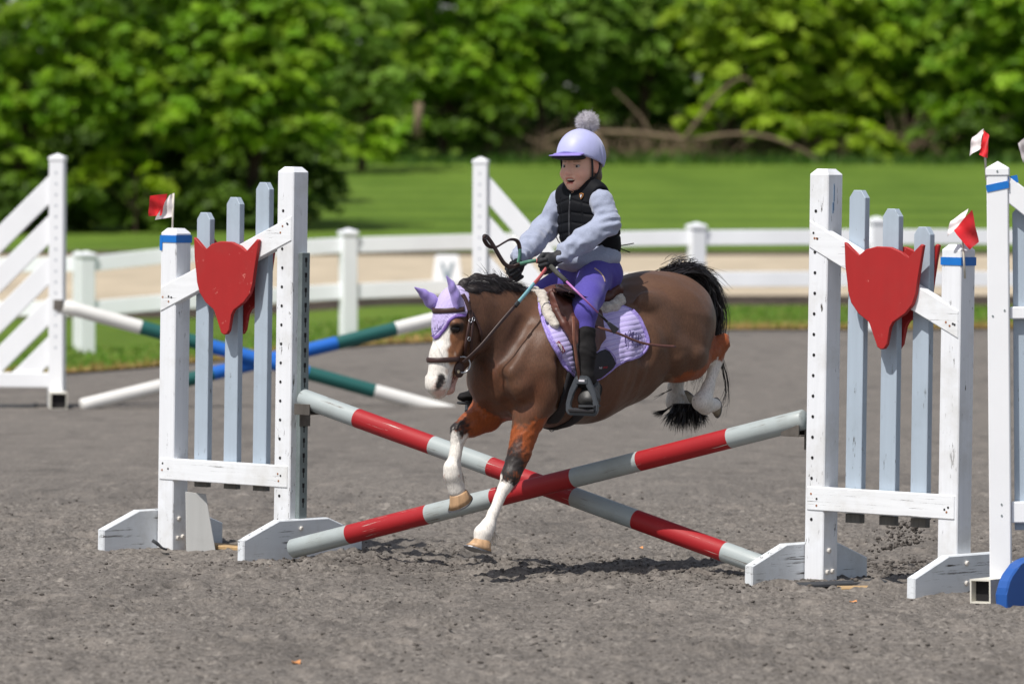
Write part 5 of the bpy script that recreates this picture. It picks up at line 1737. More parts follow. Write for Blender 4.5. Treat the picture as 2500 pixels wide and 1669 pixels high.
def strap(name, pts_px, off, w, mat, parent, th=0.0022, ends=True, bvh_hit=None, m=6):
    """A flat strap laid on the coat along a line of pixels."""
    C = catmull([(*p, 0) for p in pts_px], m)
    P, N = [], []
    for c in C:
        p, n_ = (bvh_hit or hit)(c[0], c[1], 0, 0.06)
        P.append(Vector(p)); N.append(Vector(n_) if n_ is not None else Vector(LF))
    return ribbon(name, P, N, off, w, th, mat, parent)

def ribbon(name, P, N, off, w, th, mat, parent, closed=False):
    V, F_ = [], []
    n = len(P)
    for i in range(n):
        a, b = (P[(i - 1) % n], P[(i + 1) % n]) if closed else (P[max(i - 1, 0)], P[min(i + 1, n - 1)])
        d = (b - a); d = d.normalized() if d.length > 1e-7 else Vector((0, 0, 1))
        nn = (N[i] - d * N[i].dot(d)).normalized()
        s = d.cross(nn)
        c = P[i] + nn * off
        for e, h, k in ((-1, -th, 1), (-1, th * .3, 1), (-.6, th, 1), (.6, th, 1), (1, th * .3, 1), (1, -th, 1)):
            V.append(c + s * (w / 2 * e) + nn * h)
    rng = range(n if closed else n - 1)
    for i in rng:
        j = (i + 1) % n
        for k in range(6): F_.append((i * 6 + k, i * 6 + (k + 1) % 6, j * 6 + (k + 1) % 6, j * 6 + k))
    if not closed: F_ += [tuple(range(6))[::-1], tuple((n - 1) * 6 + k for k in range(6))]
    return mesh_obj(name, V, [f[::-1] for f in F_], mat, parent, True, world=True)

def torus(name, c, n, R, r, mat, parent, sx=1.0, seg=28):
    c, n = Vector(c), Vector(n).normalized()
    _, a, b = frame_of(n)
    pts = [c + a * (math.cos(t) * R * sx) + b * (math.sin(t) * R) for t in np.linspace(0, 2 * math.pi, seg + 1)]
    return tube(name, pts, r, mat, parent, 8)

M['lilac'] = vcol_mat('lilac_quilting', 0.75, None, 0.25, 0.08, 240, sheen=0.3, spec=0.2)
M['lilac_bind'] = plain('lilac_binding', lin(150, 132, 202), 0.6, 0.35, 90, 0.2, sheen=0.2)
M['black_mesh'] = plain('black_mesh', lin(36, 36, 44), 0.7, 0.2, 200, 0.2)
M['leather'] = plain('brown_leather', lin(84, 47, 38), 0.5, 0.28, 24, 0.12, spec=0.5)
M['leather_dark'] = plain('dark_brown_leather', lin(62, 40, 36), 0.48, 0.25, 30, 0.1, spec=0.5)
M['leather_tan'] = plain('worn_strap_leather', lin(112, 70, 54), 0.5, 0.2, 40, 0.1)
M['leather_end'] = plain('strap_end_leather', lin(104, 66, 58), 0.5, 0.2, 40, 0.1)
M['fleece'] = plain('cream_fleece', lin(196, 188, 178), 0.95, 0.25, 60, 0.9, 0.006, sheen=0.4)
M['black_plastic'] = plain('grey_black_plastic', lin(66, 70, 76), 0.42, 0.15, 30, 0.08)
M['black_web'] = plain('black_webbing', lin(34, 32, 36), 0.8, 0.2, 80, 0.2)
M['script'] = plain('dark_purple_thread', lin(66, 54, 104), 0.6, 0.1, 80, 0)
M['magenta'] = plain('magenta_label', lin(140, 24, 66), 0.6, 0.1, 50, 0)
M['navy'] = plain('navy_label', lin(30, 34, 90), 0.6, 0.1, 50, 0)
M['print_white'] = plain('white_print', lin(220, 216, 222), 0.6, 0.02, 50, 0)
M['print_red'] = plain('red_print', lin(190, 30, 50), 0.6, 0.05, 50, 0)

# saddle pad
pad = thing('saddle_pad', 'lilac quilted saddle pad on the pony, with dark script lettering at its rear corner', 'saddle pad', tuple(Q(1430, 830, .2)))
top = [(1312, 716), (1350, 722), (1400, 728), (1450, 734), (1500, 742), (1540, 756)]
outl = [(1314, 728), (1319, 760), (1329, 800), (1345, 838), (1366, 873), (1394, 912), (1420, 926), (1448, 927), (1471, 917), (1494, 898), (1522, 881), (1553, 872), (1573, 858), (1582, 838), (1578, 815), (1561, 780), (1542, 758)]
def chan(px, py): return (py + .24 * (px - 1450)) / 12.2
def pad_off(px, py, u, v):
    q = np.abs(np.sin(math.pi * chan(px, py))) ** 0.45
    e = np.clip(np.minimum(v, 1 - v) / .05, 0, 1)
    return .010 + .0026 * q * e
LIL, LILD = np.array(lin(190, 178, 226)[:3]), np.array(lin(140, 122, 196)[:3])
def pad_col(px, py, u, v):
    q = np.abs(np.sin(math.pi * chan(px, py)))
    c = np.repeat(LIL[None], len(px), 0)
    c = blend(c, LIL * .92, (np.sin(px * .31 + 2 * np.sin(py * .17)) * np.sin(py * .37) > .35) * .15)
    ed_ = (np.minimum(v, 1 - v) * 230 < 8) | (u > .965)
    c = blend(c, LILD, ed_ * (.45 + .55 * (np.sin(px * .9) * np.sin(py * .8 + px * .3) < .1)))
    c = blend(c, LILD * .9, (q < .20) * .6)
    return c
full = np.array(catmull(top[::-1] + [], 8)); oc = np.array(catmull(outl, 8))
sv = lambda q: q[:, 1] + .24 * (q[:, 0] - 1450)
ia = int(np.argmax(sv(oc)))
fr_, re_ = np.concatenate([np.array([top[0]]), oc[:ia + 1]]), np.concatenate([oc[ia:], full])
smax, smin_ = sv(oc)[ia], sv(np.array([top[0]]))[0]
ss = np.linspace(smin_ + 1, smax - .3, 170)
def bound(q):
    k = sv(q); o = np.argsort(k)
    x = np.interp(ss, k[o], q[o, 0])
    return np.stack([x, ss - .24 * (x - 1450)], 1)
drape('quilted_panel', bound(fr_), bound(re_), 170, 70, pad_off, .009, M['lilac'], pad, pad_col, raw=True)
be = resample(catmull(outl, 8), 130)
P_, N_ = [], []
for x, y in be:
    p, n_ = hit(x, y, 0, .2); P_.append(Vector(p)); N_.append(Vector(n_) if n_ is not None else Vector(LF))
for _ in range(3):
    P_ = [P_[0]] + [(P_[i - 1] + P_[i] * 2 + P_[i + 1]) / 4 for i in range(1, len(P_) - 1)] + [P_[-1]]
ribbon('binding', P_, N_, .008, .011, .005, M['lilac_bind'], pad)
drape('wear_patch', [(1432, 868), (1452, 862), (1468, 855), (1482, 860)], [(1432, 927), (1455, 922), (1478, 908), (1496, 888)], 20, 14,
      lambda px, py, u, v: .018 + 0 * px, .004, M['black_mesh'], pad)
strap('wear_patch_edge', [(1466, 851), (1480, 857), (1490, 870), (1497, 889)], .020, .004, M['lilac_bind'], pad, .001)

def hit_pad(px, py, off=.0, fb=.2):
    p, n_ = hit(px, py, 0, fb)
    return p + (n_ if n_ is not None else LF) * off, n_
def lettering(name, body_, px, py, hpx, mat, parent, rot=0.0, shear=0.0, off=.019, sx=1.0, bold=0.0):
    """Flat lettering laid on the cloth: font outlines carried to the surface."""
    cu = bpy.data.curves.new('lettering', 'FONT')
    cu.body = body_; cu.size = 1.0; cu.shear = shear; cu.resolution_u = 3; cu.offset = bold
    tmp = link(bpy.data.objects.new('lettering', cu))
    bpy.context.view_layer.update()
    me = bpy.data.meshes.new_from_object(tmp.evaluated_get(bpy.context.evaluated_depsgraph_get()))
    V = np.array([v.co[:] for v in me.vertices]); F_ = [tuple(p.vertices) for p in me.polygons]
    bpy.data.objects.remove(tmp); bpy.data.meshes.remove(me)
    k = hpx / 0.72
    c, s = math.cos(rot), math.sin(rot)
    W = []
    for x, y, _ in V:
        a, b = x * k * sx, y * k
        p, n_ = hit_pad(px + a * c - b * s, py - a * s - b * c, off)
        W.append(p)
    nd = Vector((0, -1, 0))
    n0 = len(W)
    W += [w - nd * .0008 for w in W]
    F2 = F_ + [tuple(n0 + i for i in f[::-1]) for f in F_]
    return mesh_obj(name, W, F2, mat, parent, False, world=True)
lettering('lettering', 'Mini', 1516, 843, 25, M['script'], pad, .24, .40, .0185, .86, -.004)
lettering('lettering', 'LeMieux', 1540, 851, 9, M['script'], pad, .26, .35, .0185, .72, .015)
strap('flourish', [(1518, 846), (1524, 848), (1527, 838), (1528, 818), (1532, 812), (1535, 834), (1537, 842)], .018, .0022, M['script'], pad, .0008)
strap('flourish', [(1534, 850), (1541, 843), (1551, 836), (1560, 834)], .018, .0018, M['script'], pad, .0008)
strap('flourish', [(1532, 811), (1534, 824), (1535, 840)], .018, .0030, M['script'], pad, .0008)
strap('label_tag', [(1357, 837), (1364, 847), (1371, 858)], .0185, .014, M['magenta'], pad, .001)
lettering('lettering', 'LeMieux', 1353, 838, 5.5, M['print_white'], pad, -.95, 0, .0225, .95, .01)
strap('label_tag', [(1335, 787), (1338, 796)], .0185, .014, M['navy'], pad, .001)
lettering('lettering', 'NI', 1452, 900, 5, M['print_white'], pad, .08, .2, .0215, 1.1, .01)
lettering('lettering', 'PRO', 1462, 899, 5, M['print_red'], pad, .08, .2, .0215, 1.0, .01)

# fleece half pad
hp = thing('half_pad', 'cream fleece half pad showing at the front and back of the saddle', 'half pad', tuple(Q(1400, 720, 0)))
def on(px, py, off): return hit(px, py, off)[0]
def fl_prims(path, r, off):
    p = []
    q = [on(x, y, off) for x, y in path]
    for a, b in zip(q, q[1:]): p.append(cone(a, b, r, r, .012))
    return p
def fuzz(P, d): return d + .0014 * sines(P, 330, 51) + .0012 * sines(P, 700, 52)
front = [(1319, 726), (1327, 742), (1336, 764), (1343, 782), (1352, 798)]
fp = fl_prims(front, .0185, .016)
fp += [cone(Q(1290, 728, -.05), Q(1300, 712, -.02), .015, .0155, .012), cone(Q(1300, 712, -.02), Q(1308, 708, .015), .013, .013, .012), cone(Q(1308, 708, .015), on(1318, 726, .014), .013, .0125, .012)]
sdf_obj('front_roll', fp, .0045, M['fleece'], hp, fuzz)
rear = [(1450, 764), (1474, 762), (1497, 755)]
rp = fl_prims(rear, .0215, .018)
rp += [cone(on(1497, 755, .014), on(1512, 741, .014), .0215, .0215, .012), cone(on(1512, 741, .016), on(1508, 727, .016), .0215, .0185, .012), cone(on(1508, 727, .014), on(1488, 716, .012), .0125, .012, .012)]
sdf_obj('rear_roll', rp, .0045, M['fleece'], hp, fuzz)

# saddle
sad = thing('saddle', 'brown leather jumping saddle under the rider', 'saddle', tuple(Q(1410, 715, 0)))
sp = [rc((1345, 718), 0, .030, (1366, 722), 0, .036, .03, 1.5), rc((1366, 722), 0, .036, (1430, 724), 0, .042, .04, 2.2),
      rc((1430, 724), 0, .042, (1468, 712), 0, .040, .03, 2.9), rc((1456, 700), 0, .026, (1474, 696), 0, .016, .02, 5.0)]
sdf_obj('seat', sp, .006, M['leather'], sad)
drape('flap', [(1338, 712), (1380, 728), (1420, 742), (1462, 752)], [(1382, 842), (1400, 862), (1440, 862), (1466, 830)], 36, 30,
      lambda px, py, u, v: .028 + .004 * np.exp(-((u - .06) / .05) ** 2), .005, M['leather'], sad)
drape('skirt', [(1332, 702), (1352, 706), (1380, 716), (1420, 726)], [(1346, 722), (1372, 742), (1402, 750), (1425, 752)], 20, 10,
      lambda px, py, u, v: .046 + 0 * px, .005, M['leather_dark'], sad)
kr = []
q = [on(x, y, .036) for x, y in ((1352, 742), (1372, 768), (1386, 800), (1394, 842))]
for a, b, r1, r2 in zip(q, q[1:], (.020, .027, .026), (.027, .026, .014)): kr.append(cone(a, b, r1, r2, .01))
q = [on(x, y, .030) for x, y in ((1340, 735), (1356, 770), (1368, 800), (1386, 836))]
for a, b, r1, r2 in zip(q, q[1:], (.010, .016, .016), (.016, .016, .010)): kr.append(cone(a, b, r1, r2, .004))
sdf_obj('knee_roll', kr, .0045, M['leather'], sad, None)
torus('stirrup_bar', on(1382, 742, .052), LF, .011, .0022, M['steel'], sad)
box('saddle_nail', on(1357, 726, .055) - root_loc(sad), (.006, .003, .003), M['steel'], sad, .001)
def fly(px, py, b): return Q(px, py, b)
tube('stirrup_leather', [fly(1400, 772, .268), fly(1402, 830, .285), fly(1408, 880, .292), fly(1415, 926, .298)], [.0088, .0088, .0085, .0085], M['leather_tan'], sad, 8, .28, hint=tuple(LF))
tube('strap_end', catmull([fly(1452, 796, .27), fly(1468, 801, .29), fly(1510, 814, .30), fly(1555, 833, .29), fly(1583, 840, .285), fly(1617, 844, .28), fly(1650, 846, .275)], 4), .0050, M['leather_end'], sad, 8, .35, hint=tuple(LF))
tube('stirrup_leather', [fly(1262, 780, -.26), fly(1215, 860, -.28), fly(1180, 935, -.29)], .010, M['leather_tan'], sad, 8, .28, hint=tuple(LF))

# girth
gi = thing('girth', 'black webbing girth with a steel ring under the pony belly', 'girth', tuple(Q(1350, 1020, .1)))
gp = [(1396, 905), (1390, 935), (1380, 970), (1366, 1002), (1348, 1028)]
strap('strap', gp, .006, .050, M['black_web'], gi, .005)
c = Q(1345, 1038, .02)
P_, N_ = [], []
Cg = Q(1345, 900, 0)
for a in np.linspace(math.radians(-150), math.radians(-30), 26):
    d = LF * math.cos(a) + UPV * math.sin(a)
    loc, nrm, _, _ = BODY.ray_cast(Cg + d * .6 - U * .02, -d)
    if loc is not None: P_.append(loc); N_.append(nrm)
ribbon('belly_band', P_, N_, .006, .055, .006, M['black_web'], gi)
torus('ring', Q(1347, 1046, .0), U + LF * .3, .011, .002, M['steel'], gi)

# stirrups
def stirrup(label, c, side, fwd, sc=1.0):
    """side: across the foot, fwd: along the foot."""
    c, s, f = Vector(c), Vector(side).normalized(), Vector(fwd).normalized()
    root = thing('stirrup', label, 'stirrup', c, group='stirrups')
    w, h = .060 * sc, .150 * sc
    out = [(-.022, 0.0), (.022, 0.0), (.030, -.012), (.050, -.058), (.062, -.105), (.062, -.135), (.050, -.150), (-.050, -.150), (-.062, -.135), (-.062, -.105), (-.050, -.058), (-.030, -.012)]
    inn = [(-.014, -.009), (.014, -.009), (.014, -.034), (.031, -.066), (.043, -.105), (.043, -.121), (.041, -.123), (-.041, -.123), (-.043, -.121), (-.043, -.105), (-.031, -.066), (-.014, -.034)]
    bm = bmesh.new()
    R = []
    for e in (-1, 1):
        for ring in (out, inn):
            R.append([bm.verts.new(s * (x * sc) + UPV * (y * sc) + f * (e * .013 * sc)) for x, y in ring])
    n = 12
    for k in range(n):
        j = (k + 1) % n
        bm.faces.new((R[0][k], R[0][j], R[1][j], R[1][k])); bm.faces.new((R[2][k], R[3][k], R[3][j], R[2][j]))
        bm.faces.new((R[0][k], R[2][k], R[2][j], R[0][j])); bm.faces.new((R[1][k], R[1][j], R[3][j], R[3][k]))
    bmesh.ops.recalc_face_normals(bm, faces=bm.faces)
    bmesh.ops.bevel(bm, geom=list(bm.edges), offset=.003 * sc, segments=2, affect='EDGES')
    bm_obj('iron', bm, M['black_plastic'], root, False)
    bm = bmesh.new(); bm_box(bm, UPV * (-.131 * sc), (.050 * sc, .026 * sc, .0065 * sc), s, f, UPV, .003)
    bm_obj('tread', bm, M['black_web'], root)
    bm = bmesh.new(); bm_box(bm, UPV * (-.020 * sc) + f * .012, (.024 * sc, .003, .012 * sc), s, f, UPV, .003)
    bm_obj('top_plate', bm, M['black_plastic'], root)
    bm = bmesh.new(); bm_box(bm, UPV * (-.018 * sc) + f * .0155, (.011 * sc, .0008, .0035 * sc), s, f, UPV, 0)
    bm_obj('badge', bm, M['print_white'], root)
    return root
SF = (U * .55 + Vector((.32, -.95, 0)) * .6).normalized()
SS = Vector((-SF.y, SF.x, 0))
stirrup('grey black stirrup hanging on the near side of the pony, with the boot in it', Q(1422, 917, .30), SS * -1 + UPV * .03, SF)
stirrup('black stirrup on the far side of the pony, below the far boot', Q(1165, 925, -.29), LF, U, .95)

# bonnet
bon = thing('ear_bonnet', 'lilac crochet ear bonnet with two pointed ears on the pony head', 'ear bonnet', tuple(Q(1095, 760, 0)))
ZB = np.array([829, 824, 808, 788, 774, 772]); BB = np.array([0, .016, .034, .050, .064, .12])
def bon_lim(P): return np.interp(np.abs(bside(P)), BB, [float(Q(1085, y, 0).z) for y in ZB])
fback = float(Q(1119, 735, 0).dot(U))
def bon_post(P, d):
    g = bon_lim(P) - P[:, 2]
    bk = (fback - P @ lu) - (P[:, 2] - float(Q(1128, 735, 0).z)) * .45
    kn = .0008 * sines(P, 700, 61)
    return np.maximum(np.maximum(d - .0065 + kn, g), bk)
BON, BOND = np.array(lin(190, 176, 220)[:3]), np.array(lin(122, 94, 168)[:3])
def bon_col(P):
    g = P[:, 2] - bon_lim(P); b = np.abs(bside(P))
    c = np.repeat(BON[None], len(P), 0)
    a1, a2 = P @ lu, bside(P)
    dots = (np.sin(P[:, 2] * 700) * np.sin((a2 + .3 * a1) * 700) > .45)
    c = blend(c, BOND * .55, dots * .55 * (g > .014) * (P[:, 2] < float(Q(1085, 752, 0).z)))
    c = blend(c, BOND, np.clip((.0150 - g) / .002, 0, 1))
    pt = (g > .014) & (g < .052) & (b < .030)
    c = blend(c, BON * .96, pt * 1.0)
    return c
M['crochet'] = vcol_mat('lilac_crochet', 0.8, None, 0.4, 0.12, 420, sheen=0.3, spec=0.2)
bprims = [q for q in head_prims()[:2]] + [ell(Q(1094 + o, 790, s * .058), (.030, .018, .020), AX, .014) for s, o in ((1, 22), (-1, -22))] + [rc((1113, 745), 0, .068, (1113, 780), 0, .074, .03, .80)]
bo, bov, bof = sdf_obj('cap', bprims, .0036, M['crochet'], bon, bon_post, bon_col)
strap('patch_edge', [(1052, 800), (1053, 812), (1058, 820), (1066, 816), (1078, 800), (1086, 788)], .009, .0022, M['lilac_bind'], bon, .001)
strap('logo_stitch', [(1058, 806), (1064, 792), (1066, 806), (1071, 790), (1072, 804), (1078, 796)], .0085, .0018, M['script'], bon, .0008)
strap('logo_stitch', [(1062, 810), (1070, 808), (1080, 802)], .0085, .0014, M['script'], bon, .0008)
M['ear'] = plain('lilac_ear_cloth', lin(150, 132, 200), 0.6, 0.08, 60, 0.1, sheen=0.3)
def ear(path, lat):
    p = []
    for (a, b0, r0), (c_, b1, r1) in zip(path, path[1:]):
        p.append(cone(Q(*a, b0), Q(*c_, b1), r0, r1, .006, lat, .55))
    return p
ea = ear([((1113, 744), .045, .029), ((1112, 724), .046, .032), ((1103, 700), .048, .023), ((1089, 672), .05, .003)], (LF * .5 + U * -.85).normalized())
cut = cone(Q(1104, 735, .066) + U * .012, Q(1094, 690, .058) + U * .012, .014, .003, .006, op='s')
sdf_obj('ear_cover', ea + [cut], .0032, M['ear'], bon)
ea = ear([((1064, 744), -.045, .027), ((1051, 733), -.048, .027), ((1034, 717), -.055, .017), ((1012, 701), -.06, .003)], (LF * .3 + U * .95).normalized())
sdf_obj('ear_cover', ea, .0032, M['ear'], bon)

# bridle
br = thing('bridle', 'dark brown leather bridle with a steel ring bit on the pony head', 'bridle', tuple(Q(1120, 850, .05)))
def head_ring(name, c, tilt, off, w, a0, a1, closed=False, n=40, mat=None):
    """Strap round the head; tilt is the direction its near end drops."""
    c = Vector(c)
    P_, N_ = [], []
    e1 = (U + UPV * tilt).normalized(); e2 = LF
    for a in np.linspace(a0, a1, n):
        d = e1 * math.cos(a) + e2 * math.sin(a)
        loc, nrm, _, _ = BODY.ray_cast(c + d * .28, -d)
        if loc is None: continue
        P_.append(loc); N_.append((nrm * .4 + d * .6).normalized())
    for _ in range(2):
        P_ = [P_[0]] + [(P_[i - 1] + P_[i] * 2 + P_[i + 1]) / 4 for i in range(1, len(P_) - 1)] + [P_[-1]]
    return ribbon(name, P_, N_, off, w, .0035, mat or M['leather_dark'], br)
head_ring('browband', Q(1098, 755, 0), -.10, .013, .019, math.radians(-100), math.radians(100))
head_ring('noseband', Q(1086, 876, 0), -.05, .005, .019, math.radians(-112), math.radians(112))
strap('headpiece', [(1126, 722), (1132, 733), (1138, 748), (1142, 760)], .013, .017, M['leather_dark'], br, .003)
strap('cheekpiece', [(1142, 756), (1144, 778), (1139, 812), (1133, 845), (1130, 872)], .009, .013, M['leather_dark'], br, .003)
strap('cheekpiece', [(1147, 760), (1149, 785), (1147, 822), (1148, 858)], .012, .010, M['leather_dark'], br, .0025)
strap('throatlash', [(1147, 758), (1158, 780), (1169, 806), (1174, 832)], .008, .011, M['leather_dark'], br, .003)
for px, py in ((1143, 784), (1150, 780), (1140, 826)):
    torus('buckle', hit(px, py, .014)[0], hit(px, py, 0)[1] or LF, .0075, .0016, M['steel'], br, .8, 12)
bitn = (LF * .85 + U * .5).normalized()
torus('bit_ring', Q(1129, 890, .055), bitn, .030, .0034, M['steel'], br)
torus('bit_ring', Q(1078, 895, -.055), (LF * -.85 + U * .5), .030, .0034, M['steel'], br)
gc = Q(1119, 902, .044)
e1, e2 = U, UPV
V = [gc + e1 * (math.cos(t) * .024 * k) + e2 * (math.sin(t) * .030 * k) + LF * (h) for h, k in ((0, .9), (.003, 1), (.008, 1), (.010, .85)) for t in np.linspace(0, 2 * math.pi, 20, endpoint=False)]
F_ = [(i * 20 + k, i * 20 + (k + 1) % 20, (i + 1) * 20 + (k + 1) % 20, (i + 1) * 20 + k) for i in range(3) for k in range(20)] + [tuple(range(20))[::-1], tuple(range(60, 80))]
mesh_obj('bit_guard', V, F_, M['leather_dark'], br, True, world=True)
tube('bit_mouthpiece', [Q(1120, 906, .058), Q(1112, 914, .03), Q(1100, 916, 0)], .006, plain('pale_rubber', lin(196, 180, 150), .5, .1, 40, 0), br, 8)

# reins
re = thing('reins', 'rainbow grip reins running from the bit to both gloved hands, with a loose loop', 'reins', tuple(Q(1250, 740, .15)))
M['r_green'] = plain('green_rein_grip', lin(84, 134, 114), 0.6, 0.1, 120, 0.3)
M['r_blue'] = plain('pale_blue_rein_grip', lin(122, 172, 182), 0.6, 0.1, 120, 0.3)
M['r_pink'] = plain('coral_rein_grip', lin(190, 98, 98), 0.6, 0.1, 120, 0.3)
M['r_leather'] = plain('rein_leather', lin(72, 56, 54), 0.45, 0.2, 60, 0.1)
def rein(name, pts, r, mat, flat=.35):
    return tube(name, catmull(pts, 6), r, mat, re, 8, flat, hint=tuple(LF))
rein('leather', [Q(1131, 884, .062), Q(1145, 872, .085), Q(1176, 842, .115), Q(1220, 790, .14), Q(1258, 746, .15)], .0085, M['r_leather'])
rein('stopper', [Q(1258, 747, .15), Q(1266, 737, .152)], .010, M['black_rub'], .6)
rein('blue_grip', [Q(1266, 737, .152), Q(1285, 715, .15), Q(1304, 692, .145)], .0078, M['r_blue'], .5)
rein('pink_grip', [Q(1304, 692, .145), Q(1318, 676, .14), Q(1333, 656, .12)], .0078, M['r_pink'], .5)
rein('pink_grip', [Q(1252, 672, -.08), Q(1240, 690, -.09), Q(1225, 712, -.10)], .0115, M['r_pink'], .4)
rein('leather', [Q(1225, 712, -.10), Q(1170, 780, -.12), Q(1090, 890, -.065)], .0085, M['r_leather'])
rein('pink_grip', [Q(1318, 638, .07), Q(1309, 637, .065)], .009, M['r_pink'], .6)
rein('green_grip', [Q(1309, 636, .065), Q(1290, 639, .05), Q(1270, 644, .0)], .0072, M['r_green'], .5)
rein('leather', [Q(1270, 644, .0), Q(1256, 650, -.02), Q(1244, 651, -.02), Q(1232, 644, -.02), Q(1221, 628, -.02), Q(1209, 607, -.02), Q(1197, 588, -.02), Q(1187, 577, -.02), Q(1182, 583, -.025), Q(1189, 597, -.04),
      Q(1201, 604, -.05), Q(1214, 602, -.05), Q(1229, 593, -.05), Q(1245, 585, -.05), Q(1259, 586, -.05), Q(1266, 594, -.05), Q(1269, 608, -.05)], .0082, M['r_leather'], .4)
rein('green_grip', [Q(1269, 608, -.05), Q(1269, 624, -.05), Q(1265, 643, -.05)], .009, M['r_green'], .5)
torus('buckle', Q(1184, 578, -.02), U + LF, .009, .002, M['black_rub'], re, 1, 12)

# riding crop, carried across the near thigh
cr = thing('riding_crop', 'riding crop with dark grip, pink shaft and black leather tongue in the left hand', 'crop', tuple(Q(1365, 670, .2)))
tube('grip', [Q(1345, 650, .12), Q(1362, 668, .17), Q(1383, 687, .225)], [.0095, .010, .0092], plain('charcoal_grip', lin(62, 62, 58), .8, .2, 80, .3), cr, 10)
tube('shaft', [Q(1383, 687, .225), Q(1420, 723, .285), Q(1460, 763, .31)], [.0048, .0042, .0036], plain('pink_shaft', lin(176, 112, 176), .35, .1, 60, 0), cr, 8)
tube('wrapping', [Q(1460, 763, .31), Q(1484, 787, .312)], [.0042, .005], M['black_web'], cr, 8)
a, b = Q(1482, 785, .312), Q(1510, 812, .312)
d = (b - a).normalized(); s = d.cross(Vector((0, 1, 0))).normalized()
prism('tongue', [(0, -.004), (.012, -.007), (.058, -.016), (.062, -.012), (.062, .010), (.058, .013), (.012, .007), (0, .004)], a - root_loc(cr), d, s, d.cross(s), .006, M['black_plastic'], cr, .002)
# ---------------------------------------------------------------- the rider
person = thing('person', 'child rider in lilac helmet, black vest, blue grey sweatshirt and purple breeches on the pony', 'person', tuple(Q(1430, 690, 0)))
HC = Q(1419, 401, 0)
hy = math.radians(55)
HF = Vector((-math.cos(hy), -math.sin(hy), -.02)).normalized()     # where the face looks
HL = Vector((math.sin(hy), -math.cos(hy), 0))
HU = HF.cross(HL).normalized()
HU = HU if HU.z > 0 else -HU
HAX = (HF, HL, HU)
def h(x, y, z): return HC + HF * x + HL * y + HU * z
def he(c, r, k=.012, op='u'): return ell(h(*c), r, HAX, k, op)
def hcn(a, b, ra, rb, k=.01, op='u'): return cone(h(*a), h(*b), ra, rb, k, op=op)

SHL, ELL_, WRL = Q(1468, 492, .128), Q(1486, 544, .165), Q(1376, 620, .115)
SHR, ELR, WRR = Q(1369, 491, -.128), Q(1330, 560, -.180), Q(1270, 628, -.085)
HNL, HNR = Q(1342, 640, .095), Q(1259, 656, -.070)
HPL, KNL, ANL = Q(1452, 672, .085), Q(1425, 764, .235), Q(1428, 925, .285)
HPR, KNR, ANR = Q(1412, 676, -.085), Q(1288, 742, -.225), Q(1180, 925, -.285)

def skin_prims():
    p = [he((-.008, 0, .020), (.086, .068, .084)), he((.026, 0, -.030), (.058, .060, .064), .02), he((.040, 0, -.066), (.038, .040, .030), .02),
         he((.062, 0, -.086), (.017, .019, .014), .016),
         hcn((.080, 0, .004), (.091, 0, -.030), .0075, .0105, .012), he((.089, .009, -.033), (.008, .007, .006), .006), he((.089, -.009, -.033), (.008, .007, .006), .006)]
    for s in (1, -1):
        p += [he((.052, s * .036, -.036), (.026, .022, .022), .014), 
              he((-.004, s * .066, -.012), (.017, .008, .026), .005)]
    p += [hcn((.076, -.020, -.050), (.076, .020, -.050), .0075, .0075, .006), hcn((.070, -.017, -.073), (.070, .017, -.073), .0075, .0075, .006)]
    for s in (1, -1):
        p += [he((.0815, s * .0285, -.008), (.0090, .0128, .0048), .004, 's'), he((.000, s * .074, -.012), (.008, .005, .014), .004, 's')]
    q = he((.081, 0, -.0620), (.020, .0205, .0085), .003, 's')
    p += [q]
    # neck, trunk and limbs inside the clothes
    p += [cone(h(-.022, 0, -.05), Q(1421, 474, 0), .040, .046, .02), rc((1424, 500), 0, .062, (1438, 640), 0, .066, .03, 1.5)]
    for a, b, c, d in ((SHL, ELL_, WRL, HNL), (SHR, ELR, WRR, HNR)):
        p += [cone(a, b, .034, .028, .02), cone(b, c, .028, .021, .02), cone(c, c.lerp(d, .6), .018, .012, .015)]
    for a, b, c in ((HPL, KNL, ANL), (HPR, KNR, ANR)):
        p += [cone(a, b, .054, .038, .03), cone(b, c, .036, .024, .02)]
    return p
SKIN, CHEEK, LIP, BROW = np.array(lin(228, 178, 154)[:3]), np.array(lin(228, 142, 126)[:3]), np.array(lin(192, 86, 82)[:3]), np.array(lin(112, 82, 64)[:3])
def skin_col(P):
    c = np.repeat(SKIN[None], len(P), 0)
    for s in (1, -1):
        c = blend(c, CHEEK, near(P, h(.055, s * .038, -.036), h(.060, s * .034, -.040), .014, .028) * .75)
        c = blend(c, BROW, near(P, h(.076, s * .018, .0115), h(.066, s * .043, .0125), .0034, .004) * .75)
        c = blend(c, np.array(lin(120, 80, 66)[:3]), near(P, h(.078, s * .020, -.0025), h(.068, s * .040, -.0035), .0018, .003) * .8)
        c = blend(c, np.array(lin(210, 110, 90)[:3]), near(P, h(-.004, s * .07, -.02), h(-.004, s * .07, .0), .016, .01) * .5)
    c = blend(c, CHEEK, near(P, h(.095, 0, -.032), h(.095, 0, -.03), .008, .012) * .4)
    c = blend(c, LIP, near(P, h(.084, -.014, -.0535), h(.084, .014, -.0535), .0035, .003) * .8)
    c = blend(c, LIP, near(P, h(.077, -.011, -.0715), h(.077, .011, -.0715), .0045, .003) * .9)
    c = blend(c, np.array(lin(96, 34, 36)[:3]), near(P, h(.060, -.010, -.0615), h(.060, .010, -.0615), .0125, .004))
    return c
M['skin'] = vcol_mat('skin', 0.5, None, 0.05, 0.03, 200, spec=0.35)
skn = M['skin'].node_tree.nodes['Principled BSDF']
skn.inputs['Subsurface Weight'].default_value = 0.12
skn.inputs['Subsurface Radius'].default_value = (.010, .004, .002)
skn.inputs['Subsurface Scale'].default_value = 0.5
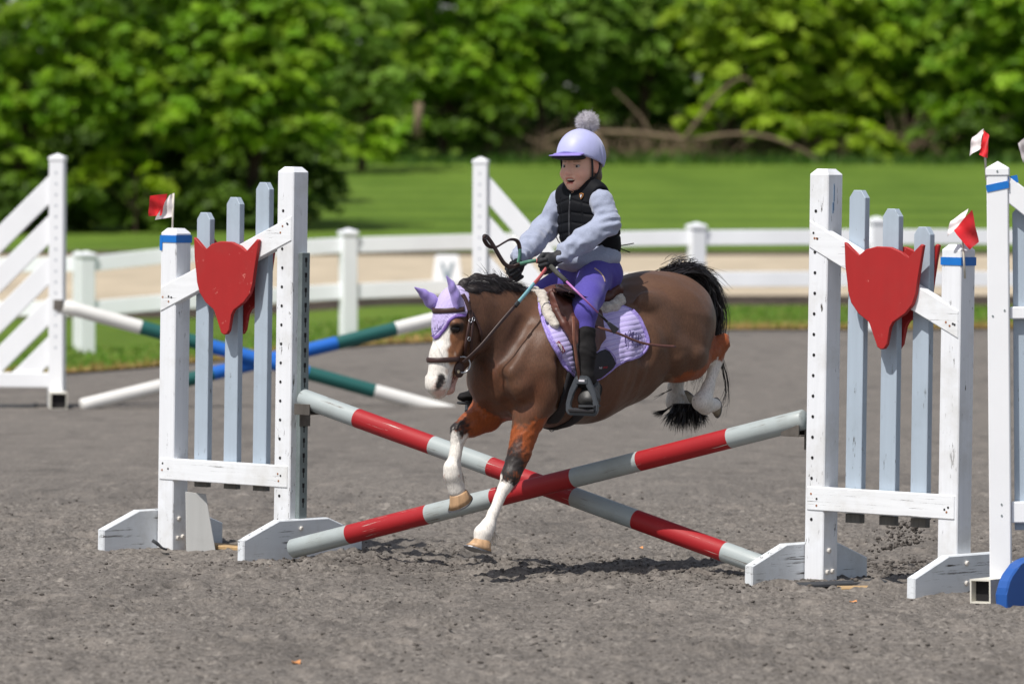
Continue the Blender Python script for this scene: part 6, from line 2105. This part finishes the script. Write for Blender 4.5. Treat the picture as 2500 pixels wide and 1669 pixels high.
sdf_obj('body', skin_prims(), .0034, M['skin'], person, None, skin_col)
M['eyewhite'] = plain('eye_white', lin(170, 160, 156), .25, .02, 40, 0)
M['iris'] = plain('dark_iris', lin(44, 34, 30), .2, .1, 40, 0)
def ball(name, c, r, mat, parent, ax=(Vector((1, 0, 0)), Vector((0, 1, 0)), Vector((0, 0, 1))), rad=None, n=10):
    rad = rad or (r, r, r)
    V, Fc = [], []
    for i in range(n + 1):
        th = math.pi * i / n
        for k in range(2 * n):
            a = math.pi * k / n
            V.append(Vector(c) + ax[0] * (rad[0] * math.sin(th) * math.cos(a)) + ax[1] * (rad[1] * math.sin(th) * math.sin(a)) + ax[2] * (rad[2] * math.cos(th)))
    m = 2 * n
    for i in range(n):
        for k in range(m): Fc.append((i * m + k, (i + 1) * m + k, (i + 1) * m + (k + 1) % m, i * m + (k + 1) % m))
    return mesh_obj(name, V, Fc, mat, parent, True, world=True)
for s in (1, -1):
    e = ball('eye', h(.0640, s * .0285, -.008), .0120, M['eyewhite'], person, HAX)
    i_ = ball('iris', h(.0718, s * .0285 + .0012, -.0074), .0052, M['iris'], None, HAX)
    i_.parent = e; i_.location = -root_loc(e)
    for v in i_.data.vertices: v.co = v.co
bm = bmesh.new()
for k in range(6):
    bm_box(bm, h(.0775 - .0018 * abs(k - 2.5) ** 1.6 * .5, (k - 2.5) * .0050, -.0578) - root_loc(person), (.002, .0021, .0030), HF, HL, HU, .0008)
props(bm_obj('teeth', bm, plain('teeth', lin(222, 214, 200), .3, .03, 40, 0), person), kind='stuff')
# hair at the nape and temple
M['brownhair'] = plain('brown_hair', lin(92, 74, 58), .5, .3, 90, .2)
sdf_obj('hair', [he((-.030, 0, .010), (.068, .0675, .075)), he((-.036, .040, -.045), (.030, .026, .034), .01)], .004, M['brownhair'], person)

# sweatshirt
def wr(amp, fr, sd): return lambda P, d: d + amp * sines(P, fr, sd) + amp * .6 * sines(P, fr * 2.2, sd + 1)
def fold_post(P, d):
    o = d + .0016 * sines(P, 60, 71) + .0012 * sines(P, 170, 70)
    for a, b, ph in ((SHL, ELL_, 0), (ELL_, WRL, 1), (SHR, ELR, 2), (ELR, WRR, 3)):
        a_, b_ = arr(a), arr(b); ba = b_ - a_
        t = np.clip(((P - a_) @ ba) / (ba @ ba), 0, 1)
        q = np.linalg.norm(P - a_ - t[:, None] * ba, axis=1)
        w = np.exp(-(q / .07) ** 4)
        along = (P @ (ba / np.linalg.norm(ba)))[:, None] * (ba / np.linalg.norm(ba))[None]
        S_ = P * .55 + along * .75
        o = o + w * .0085 * (np.abs(sines(S_, 120, 172 + ph, 3)) - .5) * (.22 + .78 * t ** 1.5)
        o = o - w * .0010 * np.sin((t * 5 + ph) * 2.3 + 2.2 * sines(P, 30, 72 + ph) + 1.6 * sines(P, 75, 82 + ph)) * (0.25 + 1.1 * t * t)
    return o
sw = [rc((1432, 520), 0, .072, (1440, 600), 0, .080, .03, 1.5), ell(Q(1436, 628, 0), (.110, .142, .062), AX, .03), ell(Q(1400, 632, .02), (.06, .09, .045), AX, .03),
      cone(SHL, ELL_, .045, .044, .03), cone(ELL_, Q(1428, 584, .140), .046, .045, .02), cone(Q(1428, 584, .140), WRL, .045, .036, .02), cone(WRL, WRL.lerp(HNL, .30), .037, .027, .01),
      cone(SHR, ELR, .045, .046, .03), cone(ELR, Q(1300, 592, -.13), .048, .045, .02), cone(Q(1300, 592, -.13), WRR, .045, .036, .02), cone(WRR, WRR.lerp(HNR, .30), .034, .027, .01)]
M['sweat'] = plain('blue_grey_fleece_cloth', lin(154, 161, 182), 0.92, 0.10, 170, 0.3, 0.002, sheen=0.35, spec=0.1)
cutb = ell(Q(1432, 728, 0), (.19, .21, .105), AX, .008); cutb.op = 's'
sdf_obj('sweatshirt', sw + [cutb], .0046, M['sweat'], person, fold_post)
# body protector vest with padded panels
VU = -(U)
def vest_post(P, d):
    zc = P[:, 2]; b = bside(P); f = P @ lu
    fr = f > float(Q(1436, 540, 0).dot(U)) - .02
    rows = [float(Q(1400, y, .0).z) + 0 for y in (492, 520, 545, 569)]
    g = np.zeros(len(P))
    for i, z in enumerate(rows):
        zz = z + (.018 if i == 0 else .010) * (np.abs(b) / .08 - .5) * (-1)
        g = np.maximum(g, np.exp(-((zc - zz) / .0034) ** 2))
    for bb in (.0, .058, -.058, .11):
        g = np.maximum(g, np.exp(-((b - bb) / .0034) ** 2) * (zc < rows[0] + .015 if bb else 1))
    pad_ = np.clip(1 - g, 0, 1)
    return d - .0050 * pad_ + .0012 * sines(P, 40, 81)
ve = [rc((1427, 500), 0, .080, (1437, 560), 0, .084, .03, 1.50), rc((1437, 560), 0, .084, (1446, 600), 0, .085, .03, 1.46),
      cone(Q(1458, 468, .085), Q(1440, 455, .035), .034, .030, .03), cone(Q(1382, 472, -.085), Q(1402, 458, -.035), .034, .030, .03), cone(Q(1440, 462, .05), Q(1398, 466, -.05), .030, .030, .03)]
zb = float(Q(1380, 596, 0).z)
def vest_all(P, d):
    d = vest_post(P, d)
    f = P @ lu
    lim = zb - .035 * np.clip((float(Q(1400, 560, 0).dot(U)) - f) / .15, 0, 1)
    d = np.maximum(d, lim - P[:, 2])
    # neck opening
    n0 = arr(Q(1414, 446, 0))
    return np.maximum(d, .047 - np.linalg.norm((P - n0) * np.array([1, 1, .75], dtype=np.float32), axis=1))
for s_, pt in ((1, SHL + UPV * -.01 + LF * .012), (-1, SHR + UPV * -.01 - LF * .012)):
    ve.append(ell(pt, (.060, .052, .082), AX, .006, 's'))
M['vest'] = plain('black_vest_cloth', lin(20, 21, 25), 0.7, 0.12, 180, 0.2, 0.001, spec=0.15)
sdf_obj('vest', ve, .0042, M['vest'], person, vest_all)
M['trim'] = plain('navy_trim', lin(34, 34, 70), .6, .1, 60, .1)
zp = [Q(1394, 474, .0), Q(1389, 500, .0), Q(1386, 530, .0), Q(1386, 560, .0), Q(1388, 588, .0)]
def front_of(px, py, outw=.006):
    return px
# collar round the neck
sdf_obj('collar', [cone(Q(1420, 466, 0), Q(1412, 452, 0), .047, .043, .01)], .0042, plain('navy_patterned_collar', lin(30, 32, 52), .7, .5, 160, .2), person)
VB = None
for o_ in person.children:
    if o_.name.startswith('vest'):
        rl = root_loc(person)
        VB = BVHTree.FromPolygons([tuple(v.co + rl) for v in o_.data.vertices], [tuple(p.vertices) for p in o_.data.polygons])
def vhit(px, py, off=0.0, fb=0.0):
    d = Vector(((px - CX) / FPX, 1.0, -(py - HZ) / FPX)).normalized()
    loc, n_, _, _ = VB.ray_cast(CAMP, d)
    return (Q(px, py, fb), Vector(LF)) if loc is None else (loc + n_ * off, n_)
strap('zip', [(1394, 473), (1391, 500), (1390, 530), (1390, 560), (1391, 584)], .001, .008, plain('zip_tape', lin(62, 62, 66), .5, .2, 200, .3), person, .002, bvh_hit=vhit)
tube('zip_pull', [vhit(1395, 476, .006)[0], vhit(1393, 490, .006)[0]], .0022, M['galv'], person, 6)
bc, bn = vhit(1421, 479, .004)
bx = Vector((0, 0, 1)).cross(bn).normalized(); by = bn.cross(bx)
bd = prism('badge', [(-.0095, .009), (0, .0115), (.0095, .009), (.0085, -.002), (0, -.013), (-.0085, -.002)], bc, bx, by, bn, .002, plain('bronze_badge', lin(170, 112, 52), .4, .1, 60, 0), None, 0)
bd.parent = person; bd.location = -root_loc(person)
b2 = prism('badge_field', [(-.0068, .0065), (0, .0085), (.0068, .0065), (.006, -.002), (0, -.0095), (-.006, -.002)], bc + bn * .0022, bx, by, bn, .001, plain('black_badge', lin(26, 24, 26), .4, .1, 60, 0), None, 0)
b2.parent = bd
b3 = prism('badge_mark', [(-.0035, .005), (0, .002), (.0035, .005), (.0022, -.003), (0, -.0085), (-.0022, -.003)], bc + bn * .0034, bx, by, bn, .001, M['print_white'], None, 0)
b3.parent = bd
for pts in ([Q(1500, 600, .09), Q(1520, 599, .10), Q(1547, 594, .11)], [Q(1500, 602, .09), Q(1520, 609, .10), Q(1538, 616, .11)], [Q(1371, 598, -.06), Q(1363, 589, -.07), Q(1358, 578, -.07)]):
    tube('lace', pts, .0022, M['black_web'], person, 6)

# breeches
bp_ = [rc((1443, 640), 0, .080, (1443, 672), 0, .088, .03, 1.35), ell(Q(1462, 668, .04), (.085, .10, .075), AX, .03),
       cone(HPL, KNL.lerp(HPL, .45), .068, .058, .03), cone(KNL.lerp(HPL, .45), KNL, .058, .050, .02), cone(KNL, KNL.lerp(ANL, .32), .050, .038, .015),
       cone(HPR, KNR, .074, .052, .03), cone(KNR, KNR.lerp(ANR, .4), .05, .038, .02)]
M['breech'] = plain('purple_breeches', lin(80, 71, 152), 0.78, 0.10, 160, 0.25, 0.0012, sheen=0.12, spec=0.2)
def br_post(P, d):
    hip = near(P, Q(1415, 690, .1), Q(1470, 690, .1), .05, .06) + .5 * near(P, Q(1425, 775, .22), Q(1445, 785, .22), .03, .04)
    return d + .0007 * sines(P, 90, 91) + .0055 * hip * (np.abs(sines(P * np.array([1, 1, .5], dtype=np.float32), 130, 92, 3)) - .5)
sdf_obj('breeches', bp_, .0046, M['breech'], person, br_post)
kp = []
# knee patch seam and tan belt edge
BRB = None
for o_ in person.children:
    if o_.name.startswith('breeches'):
        rl = root_loc(person)
        BRB = BVHTree.FromPolygons([tuple(v.co + rl) for v in o_.data.vertices], [tuple(p.vertices) for p in o_.data.polygons])
def bhit(px, py, off=0.0, fb=.2):
    d = Vector(((px - CX) / FPX, 1.0, -(py - HZ) / FPX)).normalized()
    loc, n_, _, _ = BRB.ray_cast(CAMP, d)
    return (Q(px, py, fb), Vector(LF)) if loc is None else (loc + n_ * off, n_)
strap('knee_seam', [(1403, 744), (1414, 741), (1428, 745), (1440, 757), (1447, 775)], .0002, .003, plain('dark_purple_seam', lin(64, 56, 134), .6, .1, 60, 0), person, .001, bvh_hit=bhit)
strap('belt', [(1452, 655), (1464, 664), (1473, 676), (1477, 688)], .001, .007, plain('tan_belt', lin(176, 152, 134), .6, .1, 60, 0), person, .0015, bvh_hit=bhit)

# boots
M['boot'] = plain('black_suede_boot', lin(24, 22, 23), 0.8, 0.3, 60, 0.3, 0.002, sheen=0.0, spec=.25)
M['bootfoot'] = plain('grey_black_boot_leather', lin(46, 45, 45), 0.5, 0.2, 60, 0.2)
def boot(kn, an, toe, heel, t0=.30):
    top = kn.lerp(an, t0)
    return [cone(top, kn.lerp(an, .62), .043, .041, .01), cone(kn.lerp(an, .62), an, .041, .032, .02), cone(an, heel, .033, .028, .02), cone(heel, toe, .027, .023, .02, UPV, .8)]
def boot_post(P, d):
    return d + .0011 * np.sin(P[:, 2] * 150 + 3.2 * sines(P, 60, 95)) + .0014 * sines(P, 140, 96)
ftL = SF
heelL = ANL + Vector((0, 0, -.058)) - ftL * .01
toeL = Q(1437, 968, .310)
heelL = toeL - ftL * .105 + UPV * .022
cutL = []
tp = ell(KNL.lerp(ANL, .20) + UPV * .012, (.10, .10, .05), AX, .002, 's')
bl, _, _ = sdf_obj('boot', boot(KNL, ANL, toeL, heelL), .004, M['boot'], person, boot_post)
ty, _, _ = sdf_obj('toe_cap', [cone(toeL - ftL * .012 - UPV * .006, toeL - ftL * .055 + UPV * .034, .037, .034, .01), cone(toeL - ftL * .008 - UPV * .012 - SS * .008, toeL - ftL * .008 - UPV * .012 + SS * .008, .034, .034, .015, UPV, .85)], .004, M['bootfoot'], person, lambda P, d: d + .0014 * np.sin((P @ np.array(ftL, dtype=np.float32)) * 300))
prism('boot_sole', [(-.036, -.05), (.036, -.05), (.040, 0), (.030, .038), (0, .046), (-.030, .038), (-.040, 0)], toeL - UPV * .040 - root_loc(person), SS, SF, UPV, .009, M['black_rub'], person, .002)
toeR = Q(1132, 969, -.30); heelR = Q(1174, 958, -.29)
br_, _, _ = sdf_obj('boot', [cone(KNR.lerp(ANR, .3), ANR, .042, .032, .02), cone(ANR, heelR, .033, .028, .02), cone(heelR, toeR, .029, .024, .02, UPV, .75)], .004, M['boot'], person, boot_post)
tube('sole', [Q(1121, 983, -.30), Q(1145, 984, -.295), Q(1168, 986, -.29)], [.016, .018, .018], M['black_rub'], person, 8, .35, hint=(0, 0, 1))

# gloves: closed fists round the reins, thumbs on top
M['glove'] = plain('black_glove', lin(36, 36, 40), 0.7, 0.2, 90, 0.25, 0.001)
def fist(c, out, wrist, fw, sc=1.0):
    """out: away from the pony on this side; fw: where the knuckles point."""
    c, fw, out = Vector(c), Vector(fw).normalized(), Vector(out).normalized()
    up = out.cross(fw).normalized()
    up = up if up.z > 0 else -up
    ax = (fw, out, up)
    p = [ell(c - fw * .006 * sc, (.034 * sc, .018 * sc, .033 * sc), ax, .008)]
    ln = (.0, .004, .003, -.004)
    for i in range(4):
        z = (.025 - .0168 * i) * sc
        K = c + fw * ((.026 + ln[i]) * sc) + out * (.012 * sc) + up * z
        Mi = c + fw * ((.038 + ln[i]) * sc) - out * (.014 * sc) + up * (z - .002)
        T = c + fw * (.014 * sc) - out * (.028 * sc) + up * (z - .003)
        p += [cone(K, Mi, .0098 * sc, .0088 * sc, .003), cone(Mi, T, .0088 * sc, .0078 * sc, .003)]
    tb = c - fw * .016 * sc + up * .022 * sc - out * .010 * sc
    tm = c + fw * .010 * sc + up * .036 * sc - out * .012 * sc
    tt_ = c + fw * .034 * sc + up * .034 * sc - out * .014 * sc
    p += [cone(tb, tm, .012 * sc, .0098 * sc, .005), cone(tm, tt_, .0098 * sc, .0080 * sc, .004)]
    w = c.lerp(Vector(wrist), .75)
    p += [cone(c - fw * .02 * sc, w, .022 * sc, .024 * sc, .012), cone(w, c.lerp(Vector(wrist), .95), .0265 * sc, .0265 * sc, .004)]
    return p
sdf_obj('glove', fist(HNL, LF, WRL, U * .9 - UPV * .45 + LF * .1, 1.0), .0030, M['glove'], person)
sdf_obj('glove', fist(HNR, -LF, WRR, U * .75 - UPV * .65, 0.98), .0030, M['glove'], person)

# helmet in a lilac silk cover
HELM, HELD = np.array(lin(182, 184, 230)[:3]), np.array(lin(150, 138, 206)[:3])
def helm_post(P, d):
    q = P - arr(HC)
    x, y, z = q @ np.array(HF, dtype=np.float32), q @ np.array(HL, dtype=np.float32), q @ np.array(HU, dtype=np.float32)
    pl = np.clip((-x + .012) / .03, 0, 1) * np.clip((.075 - z) / .05, 0, 1)
    d = d + .0040 * pl * np.sin((x * .9 - z * .12) * 230 + 1.5 * sines(P, 40, 101)) + .0005 * sines(P, 50, 102)
    d = np.maximum(d, (.010 + .34 * x) - z)
    inner = ell(h(-.006, 0, .020), (.092, .074, .090), HAX)
    return np.maximum(d, -inner.fn(P))
M['silk'] = plain('lilac_lycra', lin(176, 178, 222), 0.5, 0.04, 40, 0.05, spec=0.5, sheen=0.3)
hm, _, _ = sdf_obj('helmet', [he((.002, 0, .034), (.108, .087, .103))], .0036, M['silk'], person, helm_post)
M['silk_dark'] = plain('purple_lycra', lin(140, 124, 196), 0.4, 0.06, 40, 0.05)
def under(o, par):
    o.parent = par; o.location = -root_loc(par)
    return o
vz, _, _ = sdf_obj('visor', [he((.100, -.004, .035), (.056, .070, .0055), .006), he((.082, 0, .041), (.030, .070, .006), .006)], .003, M['silk_dark'], None, lambda P, d: np.maximum(d, -he((-.004, 0, .03), (.100, .080, .1)).fn(P)))
under(vz, hm)
vu, _, _ = sdf_obj('visor_lining', [he((.092, -.002, .0275), (.056, .066, .006), .006), he((.07, 0, .025), (.03, .068, .010), .006)], .003, M['black_web'], None, lambda P, d: np.maximum(d, -he((-.010, 0, .02), (.090, .072, .09)).fn(P)))
under(vu, hm)
for pts, rr in (([h(.030, .070, .030), h(.026, .070, -.020), h(.018, .060, -.062), h(.034, .040, -.092), h(.062, .006, -.104)], .0062),
                ([h(-.030, .072, .018), h(-.010, .070, -.030), h(.010, .062, -.062)], .006),
                ([h(.040, -.066, .030), h(.038, -.062, -.030), h(.040, -.045, -.085), h(.062, -.004, -.104)], .0062),
                ([h(.018, .060, -.050), h(.016, .058, -.074)], .0105)):
    t_ = tube('chin_strap', catmull(pts, 5), rr, M['black_web'], None, 8, .45, hint=tuple(HL), world=False)
    under(t_, hm)
# pompom
PC = Q(1434, 298, 0)
M['pompom'] = plain('grey_fur', lin(206, 202, 208), 0.8, 0.2, 60, 0.3, sheen=0.3)
r = np.random.RandomState(9)
cur = []
for i in range(10000):
    d = r.normal(size=3); d /= np.linalg.norm(d)
    if d[2] < -.85: continue
    d = Vector(d); L = .044 * r.uniform(.75, 1.12)
    s = PC + d * .010
    e = PC + d * L + Vector((0, 0, -.006)) * r.uniform(0, 1) + nrm_v(r, .004)
    cur.append([s, s.lerp(e, .55) + nrm_v(r, .003), e])
pm = strands('pompom', cur, .0006, M['pompom'], None, 4, 9)
ball_o = ball('pompom_core', PC, .033, M['pompom'], None)
under(pm, hm); ball_o.parent = pm; ball_o.location = (0, 0, 0)
